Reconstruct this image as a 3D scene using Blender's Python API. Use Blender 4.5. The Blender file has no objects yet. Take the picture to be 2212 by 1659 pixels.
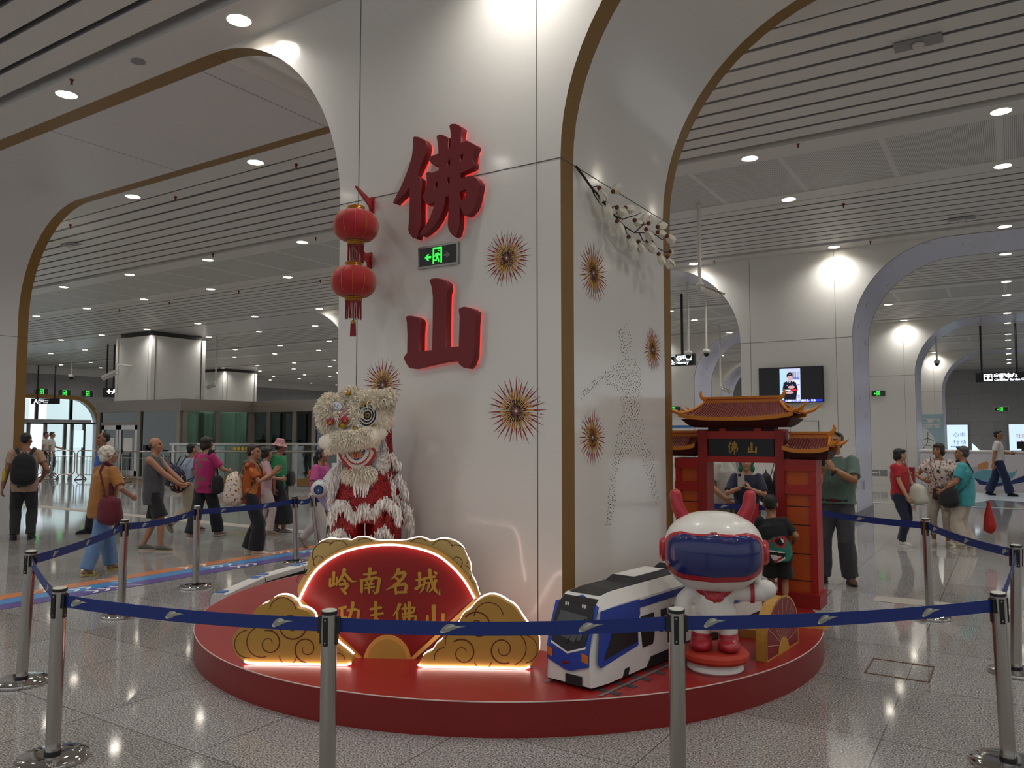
import bpy, bmesh, math, random
from mathutils import Vector, Matrix, noise
R = math.radians
scene = bpy.context.scene
COL = scene.collection
# ------------------------------------------------------------------ camera, sky, exposure
F, CX, CY, HC = 1690.4, 1106.0, 829.5, 1.7        # focal length in pixels of the 2212x1659 frame, eye height
PITCH, YAW = .0636, .5668
cd = bpy.data.cameras.new('camera'); cam = bpy.data.objects.new('camera', cd); COL.objects.link(cam)
cam.location = (0, 0, HC); cam.rotation_euler = (math.pi/2 + PITCH, 0, YAW)
cd.sensor_fit = 'HORIZONTAL'; cd.sensor_width = 36.0; cd.lens = 36.0*F/2212; cd.clip_start = .05; cd.clip_end = 300
scene.camera = cam
wd = bpy.data.worlds.new('hall_air'); scene.world = wd; wd.use_nodes = True
wd.node_tree.nodes['Background'].inputs[0].default_value = (.80, .82, .85, 1)
wd.node_tree.nodes['Background'].inputs[1].default_value = .66
scene.view_settings.view_transform = 'Standard'; scene.view_settings.look = 'None'
scene.view_settings.gamma = 1.0; scene.view_settings.use_curve_mapping = False
scene.view_settings.exposure = 0.0
scene.cycles.max_bounces = 7; scene.cycles.diffuse_bounces = 4; scene.cycles.glossy_bounces = 3
scene.cycles.transmission_bounces = 5; scene.cycles.transparent_max_bounces = 8
scene.cycles.caustics_reflective = False; scene.cycles.caustics_refractive = False
scene.cycles.sample_clamp_indirect = 4.0
LAMP, BEAM = 14.0, 105.0                                        # strength of the round downlights
# ------------------------------------------------------------------ pixel -> point on a real plane
fw = Vector((-math.sin(YAW)*math.cos(PITCH), math.cos(YAW)*math.cos(PITCH), math.sin(PITCH)))
rt = Vector((math.cos(YAW), math.sin(YAW), 0)); up = rt.cross(fw); EYE = Vector((0, 0, HC))
def ray(px, py): return fw*F + rt*(px-CX) - up*(py-CY)
def at(px, py, z=None, y=None, x=None, o=None, n=None):
    d = ray(px, py)
    if z is not None: t = (z-HC)/d.z
    elif y is not None: t = y/d.y
    elif x is not None: t = x/d.x
    else: t = ((Vector(o)-EYE).dot(n))/d.dot(n)
    return EYE + d*t
def depth(p): return (Vector(p)-EYE).dot(fw)
# ------------------------------------------------------------------ materials
def lin(c): return tuple(((v/255)/12.92 if v/255 <= .04045 else ((v/255+.055)/1.055)**2.4) for v in c)
def hx(s): return lin((int(s[0:2], 16), int(s[2:4], 16), int(s[4:6], 16)))
def mat(name, c, rough=.5, metal=0, spec=.5, emit=0, ecol=None, coat=0, noisy=0, nscale=30, bump=0, bscale=80, alpha=1, trans=0, ior=1.45, sheen=0):
    m = bpy.data.materials.new(name); m.use_nodes = True; nt = m.node_tree; b = nt.nodes['Principled BSDF']
    if isinstance(c, str): c = hx(c)
    c4 = (*c, 1); i = b.inputs
    i['Base Color'].default_value = c4; i['Roughness'].default_value = rough; i['Metallic'].default_value = metal
    i['Specular IOR Level'].default_value = spec; i['Coat Weight'].default_value = coat; i['Coat Roughness'].default_value = .08
    i['Alpha'].default_value = alpha; i['Transmission Weight'].default_value = trans; i['IOR'].default_value = ior
    i['Sheen Weight'].default_value = sheen
    if emit:
        e = hx(ecol) if isinstance(ecol, str) else (ecol or c); i['Emission Color'].default_value = (*e, 1); i['Emission Strength'].default_value = emit
    tc = None
    if noisy or bump: tc = nt.nodes.new('ShaderNodeTexCoord')
    if noisy:
        n = nt.nodes.new('ShaderNodeTexNoise'); n.inputs['Scale'].default_value = nscale; n.inputs['Detail'].default_value = 3
        mx = nt.nodes.new('ShaderNodeMix'); mx.data_type = 'RGBA'
        mx.inputs['A'].default_value = (*[v*(1-noisy) for v in c], 1); mx.inputs['B'].default_value = (*[min(1, v*(1+noisy)) for v in c], 1)
        nt.links.new(tc.outputs['Object'], n.inputs['Vector']); nt.links.new(n.outputs['Fac'], mx.inputs['Factor']); nt.links.new(mx.outputs['Result'], i['Base Color'])
    if bump:
        n = nt.nodes.new('ShaderNodeTexNoise'); n.inputs['Scale'].default_value = bscale; n.inputs['Detail'].default_value = 4
        bp = nt.nodes.new('ShaderNodeBump'); bp.inputs['Strength'].default_value = bump; bp.inputs['Distance'].default_value = .01
        nt.links.new(tc.outputs['Object'], n.inputs['Vector']); nt.links.new(n.outputs['Fac'], bp.inputs['Height']); nt.links.new(bp.outputs['Normal'], i['Normal'])
    return m
def nd(nt, t, **kw):
    n = nt.nodes.new(t)
    for k, v in kw.items(): setattr(n, k, v)
    return n
def ramp(nt, fac, stops, const=False):
    r = nd(nt, 'ShaderNodeValToRGB'); cr = r.color_ramp
    if const: cr.interpolation = 'CONSTANT'
    while len(cr.elements) < len(stops): cr.elements.new(.5)
    for e, (p, c) in zip(cr.elements, stops): e.position = p; e.color = (*c, 1)
    nt.links.new(fac, r.inputs[0]); return r.outputs[0]
def patterned(name, base, spots, scale=14, rough=.8, thr=.62, kind='NOISE'):
    # cloth printed all over: spots is a list of colours
    m = mat(name, base, rough); nt = m.node_tree; b = nt.nodes['Principled BSDF']; tc = nd(nt, 'ShaderNodeTexCoord')
    prev = None; base = hx(base) if isinstance(base, str) else base
    for k, s in enumerate(spots):
        mp = nd(nt, 'ShaderNodeMapping'); mp.inputs['Location'].default_value = (k*3.7, k*1.9, k*5.1); nt.links.new(tc.outputs['Object'], mp.inputs[0])
        if kind == 'NOISE':
            t = nd(nt, 'ShaderNodeTexNoise'); t.inputs['Scale'].default_value = scale; t.inputs['Detail'].default_value = 1; f = t.outputs['Fac']
        else:
            t = nd(nt, 'ShaderNodeTexVoronoi'); t.inputs['Scale'].default_value = scale; f = t.outputs['Distance']
        nt.links.new(mp.outputs[0], t.inputs['Vector'])
        mth = nd(nt, 'ShaderNodeMath', operation='GREATER_THAN' if kind == 'NOISE' else 'LESS_THAN'); mth.inputs[1].default_value = thr; nt.links.new(f, mth.inputs[0])
        mx = nd(nt, 'ShaderNodeMix', data_type='RGBA'); nt.links.new(mth.outputs[0], mx.inputs['Factor'])
        if prev is None: mx.inputs['A'].default_value = (*base, 1)
        else: nt.links.new(prev, mx.inputs['A'])
        mx.inputs['B'].default_value = (*hx(s), 1); prev = mx.outputs['Result']
    nt.links.new(prev, b.inputs['Base Color']); return m
M = {}
def floor_mat():
    m = mat('polished_granite', (.3, .3, .3), .13, spec=.5); nt = m.node_tree; b = nt.nodes['Principled BSDF']; L = nt.links.new
    tc = nd(nt, 'ShaderNodeTexCoord'); sx = nd(nt, 'ShaderNodeSeparateXYZ'); L(tc.outputs['Object'], sx.inputs[0])
    n1 = nd(nt, 'ShaderNodeTexNoise'); n1.inputs['Scale'].default_value = 95; n1.inputs['Detail'].default_value = 2.5; n1.inputs['Roughness'].default_value = .7; L(tc.outputs['Object'], n1.inputs['Vector'])
    v = nd(nt, 'ShaderNodeTexVoronoi'); v.inputs['Scale'].default_value = 120; L(tc.outputs['Object'], v.inputs['Vector'])
    c1 = ramp(nt, n1.outputs['Fac'], [(.36, (.045, .045, .05)), (.45, (.22, .215, .21)), (.55, (.36, .35, .335)), (.66, (.66, .645, .62))])
    hs = nd(nt, 'ShaderNodeMix', data_type='RGBA', blend_type='MULTIPLY'); hs.inputs['Factor'].default_value = .5; L(c1, hs.inputs['A'])
    L(ramp(nt, v.outputs['Color'], [(0, (.5, .5, .52)), (1, (1.2, 1.17, 1.12))]), hs.inputs['B'])
    # slabs: joints every 1.02 m across and 1.08 m deep, each slab a slightly different tone
    def cell(o, off, size):
        a = nd(nt, 'ShaderNodeMath', operation='SUBTRACT'); L(o, a.inputs[0]); a.inputs[1].default_value = off
        d = nd(nt, 'ShaderNodeMath', operation='DIVIDE'); L(a.outputs[0], d.inputs[0]); d.inputs[1].default_value = size
        f = nd(nt, 'ShaderNodeMath', operation='FLOOR'); L(d.outputs[0], f.inputs[0])
        fr = nd(nt, 'ShaderNodeMath', operation='FRACT'); L(d.outputs[0], fr.inputs[0])
        p = nd(nt, 'ShaderNodeMath', operation='PINGPONG'); L(d.outputs[0], p.inputs[0]); p.inputs[1].default_value = .5
        ln = nd(nt, 'ShaderNodeMath', operation='LESS_THAN'); L(p.outputs[0], ln.inputs[0]); ln.inputs[1].default_value = .0035/size
        return f.outputs[0], ln.outputs[0]
    fx, lx = cell(sx.outputs[0], -.67, 1.02); fy, ly = cell(sx.outputs[1], 5.96, 1.08)
    cb = nd(nt, 'ShaderNodeCombineXYZ'); L(fx, cb.inputs[0]); L(fy, cb.inputs[1])
    wn = nd(nt, 'ShaderNodeTexWhiteNoise'); L(cb.outputs[0], wn.inputs['Vector'])
    tone = ramp(nt, wn.outputs['Value'], [(0, (.88, .86, .84)), (.5, (1, .985, .97)), (1, (1.08, 1.08, 1.09))])
    m2 = nd(nt, 'ShaderNodeMix', data_type='RGBA', blend_type='MULTIPLY'); m2.inputs['Factor'].default_value = 1; L(hs.outputs['Result'], m2.inputs['A']); L(tone, m2.inputs['B'])
    mxl = nd(nt, 'ShaderNodeMath', operation='MAXIMUM'); L(lx, mxl.inputs[0]); L(ly, mxl.inputs[1])
    m3 = nd(nt, 'ShaderNodeMix', data_type='RGBA'); L(mxl.outputs[0], m3.inputs['Factor']); L(m2.outputs['Result'], m3.inputs['A']); m3.inputs['B'].default_value = (.09, .085, .08, 1)
    L(m3.outputs['Result'], b.inputs['Base Color'])
    rn = nd(nt, 'ShaderNodeTexNoise'); rn.inputs['Scale'].default_value = 1.1; L(tc.outputs['Object'], rn.inputs['Vector'])
    mr = nd(nt, 'ShaderNodeMapRange'); L(rn.outputs['Fac'], mr.inputs[0]); mr.inputs[3].default_value = .045; mr.inputs[4].default_value = .09; L(mr.outputs[0], b.inputs['Roughness'])
    bn = nd(nt, 'ShaderNodeTexNoise'); bn.inputs['Scale'].default_value = 3.2; L(tc.outputs['Object'], bn.inputs['Vector'])
    bp = nd(nt, 'ShaderNodeBump'); bp.inputs['Strength'].default_value = .012; bp.inputs['Distance'].default_value = .02; L(bn.outputs['Fac'], bp.inputs['Height']); L(bp.outputs['Normal'], b.inputs['Normal'])
    return m
def perf_mat():
    m = mat('perforated_panel', 'd8d8d4', .42); nt = m.node_tree; b = nt.nodes['Principled BSDF']; L = nt.links.new
    tc = nd(nt, 'ShaderNodeTexCoord'); sx = nd(nt, 'ShaderNodeSeparateXYZ'); L(tc.outputs['Object'], sx.inputs[0])
    def band(o, size):
        p = nd(nt, 'ShaderNodeMath', operation='PINGPONG'); L(o, p.inputs[0]); p.inputs[1].default_value = size/2
        s = nd(nt, 'ShaderNodeMath', operation='SUBTRACT'); L(p.outputs[0], s.inputs[0]); s.inputs[1].default_value = size/4
        q = nd(nt, 'ShaderNodeMath', operation='POWER'); L(s.outputs[0], q.inputs[0]); q.inputs[1].default_value = 2; return q.outputs[0], p.outputs[0]
    ax, _ = band(sx.outputs[0], .044); ay, _ = band(sx.outputs[1], .044)
    ad = nd(nt, 'ShaderNodeMath', operation='ADD'); L(ax, ad.inputs[0]); L(ay, ad.inputs[1])
    lt = nd(nt, 'ShaderNodeMath', operation='LESS_THAN'); L(ad.outputs[0], lt.inputs[0]); lt.inputs[1].default_value = .0062**2
    _, jx = band(sx.outputs[0], 1.28)
    j = nd(nt, 'ShaderNodeMath', operation='GREATER_THAN'); L(jx, j.inputs[0]); j.inputs[1].default_value = .035
    mu = nd(nt, 'ShaderNodeMath', operation='MULTIPLY'); L(lt.outputs[0], mu.inputs[0]); L(j.outputs[0], mu.inputs[1])
    mx = nd(nt, 'ShaderNodeMix', data_type='RGBA'); L(mu.outputs[0], mx.inputs['Factor']); mx.inputs['A'].default_value = (*hx('d8d8d4'), 1); mx.inputs['B'].default_value = (.02, .02, .02, 1)
    L(mx.outputs['Result'], b.inputs['Base Color']); return m
def stone_wall_mat():
    m = mat('grey_stone_cladding', (.2, .2, .21), .3); nt = m.node_tree; b = nt.nodes['Principled BSDF']; L = nt.links.new
    tc = nd(nt, 'ShaderNodeTexCoord'); br = nd(nt, 'ShaderNodeTexBrick'); mp = nd(nt, 'ShaderNodeMapping'); mp.inputs['Rotation'].default_value = (R(90), 0, 0)
    sx = nd(nt, 'ShaderNodeSeparateXYZ'); L(tc.outputs['Object'], sx.inputs[0])
    ad = nd(nt, 'ShaderNodeMath', operation='ADD'); L(sx.outputs[0], ad.inputs[0]); L(sx.outputs[1], ad.inputs[1])
    cb = nd(nt, 'ShaderNodeCombineXYZ'); L(ad.outputs[0], cb.inputs[0]); L(sx.outputs[2], cb.inputs[1]); L(cb.outputs[0], br.inputs['Vector'])
    br.inputs['Scale'].default_value = 1; br.inputs['Brick Width'].default_value = 1.2; br.inputs['Row Height'].default_value = .8; br.inputs['Mortar Size'].default_value = .006
    br.inputs['Color1'].default_value = (.27, .275, .285, 1); br.inputs['Color2'].default_value = (.31, .315, .325, 1); br.inputs['Mortar'].default_value = (.18, .18, .18, 1)
    L(br.outputs['Color'], b.inputs['Base Color']); return m
def brushed(name, c, rough=.32, sc=(2, 2, 120), met=1):
    m = mat(name, c, rough, metal=met); nt = m.node_tree; b = nt.nodes['Principled BSDF']; L = nt.links.new
    tc = nd(nt, 'ShaderNodeTexCoord'); mp = nd(nt, 'ShaderNodeMapping'); mp.inputs['Scale'].default_value = sc; L(tc.outputs['Object'], mp.inputs[0])
    n = nd(nt, 'ShaderNodeTexNoise'); n.inputs['Scale'].default_value = 4; L(mp.outputs[0], n.inputs['Vector'])
    mr = nd(nt, 'ShaderNodeMapRange'); L(n.outputs['Fac'], mr.inputs[0]); mr.inputs[3].default_value = rough*.7; mr.inputs[4].default_value = rough*1.35; L(mr.outputs[0], b.inputs['Roughness']); return m
M['floor'] = floor_mat(); M['perf'] = perf_mat(); M['stone'] = stone_wall_mat()
M['slat'] = mat('ceiling_white_metal', 'd6d5d0', .38, noisy=.03, nscale=.6); M['void'] = mat('ceiling_void', '0b0c0f', .9)
M['slatside'] = mat('ceiling_reveal_grey', '8f8f90', .5)
M['panel'] = mat('white_enamel_panel', 'dedbd4', .16, spec=.5, coat=.35); M['soffit'] = mat('white_soffit', 'd2d1cf', .30)
M['wallp'] = mat('wall_panel_white', 'dbd9d3', .33)
M['gold'] = mat('satin_gold_trim', '8a6a38', .42, metal=.35, noisy=.04, nscale=2); M['joint'] = mat('panel_joint_dark', '55534f', .7)
M['silver'] = brushed('brushed_silver', 'd2d3e2', .3, (.5, .5, .5), met=.15); M['bronze'] = mat('bronze_edge', '6b4d3a', .4, metal=.4)
M['steel'] = brushed('stainless_steel', 'b4b1ab', .22, (60, 60, 1)); M['chrome'] = mat('polished_chrome', 'c8c6c4', .06, metal=1)
M['encl'] = brushed('enclosure_steel', '8d857c', .35, (1, 1, 60), met=.6); M['black'] = mat('black_plastic', '141416', .4); M['blackm'] = mat('black_metal', '0e0f12', .35)
M['white'] = mat('white_paint', 'e2e0da', .4); M['offw'] = mat('camera_housing_white', 'cfccc2', .4)
M['lamp'] = mat('lamp_diffuser', 'ffffff', .5, emit=LAMP, ecol='fff3e0'); M['lamprim'] = mat('lamp_rim', 'e0ded8', .3)
M['green'] = mat('exit_green_light', '35d84a', .5, emit=1.1, ecol='3dff55'); M['dgrey'] = mat('dark_grey', '3a3a3d', .5); M['grey'] = mat('mid_grey', '8a8a8c', .5)
M['litwhite'] = mat('lit_sign_white', 'f2f4f8', .5, emit=1.0, ecol='f2f6ff'); M['screenblk'] = mat('screen_black', '05060a', .12)
M['sprred'] = mat('sprinkler_red', '6a1d18', .5)
def glass(name, tint, a=.25, rough=.03):
    # tinted pane: part see-through, part mirror
    m = bpy.data.materials.new(name); m.use_nodes = True; nt = m.node_tree; nt.nodes.clear(); L = nt.links.new
    o = nd(nt, 'ShaderNodeOutputMaterial'); t = nd(nt, 'ShaderNodeBsdfTransparent'); t.inputs[0].default_value = (*hx(tint), 1)
    g = nd(nt, 'ShaderNodeBsdfGlossy'); g.inputs['Roughness'].default_value = rough; g.inputs[0].default_value = (.9, .95, .93, 1)
    f = nd(nt, 'ShaderNodeFresnel'); f.inputs[0].default_value = 1.5; mr = nd(nt, 'ShaderNodeMapRange'); L(f.outputs[0], mr.inputs[0]); mr.inputs[3].default_value = a*.35; mr.inputs[4].default_value = 1
    x = nd(nt, 'ShaderNodeMixShader'); L(mr.outputs[0], x.inputs[0]); L(t.outputs[0], x.inputs[1]); L(g.outputs[0], x.inputs[2]); L(x.outputs[0], o.inputs[0]); return m
M['glass'] = glass('green_tinted_glass', 'cfe6da'); M['clear'] = glass('clear_glass', 'eef6f3', .2)
# ------------------------------------------------------------------ geometry collector
class G:
    def __init__(s): s.v = []; s.f = []; s.m = []
    def add(s, vs, fs, m=0):
        o = len(s.v); s.v += [tuple(v) for v in vs]; s.f += [tuple(i+o for i in f) for f in fs]; s.m += [m]*len(fs); return s
    def box(s, c, d, rz=0, m=0, rx=0, ry=0):
        T = Matrix.Translation(c) @ Matrix.Rotation(rz, 4, 'Z') @ Matrix.Rotation(ry, 4, 'Y') @ Matrix.Rotation(rx, 4, 'X')
        return s.add([T @ Vector((x*d[0]/2, y*d[1]/2, z*d[2]/2)) for x in (-1, 1) for y in (-1, 1) for z in (-1, 1)],
                     [(0, 1, 3, 2), (4, 6, 7, 5), (0, 4, 5, 1), (2, 3, 7, 6), (0, 2, 6, 4), (1, 5, 7, 3)], m)
    def bb(s, a, b, m=0):
        a = Vector(a); b = Vector(b); return s.box((a+b)/2, [abs(q) for q in (b-a)], m=m)
    def loft(s, rings, m=0, c0=True, c1=True, loop=True):
        n = len(rings[0]); vs = [p for r in rings for p in r]; fs = []
        for i in range(len(rings)-1):
            for j in range(n if loop else n-1):
                k = (j+1) % n; fs.append((i*n+j, i*n+k, (i+1)*n+k, (i+1)*n+j))
        if c0: fs.append(tuple(reversed(range(n))))
        if c1: fs.append(tuple((len(rings)-1)*n+j for j in range(n)))
        return s.add(vs, fs, m)
    def tube(s, pts, rad, n=10, m=0, caps=True, rnd=False, ref=None):
        pts = [Vector(p) for p in pts]
        if not isinstance(rad, (list, tuple)) or (isinstance(rad, tuple)): rad = [rad]*len(pts)
        rad = [(q, q) if not isinstance(q, tuple) else q for q in rad]
        if rnd:
            def ext(p, q, r, out):
                d = (p-q).normalized(); e = [(p+d*max(r)*math.sin(t)*.95, tuple(v*math.cos(t) for v in r)) for t in (R(35), R(65), R(84))]
                return e
            a = ext(pts[0], pts[1], rad[0], 0); b = ext(pts[-1], pts[-2], rad[-1], 0)
            pts = [p for p, _ in reversed(a)] + pts + [p for p, _ in b]; rad = [r for _, r in reversed(a)] + rad + [r for _, r in b]
        rings = []; prev = None
        for i, p in enumerate(pts):
            t = ((pts[min(i+1, len(pts)-1)]-pts[max(i-1, 0)])).normalized()
            if prev is None:
                r = Vector(ref) if ref else (Vector((0, 0, 1)) if abs(t.z) < .9 else Vector((0, 1, 0)))
                u = (r - t*r.dot(t)).normalized()
            else: u = (prev - t*prev.dot(t)).normalized()
            prev = u; w = t.cross(u)
            rings.append([p + u*(rad[i][0]*math.cos(2*math.pi*j/n)) + w*(rad[i][1]*math.sin(2*math.pi*j/n)) for j in range(n)])
        return s.loft(rings, m, caps, caps)
    def cyl(s, p0, p1, r0, r1=None, n=20, m=0): return s.tube([p0, p1], [r0, r0 if r1 is None else r1], n, m)
    def lathe(s, prof, o=(0, 0, 0), n=28, m=0, T=None):
        T = T or Matrix.Translation(o)
        return s.loft([[T @ Vector((r*math.cos(2*math.pi*j/n), r*math.sin(2*math.pi*j/n), z)) for j in range(n)] for r, z in prof], m)
    def sph(s, c, r, nu=16, nv=10, m=0, T=None, lo=-89, hi=89):
        if not isinstance(r, (tuple, list)): r = (r, r, r)
        T = T or Matrix.Identity(4); c = Vector(c); rings = []
        for i in range(nv+1):
            t = R(lo+(hi-lo)*i/nv); rings.append([c + (T @ Vector((r[0]*math.cos(t)*math.cos(2*math.pi*j/nu), r[1]*math.cos(t)*math.sin(2*math.pi*j/nu), r[2]*math.sin(t)))) for j in range(nu)])
        return s.loft(rings, m)
    def prism(s, poly, o, u, v, d0, d1, m=0, ms=None):
        # outline in (u, v) from d0 to d1 along u x v
        o, u, v = Vector(o), Vector(u), Vector(v); w = u.cross(v).normalized(); n = len(poly)
        A = [o+u*a+v*b+w*d0 for a, b in poly]; B = [o+u*a+v*b+w*d1 for a, b in poly]
        s.add(A+B, [tuple(reversed(range(n))), tuple(range(n, 2*n))], m)
        return s.add(A+B, [(i, (i+1) % n, n+(i+1) % n, n+i) for i in range(n)], m if ms is None else ms)
    def pts(s, ps, m=0): return s.add(ps, [tuple(range(len(ps)))], m)
    def ribbon(s, path, o, u, v, d, m=0, rnd=True):
        # flat tapered brush stroke: path of (a, b, width) in the plane, lifted by d along the normal
        o, u, v = Vector(o), Vector(u), Vector(v); w = u.cross(v).normalized(); L = []; Rr = []; n = len(path)
        for i in range(n):
            a = Vector(path[max(0, i-1)][:2]); b = Vector(path[min(n-1, i+1)][:2]); t = (b-a).normalized(); p = Vector(path[i][:2]); q = Vector((-t.y, t.x))*path[i][2]/2
            L.append(p+q); Rr.append(p-q)
        poly = L[:]
        if rnd:
            t = (Vector(path[-1][:2])-Vector(path[-2][:2])).normalized(); poly.append(Vector(path[-1][:2])+t*path[-1][2]*.45)
        poly += Rr[::-1]
        if rnd:
            t = (Vector(path[0][:2])-Vector(path[1][:2])).normalized(); poly.append(Vector(path[0][:2])+t*path[0][2]*.25)
        W = [o+u*p.x+v*p.y+w*d for p in poly]; k = len(W); nl = len(L)
        fs = []
        for i in range(n-1):
            off = nl+(1 if rnd else 0); fs.append((i, i+1, off+n-2-i, off+n-1-i))
        if rnd: fs += [(nl-1, nl, nl+1), (0, nl+n, k-1)] if k == 2*n+2 else []
        return s.add(W, [tuple(f) for f in fs], m)
    def build(s, name, mats, parent=None, ang=38, local=False, smooth=True):
        me = bpy.data.meshes.new(name); vs = s.v
        if parent is not None and not local:
            inv = wmat(parent).inverted(); vs = [inv @ Vector(v) for v in vs]
        me.from_pydata(vs, [], s.f)
        for k in (mats if isinstance(mats, (list, tuple)) else [mats]): me.materials.append(M[k] if isinstance(k, str) else k)
        me.polygons.foreach_set('material_index', s.m); me.validate()
        bm = bmesh.new(); bm.from_mesh(me); bmesh.ops.recalc_face_normals(bm, faces=bm.faces); bm.to_mesh(me); bm.free()
        if smooth:
            me.polygons.foreach_set('use_smooth', [True]*len(me.polygons)); me.set_sharp_from_angle(angle=R(ang))
        ob = bpy.data.objects.new(name, me); COL.objects.link(ob)
        if parent is not None: ob.parent = parent
        return ob
def wmat(o):
    m = o.matrix_basis.copy()
    while o.parent: o = o.parent; m = o.matrix_basis @ m
    return m
def tag(o, label, cat, group=None, kind=None):
    o['label'] = label; o['category'] = cat
    if group: o['group'] = group
    if kind: o['kind'] = kind
    return o
def thing(name, label, cat, loc=(0, 0, 0), rz=0, group=None):
    o = bpy.data.objects.new(name, None); COL.objects.link(o); o.location = loc; o.rotation_euler = (0, 0, rz); o.empty_display_size = .1
    return tag(o, label, cat, group)
def struct(o, parent=None): o['kind'] = 'structure'; return o
def dup(o, parent=None, loc=None, rz=None, label=None):
    c = o.copy(); COL.objects.link(c)
    if parent is not None: c.parent = parent
    if loc is not None: c.location = loc
    if rz is not None: c.rotation_euler = (0, 0, rz)
    if label: c['label'] = label
    for ch in list(o.children): dup(ch, c)
    return c
def curve_shape(name, loops, o, u, v, depth_, mt, parent=None, bevel=0, off=0):
    # flat outline(s) with holes, given thickness; loops in (u, v) metres
    cu = bpy.data.curves.new(name, 'CURVE'); cu.dimensions = '2D'; cu.fill_mode = 'BOTH'; cu.extrude = depth_/2; cu.bevel_depth = bevel; cu.bevel_resolution = 1
    for lp in loops:
        sp = cu.splines.new('POLY'); sp.points.add(len(lp)-1); sp.use_cyclic_u = True
        for p, q in zip(sp.points, lp): p.co = (q[0], q[1], 0, 1)
    return _curve_to_mesh(name, cu, o, u, v, depth_/2+off, mt, parent)
def _curve_to_mesh(name, cu, o, u, v, lift, mt, parent):
    tmp = bpy.data.objects.new('tmp', cu); COL.objects.link(tmp); dg = bpy.context.evaluated_depsgraph_get()
    me = bpy.data.meshes.new_from_object(tmp.evaluated_get(dg)); bpy.data.objects.remove(tmp); bpy.data.curves.remove(cu)
    u, v = Vector(u).normalized(), Vector(v).normalized(); w = u.cross(v); o = Vector(o)+w*lift
    T = Matrix(((u.x, v.x, w.x, o.x), (u.y, v.y, w.y, o.y), (u.z, v.z, w.z, o.z), (0, 0, 0, 1)))
    if parent is not None: T = wmat(parent).inverted() @ T
    me.transform(T); me.name = name; me.materials.clear(); me.materials.append(M[mt] if isinstance(mt, str) else mt)
    for p in me.polygons: p.material_index = 0
    ob = bpy.data.objects.new(name, me); COL.objects.link(ob)
    if parent is not None: ob.parent = parent
    return ob
def text(s, size, o, u, v, mt, parent, name='lettering', ext=.001, off=0, bold=0, align='LEFT', sx=1):
    cu = bpy.data.curves.new(name, 'FONT'); cu.body = s; cu.size = size; cu.extrude = ext; cu.offset = bold; cu.align_x = align; cu.resolution_u = 2
    ob = _curve_to_mesh(name, cu, o, u, v, ext+off, mt, parent)
    return ob
Zv = Vector((0, 0, 1)); Xv = Vector((1, 0, 0)); Yv = Vector((0, 1, 0))
rnd = random.Random(7)
# ================================================================== THE HALL
ZC, T, Y0, DEP = 5.48, 12.17, 4.78, 2.11         # ceiling height, bay length, first arch line, depth of the arch line
ZS, RA = 3.66, 1.82                              # springing height and corner radius of the arches
g = G(); g.add([(-60, -8, 0), (16, -8, 0), (16, 60, 0), (-60, 60, 0)], [(0, 1, 2, 3)]); struct(g.build('floor', 'floor'))
# --- ceiling: white metal slats with black gaps, plain lamp strips, perforated middle strips
X0, X1 = -47.0, 14.0
g = G()
g.bb((X0, -8, ZC+.32), (X1, 56, ZC+.34), 1)
for k in range(-1, 5):
    b = T*k
    for ya, yb in ((7.32, 10.28), (13.12, 16.37)):
        if ya+b < -8: continue
        n = int((yb-ya)/.3); s = (yb-ya)/n
        for i in range(n):
            y = ya+b+s*i; w = .065
            g.bb((X0, y+w/2, ZC+.02), (X1, y+s-w/2, ZC+.15)); g.bb((X0, y+w/2-.002, ZC+.024), (X1, y+w/2, ZC+.15), 2)
            g.bb((X0, y+s-w/2, ZC+.024), (X1, y+s-w/2+.002, ZC+.15), 2)
    for ya, yb in ((6.89, 7.28), (10.40, 10.85), (12.62, 13.06), (16.47, 16.95)): g.bb((X0, ya+b, ZC), (X1, yb+b, ZC+.2))
    g.bb((X0, 10.28+b, ZC+.17), (X1, 10.40+b, ZC+.2), 2); g.bb((X0, 16.37+b, ZC+.17), (X1, 16.47+b, ZC+.2), 2)
    g.bb((X0, 10.85+b, ZC+.012), (X1, 12.62+b, ZC+.05), 3)
c_ = struct(g.build('ceiling', ['slat', 'void', 'slatside', 'perf'], smooth=False))
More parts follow.
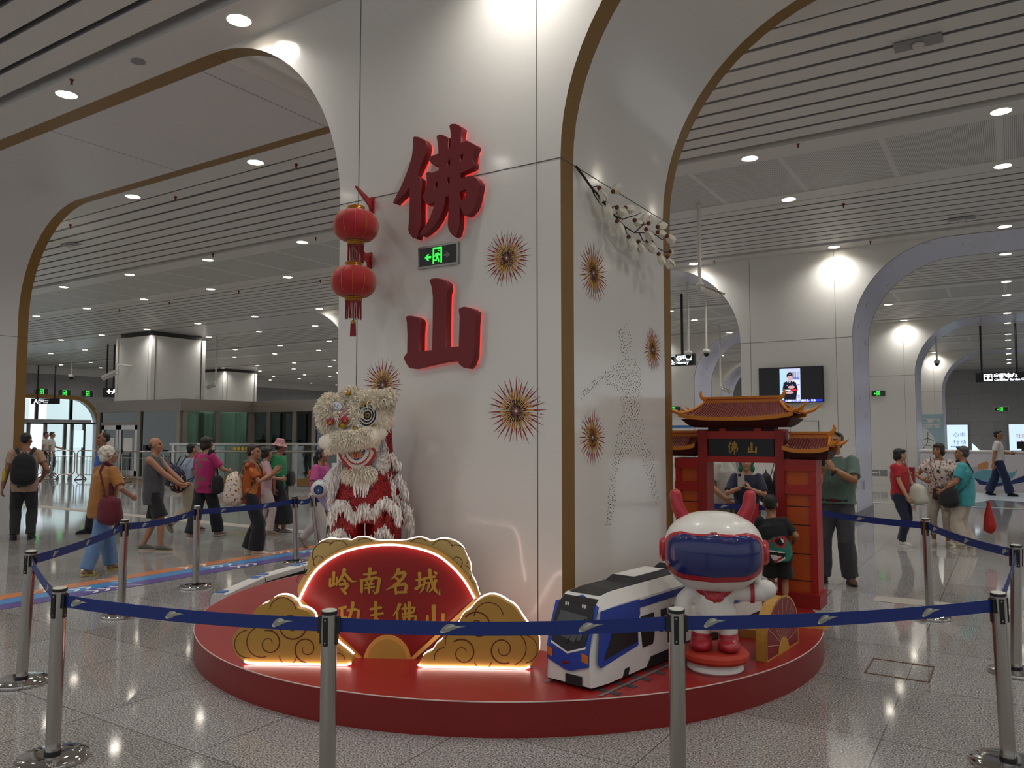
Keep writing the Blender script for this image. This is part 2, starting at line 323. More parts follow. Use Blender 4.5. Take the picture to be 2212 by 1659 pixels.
# --- arch lines
def arc(cx, cz, r, a0, a1, n=18): return [(cx+r*math.cos(R(a0+(a1-a0)*i/n)), cz+r*math.sin(R(a0+(a1-a0)*i/n))) for i in range(n+1)]
def side_path(x, sgn):       # jamb then quarter circle up to the soffit, on the sgn side of a pillar
    return [(x, 0), (x, ZS)] + [(x+sgn*RA*(1-math.cos(R(a))), ZS+RA*math.sin(R(a))) for a in range(5, 91, 5)]
def pillar(name, xa, xb, y, front, reveal, edge, ew=(.19, .17), left=True, right=True):
    Lp = side_path(xa, -1) if left else [(xa, 0), (xa, ZC)]; Rp = side_path(xb, 1) if right else [(xb, 0), (xb, ZC)]
    g = G(); poly = Lp[::-1] + Rp; n = len(poly)
    for yy in (y, y+DEP):
        # three flat panels: left flare, shaft, right flare (keeps the faces clean)
        g.pts([(q[0], yy, q[1]) for q in Lp] + [(xa, yy, ZC)]) if left else None
        g.pts([(q[0], yy, q[1]) for q in Rp] + [(xb, yy, ZC)]) if right else None
        g.pts([(xa, yy, 0), (xb, yy, 0), (xb, yy, ZC), (xa, yy, ZC)])
    ob = struct(g.build(name, front, smooth=False))
    for P, on in ((Lp, left), (Rp, right)):
        def strip(ya, yb):
            h = G(); m_ = len(P); h.add([(q[0], yy, q[1]) for yy in (ya, yb) for q in P], [(i, i+1, m_+i+1, m_+i) for i in range(m_-1)]); return h
        o = strip(y+ew[0], y+DEP-ew[1]).build('reveal', reveal, ob, ang=60); o['kind'] = 'structure'
        for ya, yb in ((y, y+ew[0]), (y+DEP-ew[1], y+DEP)):
            o = strip(ya, yb).build('trim', edge, ob, ang=60); o['kind'] = 'structure'
    return ob
def soffit(name, xa, xb, y, mt, edge, ew=(.19, .17)):
    g = G(); g.bb((xa, y+ew[0], ZC-.002), (xb, y+DEP-ew[1], ZC+.05), 0)
    g.bb((xa, y, ZC-.002), (xb, y+ew[0], ZC+.05), 1); g.bb((xa, y+DEP-ew[1], ZC-.002), (xb, y+DEP, ZC+.05), 1)
    for x in range(int(xa)-1, int(xb), 3):
        if x > xa: g.bb((x, y+ew[0], ZC-.003), (x+.008, y+DEP-ew[1], ZC), 2)
    return struct(g.build(name, [mt, edge, 'joint'], smooth=False))
PX = 11.73
column = pillar('wall_center', -4.79, -2.634, Y0, 'panel', 'panel', 'gold')
pillar('wall_left_front', -16.52, -14.36, Y0, 'panel', 'soffit', 'gold')
pillar('wall_right_front', -2.634+RA*2+5.6, 8.6, Y0, 'panel', 'soffit', 'gold')
soffit('ceiling_arch_left', -14.36+RA, -4.79-RA, Y0, 'soffit', 'gold'); soffit('ceiling_arch_right', -2.634+RA, 4.78, Y0, 'soffit', 'gold')
soffit('ceiling_arch_far_left', -47, -16.52-RA, Y0, 'soffit', 'gold')
def joints(ob, xs, y, zs, xa, xb):
    g = G()
    for x in xs: g.bb((x-.0035, y-.0015, 0), (x+.0035, y+.001, ZC-.02))
    for z in zs: g.bb((xa, y-.0015, z-.0035), (xb, y+.001, z+.0035))
    o = g.build('panel_joint', 'joint', ob, smooth=False); o['kind'] = 'structure'
joints(column, (-4.576, -2.828), Y0, (ZS,), -4.79, -2.634)
g = G(); g.bb((-2.635, Y0, ZS-.0035), (-2.6325, Y0+DEP, ZS+.0035)); struct(g.build('panel_joint', 'joint', column, smooth=False))
g = G(); g.bb((-14.361, Y0, ZS-.3), (-14.358, Y0+DEP, ZS-.293)); struct(g.build('trim_1', 'joint', smooth=False))
tvw = pillar('wall_back_screen', -4.893, -2.638, Y0+T, 'wallp', 'silver', 'bronze', (.045, .045))
joints(tvw, (-4.68, -2.95), Y0+T, (ZS,), -4.893, -2.638)
pillar('wall_back_far_right', 9.09-2.25, 9.09, Y0+T, 'wallp', 'silver', 'bronze', (.045, .045))
pillar('wall_back_hidden', -16.52, -14.36, Y0+T, 'wallp', 'silver', 'bronze', (.045, .045))
soffit('ceiling_arch_back', -2.638+RA, 6.84-RA, Y0+T, 'silver', 'bronze', (.045, .045)); soffit('ceiling_arch_back_left', -14.36+RA, -4.893-RA, Y0+T, 'soffit', 'bronze', (.045, .045))
soffit('ceiling_arch_back_far', -47, -16.52-RA, Y0+T, 'soffit', 'bronze', (.06, .06))
for k, xl in ((2, -14.4), (3, -14.4)):
    w_ = pillar('wall_back_row', -4.893, -2.638, Y0+T*k, 'wallp', 'silver', 'bronze', (.045, .045)); joints(w_, (-4.68, -2.95), Y0+T*k, (ZS,), -4.893, -2.638)
    pillar('wall_back_row', -15.2, -10.23 if k == 2 else -13, Y0+T*k, 'wallp', 'silver', 'bronze', (.045, .045))
    soffit('ceiling_arch_row', -2.638+RA, 12, Y0+T*k, 'silver', 'bronze', (.045, .045)); soffit('ceiling_arch_row', -8.4, -4.893-RA, Y0+T*k, 'silver', 'bronze', (.045, .045))
    soffit('ceiling_arch_row', -47, -17.1, Y0+T*k, 'soffit', 'bronze', (.06, .06))
# baseboard and door on the screen wall
g = G(); g.bb((-4.9, Y0+T-.015, 0), (-2.63, Y0+T, .14)); g.bb((-2.638, Y0+T, 0), (-2.622, Y0+T+DEP, .14)); struct(g.build('baseboard_back', 'grey', smooth=False))
g = G()
xa, xb = -3.90, -3.33
for a, b in (((xa, 0), (xa+.012, 1.97)), ((xb, 0), (xb+.012, 1.97)), ((xa, 1.96), (xb+.012, 1.972))): g.bb((a[0], Y0+T-.003, a[1]), (b[0], Y0+T+.001, b[1]))
d_ = struct(g.build('door_1', 'joint', smooth=False))
g = G(); g.bb((-2.637, Y0+T+.75, .55), (-2.60, Y0+T+.80, .72)); struct(g.build('door_handle', 'chrome', d_))
# shafts (square columns) of the lift hall on the left
def shaft(xa, xb, y, z0):
    g = G(); yb = y+2.25
    g.bb((xa, y, z0), (xb, yb, ZC-.17)); g.bb((xa+.08, y+.08, ZC-.17), (xb-.08, yb-.08, ZC), 1)
    g.bb((xa-.03, y-.02, z0), (xa+.1, y+.01, ZC-.17)); g.bb((xb-.14, y-.02, z0), (xb+.02, y+.14, ZC-.17)); g.bb((xb-.01, yb-.14, z0), (xb+.02, yb+.02, ZC-.17))
    g.bb((xb-.155, y-.022, z0), (xb-.14, y, ZC-.17), 1); g.bb((xb, y+.14, z0), (xb+.022, y+.155, ZC-.17), 1); g.bb((xb, yb-.155, z0), (xb+.022, yb-.14, ZC-.17), 1)
    struct(g.build('wall_shaft', ['wallp', 'dgrey'], smooth=False))
shaft(-28.62, -26.42, Y0+T, 2.9); shaft(-40.4, -38.2, Y0+2*T, 0)
# outer walls
g = G(); dy0, dy1, dz, dr = 20.2, 26.1, 3.7, 1.5
P = [(56, 0), (56, 5.1), (8, 5.1), (8, 0), (dy0, 0), (dy0, dz)] + [(dy1-dr+dr*math.sin(R(a)), dz-dr+dr*math.cos(R(a))) for a in range(0, 91, 10)] + [(dy1, 0)]
g.prism(P, (-46, 0, 0), (0, 1, 0), (0, 0, 1), -.35, 0)
struct(g.build('wall_left', 'stone', smooth=False))
g = G(); g.bb((-46.4, 8, 5.08), (-45.75, 56, 5.6)); struct(g.build('trim_2', 'soffit', smooth=False))
g = G(); Q = [(dy0, 0), (dy0, dz)] + P[6:]; Q2 = [(dy0, dz+.22)] + [(dy1-dr+(dr+.22)*math.sin(R(a)), dz-dr+(dr+.22)*math.cos(R(a))) for a in range(0, 91, 10)] + [(dy1+.22, 0)]
g.prism([(dy0, dz)] + P[6:] + Q2[::-1], (-46, 0, 0), (0, 1, 0), (0, 0, 1), 0, .05); struct(g.build('trim_3', 'gold', smooth=False))
g = G(); g.bb((-47, 53, 0), (14, 53.3, 5.6)); struct(g.build('wall_back', 'stone', smooth=False))
# glowing backdrop panel standing in for daylight beyond the glass doors
M['day'] = mat('overcast_daylight', 'e8f0f6', .6, emit=1.15, ecol='e4eef8')
g = G(); g.bb((-51.1, 12, -.1), (-51, 40, 5.2)); struct(g.build('daylight_backdrop', 'day', smooth=False))
# ------------------------------------------------------------------ recessed round ceiling lamps
lampg = G(); lampg.lathe([(.125, 0), (.125, -.012), (.108, -.016), (.105, -.004)], n=24)
rim_me = lampg.build('lamp_rim', 'lamprim'); dg_ = G(); dg_.lathe([(.001, -.008), (.105, -.008)], n=24); dif_me = dg_.build('diffuser', 'lamp')
l0 = thing('ceiling_light', 'tmp', 'ceiling light', (0, 4.5, ZC)); rim_me.parent = l0; dif_me.parent = l0
sd = bpy.data.lights.new('bulb', 'SPOT'); sd.energy = BEAM*1.15; sd.spot_size = R(150); sd.spot_blend = 1.0; sd.shadow_soft_size = .09; sd.color = (1, .97, .93)
sp_ = bpy.data.objects.new('bulb', sd); COL.objects.link(sp_); sp_.parent = l0; sp_.location = (0, 0, -.03)
nm = {-1: 'behind the camera bay', 0: 'first', 1: 'second', 2: 'third', 3: 'fourth'}
rows = []
for k in range(0, 4):
    for nme, yy in (('before the arch', 4.497), ('just behind the arch', 7.085), ('near edge of perforated strip', 10.62), ('far edge of perforated strip', 12.845)):
        rows.append((k, nme, yy+T*k))
order = ['first', 'second', 'third', 'fourth', 'fifth', 'sixth', 'seventh', 'eighth', 'ninth', 'tenth', 'eleventh', 'twelfth', 'thirteenth', 'fourteenth', 'fifteenth', 'sixteenth']
first = True
for ri, (k, nme, yy) in enumerate([(-1, 'over the near floor', -1.6), (-1, 'over the near floor, second row', .675)] + rows):
    n = 0
    for i in range(-2, 16):
        x = .03-2.923*i
        if x < -45.5 or yy > 52: continue
        q = Vector((x, yy, ZC))-EYE; z = q.dot(fw); vis = z > 0 and abs(q.dot(rt))*F < 1106*z and abs(q.dot(up))*F < 830*z
        if not vis and (yy > 18 or x > 6 or x < -34): continue
        n += 1
        lab = '%s downlight from the right, %s bay, %s' % (order[n-1], nm[k], nme) if k >= 0 else '%s downlight from the right, %s' % (order[n-1], nme)
        if first: l0.location = (x, yy, ZC); l0['label'] = lab; l0['group'] = 'round ceiling downlights'; first = False
        else: dup(l0, loc=(x, yy, ZC), label=lab)
# ================================================================== COLUMN DECORATION
M['red_v'] = mat('red_vinyl', '8f1f1c', .38, noisy=.10, nscale=1.6, bump=.15, bscale=9); M['red_s'] = mat('red_vinyl_side', '7a1a18', .33, noisy=.05, nscale=2)
M['edgew'] = mat('pale_vinyl_edge', 'c9b4ae', .5)
M['letter'] = mat('red_foam_letter', '741a20', .5); M['letterglow'] = mat('red_back_light', 'ff3a30', .5, emit=1.1, ecol='ff3226')
M['goldf'] = mat('gold_foil', 'b9872f', .35, metal=.25); M['redf'] = mat('firework_red', '8f2b20', .5); M['goldr'] = mat('firework_gold', 'b98a2c', .5); M['cream'] = mat('cream_sticker', 'e7dccb', .4)
YF = Y0
def zpts(L, ox, oy, sc): return [(ox+a*sc, oy+b*sc) for a, b in L]
def wall_loop(L, y): return [(p.x, p.z) for p in (at(a, b, y=y) for a, b in L)]
FO1 = [(575,440),(600,420),(680,430),(800,490),(840,560),(840,640),(810,780),(720,980),(620,1200),(690,1225),(715,1260),(715,1500),(712,1800),(712,2100),(695,2250),(640,2443),(560,2415),(500,2340),(480,2270),(495,2050),(510,1700),(505,1405),(400,1560),(300,1650),(210,1740),(180,1730),(210,1660),(340,1400),(470,1080),(550,820),(580,600)]
FO2 = [(1045,420),(1070,385),(1140,380),(1275,445),(1262,665),(1328,640),(1330,350),(1300,200),(1330,170),(1400,165),(1470,190),(1540,245),(1520,350),(1520,545),(1640,500),(1820,590),(1825,620),(1775,740),(1750,880),(1780,960),(1770,1010),(1730,1045),(1505,1140),(1500,1275),(1690,1200),(1740,1195),(1830,1240),(1905,1350),(1900,1400),(1860,1598),(1820,1758),(1780,1848),(1690,1958),(1630,1978),(1575,1963),(1545,1880),(1490,1745),(1487,1950),(1485,2160),(1440,2360),(1390,2395),(1330,2340),(1280,2250),(1268,2160),(1280,1950),(1290,1700),(1298,1578),(1215,1610),(1205,1700),(1170,1850),(1080,2050),(980,2200),(850,2320),(760,2380),(705,2370),(720,2340),(800,2230),(900,2050),(970,1870),(1020,1690),(900,1763),(850,1755),(800,1690),(770,1610),(790,1560),(815,1530),(845,1400),(848,1250),(840,1140),(880,1125),(940,1140),(1085,1085),(1085,975),(1010,990),(930,930),(890,870),(890,840),(920,815),(1080,755),(1075,600)]
FOH = [[(1495,1500),(1632,1450),(1605,1660),(1560,1690),(1495,1692)],[(1255,890),(1320,862),(1320,990),(1255,1015)],[(1510,775),(1580,745),(1565,890),(1510,912)],[(1010,1315),(1072,1295),(1062,1440),(998,1460)],[(1250,1230),(1310,1208),(1308,1350),(1247,1372)]]
SHAN = [(665,115),(690,95),(760,85),(850,100),(930,145),(955,180),(960,260),(935,330),(925,700),(920,1220),(1140,1200),(1150,900),(1155,700),(1140,600),(1150,575),(1220,552),(1330,575),(1420,630),(1415,720),(1400,850),(1395,1100),(1385,1350),(1340,1480),(1290,1545),(1220,1535),(1150,1480),(1110,1415),(900,1435),(600,1500),(480,1530),(400,1548),(330,1535),(290,1480),(245,1390),(260,1350),(300,1300),(305,1000),(295,800),(280,720),(300,700),(350,697),(440,715),(500,755),(510,800),(495,1000),(492,1285),(705,1258),(715,900),(720,400),(705,240)]
for nm_, loops, lab, (ox, oy, sc) in (('wall_character', [FO1, FO2]+FOH, 'large red Chinese character 佛 above the exit sign on the white column', (830, 250, .1085)), ('wall_character', [SHAN], 'large red Chinese character 山 below the exit sign on the white column', (840, 590, .1326))):
    yf = YF-.085
    lp = [wall_loop(zpts(L, ox, oy, sc), yf) for L in loops]; c = [sum(q[i] for q in lp[0])/len(lp[0]) for i in (0, 1)]
    t = thing(nm_, lab, 'character', (c[0], YF, c[1]), group='red characters on the column')
    curve_shape('character_body', lp, (0, YF-.02, 0), Xv, Zv, .061, 'letter', t, bevel=.004)
    k = [[(c[0]+(a-c[0])*.985, c[1]+(b-c[1])*.985) for a, b in L] for L in lp[:2 if len(lp) > 1 else 1]]
    curve_shape('back_light', k, (0, YF-.008, 0), Xv, Zv, .006, 'letterglow', t)
# --- green running man exit signs
def exit_sign(o, u, v, w, h, lab, arrows=True, grp='green exit signs'):
    u, v, o = Vector(u), Vector(v), Vector(o); t = thing('exit_sign', lab, 'exit sign', o, group=grp); n = u.cross(v)
    g = G(); fr = [(-w/2, -h/2), (w/2, -h/2), (w/2, h/2), (-w/2, h/2)]; g.prism(fr, o, u, v, .001, .022); g.build('frame', 'steel', t, smooth=False)
    g = G(); b = .04*w; g.prism([(-w/2+b, -h/2+b), (w/2-b, -h/2+b), (w/2-b, h/2-b), (-w/2+b, h/2-b)], o, u, v, .020, .024); g.build('panel', 'dgrey', t, smooth=False)
    g = G(); s = h
    def rb(path, m=0): g.ribbon([(a*s, c*s, d*s) for a, c, d in path], o, u, v, .0255, m)
    for a in (-.26, .26): rb([(a*.85, -.34, .085), (a*.85, .34, .085)])
    rb([(-.2, .33, .09), (.2, .33, .09)]); rb([(.07, .2, .1), (.071, .202, .1)])
    rb([(.03, .09, .13), (-.02, -.1, .11)]); rb([(.02, .1, .06), (-.1, .08, .06), (-.14, -.03, .05)]); rb([(.05, .1, .06), (.12, 0, .06), (.17, .0, .05)]); rb([(-.02, -.08, .08), (.06, -.18, .07), (.08, -.28, .07)]); rb([(-.02, -.1, .08), (-.06, -.2, .07), (-.17, -.21, .06)])
    if arrows:
        rb([(-.36, -.03, .1), (-.6, -.03, .1)]); g.pts([o+u*(a*s)+v*(c*s)+n*.0255 for a, c in ((-.72, -.03), (-.55, .12), (-.47, .12), (-.56, -.03), (-.47, -.18), (-.55, -.18))])
    g.build('pictogram', 'green', t, smooth=False)
    if arrows:
        g = G(); g.ribbon([(.36*s, -.03*s, .08*s), (.56*s, -.03*s, .08*s)], o, u, v, .0252); g.pts([o+u*(a*s)+v*(c*s)+n*.0252 for a, c in ((.7, -.03), (.54, .1), (.47, .1), (.55, -.03), (.47, -.16), (.54, -.16))]); g.build('unlit_arrow', 'grey', t, smooth=False)
    return t
a_, b_ = at(906, 557, y=YF), at(992, 550, y=YF); h_ = at(950, 527, y=YF).z-at(950, 578, y=YF).z
exit_sign(at(949, 553, y=YF), Xv, Zv, b_.x-a_.x, h_*.93, 'green lit exit sign with left arrow between the two red characters')
# --- lanterns on red brackets
M['lant'] = mat('red_lantern_cloth', 'a8141c', .75, sheen=.3); M['lgold'] = mat('lantern_gold_braid', 'b98a35', .3, metal=.6); M['tass'] = mat('red_tassel_thread', '8c1a22', .6); M['brk'] = mat('red_bracket_metal', '9c1a1e', .35)
def lantern(px, py, brx, bry, lab, blab, tail):
    c = at(px, py, y=4.45); r = .174; t = thing('lantern', lab, 'lantern', c, group='red lanterns')
    g = G(); prof = [(.062, .118)] + [(.062+(r-.062)*math.sin(R(a))**.8, .118*math.cos(R(a))) for a in range(15, 166, 10)] + [(.062, -.118)]
    g.lathe(prof, c, 48); g.build('lantern_shade', 'lant', t)
    for k in range(12):
        g = G(); ph = 2*math.pi*k/12+.2; g.tube([c+Vector(((q+.001)*math.cos(ph), (q+.001)*math.sin(ph), z)) for q, z in prof], .0022, 6); g.build('rib', 'lgold', t)
    for z0 in (.118, -.155):
        g = G(); g.lathe([(.066, z0), (.069, z0+.005), (.066, z0+.012), (.069, z0+.018), (.066, z0+.025), (.069, z0+.031), (.066, z0+.036)], c, 32); g.build('collar', 'lgold', t)
    g = G()
    for k in range(70):
        ph = 2*math.pi*k/70; L = rnd.uniform(.12, .145); a = c+Vector((.06*math.cos(ph), .06*math.sin(ph), -.155)); g.tube([a, a+Vector((rnd.gauss(.0, .003), rnd.gauss(0, .003), -L))], .0026, 4)
    g.build('fringe', 'tass', t, smooth=False)
    g = G(); g.cyl(c+Zv*.118, c+Zv*.175, .0015); g.build('hanging_wire', 'lgold', t)
    if tail:
        q = c-Zv*.155; g = G(); g.cyl(q, q-Zv*.16, .004, m=1); g.lathe([(.005, .02), (.018, .012), (.022, 0), (.018, -.012)], q-Zv*.165, 16, 1)
        for k in range(26):
            ph = 2*math.pi*k/26; a = q-Zv*.175+Vector((.018*math.cos(ph), .018*math.sin(ph), 0)); g.tube([a, a+Vector((.004*math.cos(ph), .004*math.sin(ph), -rnd.uniform(.09, .105)))], .003, 4)
        g.build('tassel', ['tass', 'lgold'], t)
    w = at(brx, bry, y=YF); e = thing('lantern_bracket', blab, 'bracket', w, group='red lantern brackets')
    g = G(); g.box(w+Vector((0, -.011, 0)), (.045, .02, .135)); g.build('wall_plate', 'brk', e, smooth=False)
    tip = c+Zv*.18; d = (tip-w); d.z = 0; L = d.length; d.normalize(); g = G()
    g.prism([(.02, .03), (L*.5, .045), (L+.01, .055), (L+.01, .043), (L*.75, .02), (L*.45, -.005), (L*.2, -.03), (.02, -.055)], w, d, Zv, -.008, .008); g.build('arm', 'brk', e, smooth=False)
    return t
lantern(769, 488, 805, 445, 'upper red lantern hanging at the left edge of the column', 'upper red bracket holding a lantern on the column', False)
lantern(764, 609, 800, 564, 'lower red lantern with a small tail tassel, below the other lantern', 'lower red bracket between the two lanterns', True)
# --- firework stickers
def firework(cx, cy, rp, lab, plane, seed):
    q = random.Random(seed)
    if plane == 'y': c = at(cx, cy, y=YF); u, v = Xv, Zv; r = abs(at(cx, cy-rp, y=YF).z-c.z)
    else: c = at(cx, cy, x=-2.634); u, v = Yv, Zv; r = abs(at(cx, cy-rp, x=-2.634).z-c.z)
    g = G(); N = 56; w = Vector(u).cross(v)
    for k in range(N):
        a = 2*math.pi*(k+q.uniform(-.2, .2))/N; big = k % 2 == 0; L = r*(q.uniform(.86, 1) if big else q.uniform(.45, .7)); d = u*math.cos(a)+v*math.sin(a); s = (v*math.cos(a)-u*math.sin(a))*(.0072 if big else .0042)*r/.27
        o = c+w*.0015; i0 = r*.06
        g.add([o+d*i0, o+d*L*.55+s, o+d*L*.55-s], [(0, 1, 2)], 0); g.add([o+d*L*.55+s, o+d*L*.55-s, o+d*L], [(0, 1, 2)], 1)
        g.add([o+d*i0*.3, o+d*L*.33+s*.55, o+d*L*.33-s*.55], [(0, 1, 2)], 1)
        if not big and q.random() < .75:
            for j in range(3):
                p = o+d*(L+r*(.10+.035*j)); e = .0042; g.add([p+u*e, p+v*e, p-u*e, p-v*e], [(0, 1, 2, 3)], 1)
            m0 = o+d*(L+.02*r); m1 = o+d*(L+.09*r); g.add([m0+s*.3, m0-s*.3, m1], [(0, 1, 2)], 1)
    e = .03*r; g.add([c+w*.002+u*(e*math.cos(t*.785))+v*(e*math.sin(t*.785)) for t in range(8)], [tuple(range(8))], 2)
    ob = g.build('firework_sticker', ['goldr', 'redf', 'cream'], smooth=False); tag(ob, lab, 'sticker', 'firework stickers on the column')
firework(1095, 557, 66, 'firework sticker on the column front right of the exit sign', 'y', 1); firework(1115, 888, 80, 'largest firework sticker, on the column front low at the right', 'y', 2); firework(827, 832, 62, 'firework sticker on the column front half behind the lion head', 'y', 3)
firework(1282, 590, 72, 'firework sticker on the column side below the blossom branch', 'x', 4); firework(1280, 945, 68, 'lowest firework sticker on the column side', 'x', 5); firework(1410, 755, 54, 'small firework sticker by the far edge of the column side', 'x', 6)
# --- dotted kung fu figure on the column side
SIL = [[(1336,718),(1345,700),(1355,697),(1362,710),(1365,745),(1358,775),(1352,778),(1340,760)],[(1352,775),(1370,775),(1384,800),(1386,850),(1380,900),(1385,930),(1340,930),(1345,900),(1338,850),(1330,838),(1300,825),(1270,850),(1255,862),(1255,850),(1290,815),(1325,790)],[(1340,900),(1388,900),(1395,960),(1412,990),(1417,1040),(1425,1090),(1413,1095),(1400,1030),(1380,985),(1350,980),(1335,1010),(1328,1050),(1330,1085),(1318,1135),(1308,1140),(1316,1040),(1325,985)]]
def inside(p, L):
    r = False; j = len(L)-1
    for i in range(len(L)):
        if (L[i][1] > p[1]) != (L[j][1] > p[1]) and p[0] < (L[j][0]-L[i][0])*(p[1]-L[i][1])/(L[j][1]-L[i][1])+L[i][0]: r = not r
        j = i
    return r
g = G(); pts_ = []
while len(pts_) < 760:
    p = (rnd.uniform(1250, 1430), rnd.uniform(695, 1142))
    if any(inside(p, L) for L in SIL) and all(abs(p[0]-q[0])*1.9 + abs(p[1]-q[1]) > 6.5 for q in pts_[-400:]): pts_.append(p)
    else: pts_.append(None); pts_.pop(); SIL_n = globals().get('SIL_n', 0)+1
    if globals().get('SIL_n', 0) > 60000: break
for p in pts_:
    c = at(p[0], p[1], x=-2.634); e = .0052; g.add([c+Vector((.0012, e*math.cos(k*1.047), e*math.sin(k*1.047))) for k in range(6)], [tuple(range(6))])
tag(g.build('dotted_figure_sticker', 'black', smooth=False), 'dotted outline of a fighting figure on the side of the column', 'sticker')
# --- magnolia branch
M['bark'] = mat('dark_bark', '2a2421', .8); M['petal'] = mat('magnolia_petal', 'e6e0cf', .55, sheen=.2); M['bud'] = mat('brown_bud_scale', '6b3a1c', .7)
def bx_(zx, zy, off): p = at(1230+zx*.1507, 340+zy*.1507, x=-2.634+off); return p
br = thing('magnolia_branch', 'artificial white magnolia branch fixed across the column side', 'branch', bx_(95, 130, .02))
for nm2, paths in (('branch', [([(95,130,.02),(215,290,.03),(320,440,.05),(430,560,.08),(560,740,.1),(640,830,.12),(790,990,.13),(930,1080,.15),(1080,1080,.17)], .010), ([(320,440,.05),(360,540,.04),(430,650,.05),(470,700,.05)], .006), ([(640,830,.12),(760,890,.14),(870,850,.16),(950,830,.18),(1030,790,.2)], .006), ([(930,1080,.15),(1040,980,.17),(1110,950,.2)], .006), ([(1080,1080,.17),(1170,1170,.18),(1260,1300,.2),(1380,1360,.22),(1450,1350,.22)], .007), ([(1080,1080,.17),(1220,1100,.2),(1330,1180,.23),(1400,1120,.25)], .006), ([(1000,1080,.16),(1050,1190,.16),(1100,1230,.17)], .005), ([(560,740,.1),(650,700,.13),(690,710,.14)], .005), ([(330,430,.05),(400,410,.08),(430,440,.09)], .005), ([(790,990,.13),(820,1080,.12),(850,1130,.13)], .005), ([(640,830,.12),(690,790,.13),(735,795,.13)], .004)]),):
    for P, r in paths:
        g = G(); q = [bx_(*p) for p in P]; g.tube(q, [r*(1-.6*i/(len(q)-1)) for i in range(len(q))], 7); g.build('twig', 'bark', br)
def blossom(zx, zy, off, ang, L):
    b = bx_(zx, zy, off); d = (Yv*math.cos(R(ang))-Zv*math.sin(R(ang))+Xv*.12).normalized(); s = d.cross(Xv).normalized(); w = d.cross(s)
    k = G(); k.sph(b, .018, 10, 6, T=Matrix((s, w, d)).transposed().to_4x4()); bb = k.build('bud_scale', 'bud', br)
    g = G()
    for j in range(6):
        a = j*1.047+.3; e = s*math.cos(a)+w*math.sin(a); t2 = d.cross(e); op = rnd.uniform(.22, .42)
        rows_ = []
        for i in range(6):
            f = i/5; ww = L*.26*math.sin(math.pi*min(.97, .12+f*.82))**.8; cpt = b+d*(L*f)+e*(L*op*math.sin(f*2.1)); rows_.append([cpt-t2*ww+e*ww*-.25, cpt+e*.004, cpt+t2*ww+e*ww*-.25])
        g.loft(rows_, 0, False, False, loop=False)
    g.build('blossom', 'petal', br)
for zx, zy, off, a, L in ((430,440,.09,60,.10),(625,490,.1,-30,.11),(495,640,.08,55,.12),(680,715,.14,15,.11),(800,720,.15,0,.10),(685,915,.13,55,.11),(935,900,.17,10,.09),(1045,950,.2,-60,.09),(1135,945,.21,-50,.08),(1265,995,.24,-15,.11),(1100,1030,.2,35,.11),(1265,1070,.24,5,.09),(1400,1125,.25,15,.10),(850,1140,.13,45,.11),(990,1205,.16,50,.10),(1120,1195,.18,35,.12),(1280,1385,.2,45,.10),(1400,1430,.22,55,.10),(1440,1350,.22,5,.05)):
    blossom(zx, zy, off, a, L)
# ================================================================== RED PLATFORM
PC = Vector((-3.838, 5.985, 0)); PR, PH = 2.615, .2
g = G(); g.lathe([(PR, 0), (PR, PH-.004)], PC, 128); me_ = g
plat = thing('platform', 'round red vinyl covered platform around the white column', 'platform', PC)
o = g.build('side', 'red_s', plat); g = G(); g.lathe([(PR-.003, PH-.006), (PR-.003, PH), (.001, PH)], PC, 128); g.build('top', 'red_v', plat, ang=20)
g = G(); g.tube([PC+Vector(((PR-.001)*math.cos(t/64*math.pi), (PR-.001)*math.sin(t/64*math.pi), PH-.003)) for t in range(129)], .004, 6); g.build('edge_strip', 'edgew', plat)
# ------------------------------------------------------------------ queue posts and belts
M['belt'] = mat('navy_belt', '12296f', .55, noisy=.06, nscale=60); M['mark'] = mat('belt_mark_silver', 'bfc0b4', .4)
SW = [(0,.1),(.02,.3),(.08,.55),(.2,.85),(.31,1),(.5,.95),(.62,.82),(.42,.85),(.3,.7),(.2,.42),(.32,.6),(.5,.73),(.75,.8),(1,.75),(.75,.62),(.55,.45),(.35,.2),(.17,.03),(.06,0)]
def swoosh(g, o, u, v, w, m=0, h=.36):
    # the operator's mark: a hollow wing; drawn as strips so that the notch stays open
    o, u, v = Vector(o), Vector(u), Vector(v); P = [o+u*(a*w)+v*(b*w*h) for a, b in SW]; n = len(P)
    for i in range(9): j = n-1-i; g.add([P[i], P[min(i+1, 9)], P[max(j-1, 9)], P[j]], [(0, 1, 2, 3)], m) if i < 4 else None
    g.add([P[4], P[5], P[7], P[8]], [(0, 1, 2, 3)], m); g.add([P[5], P[6], P[7]], [(0, 1, 2)], m)
    g.add([P[4], P[8], P[9], P[14]], [(0, 1, 2, 3)], m) if False else None
    g.add([P[4], P[8], P[9], P[3]], [(0, 1, 2, 3)], m)
    g.add([P[9], P[10], P[15], P[16]], [(0, 1, 2, 3)], m); g.add([P[10], P[11], P[14], P[15]], [(0, 1, 2, 3)], m); g.add([P[11], P[12], P[13], P[14]], [(0, 1, 2, 3)], m); g.add([P[12], P[13], P[14]], [(0, 1, 2)], m)
    g.add([P[9], P[16], P[17], P[2]], [(0, 1, 2, 3)], m); g.add([P[2], P[3], P[9]], [(0, 1, 2)], m); g.add([P[1], P[2], P[17]], [(0, 1, 2)], m)
    return g
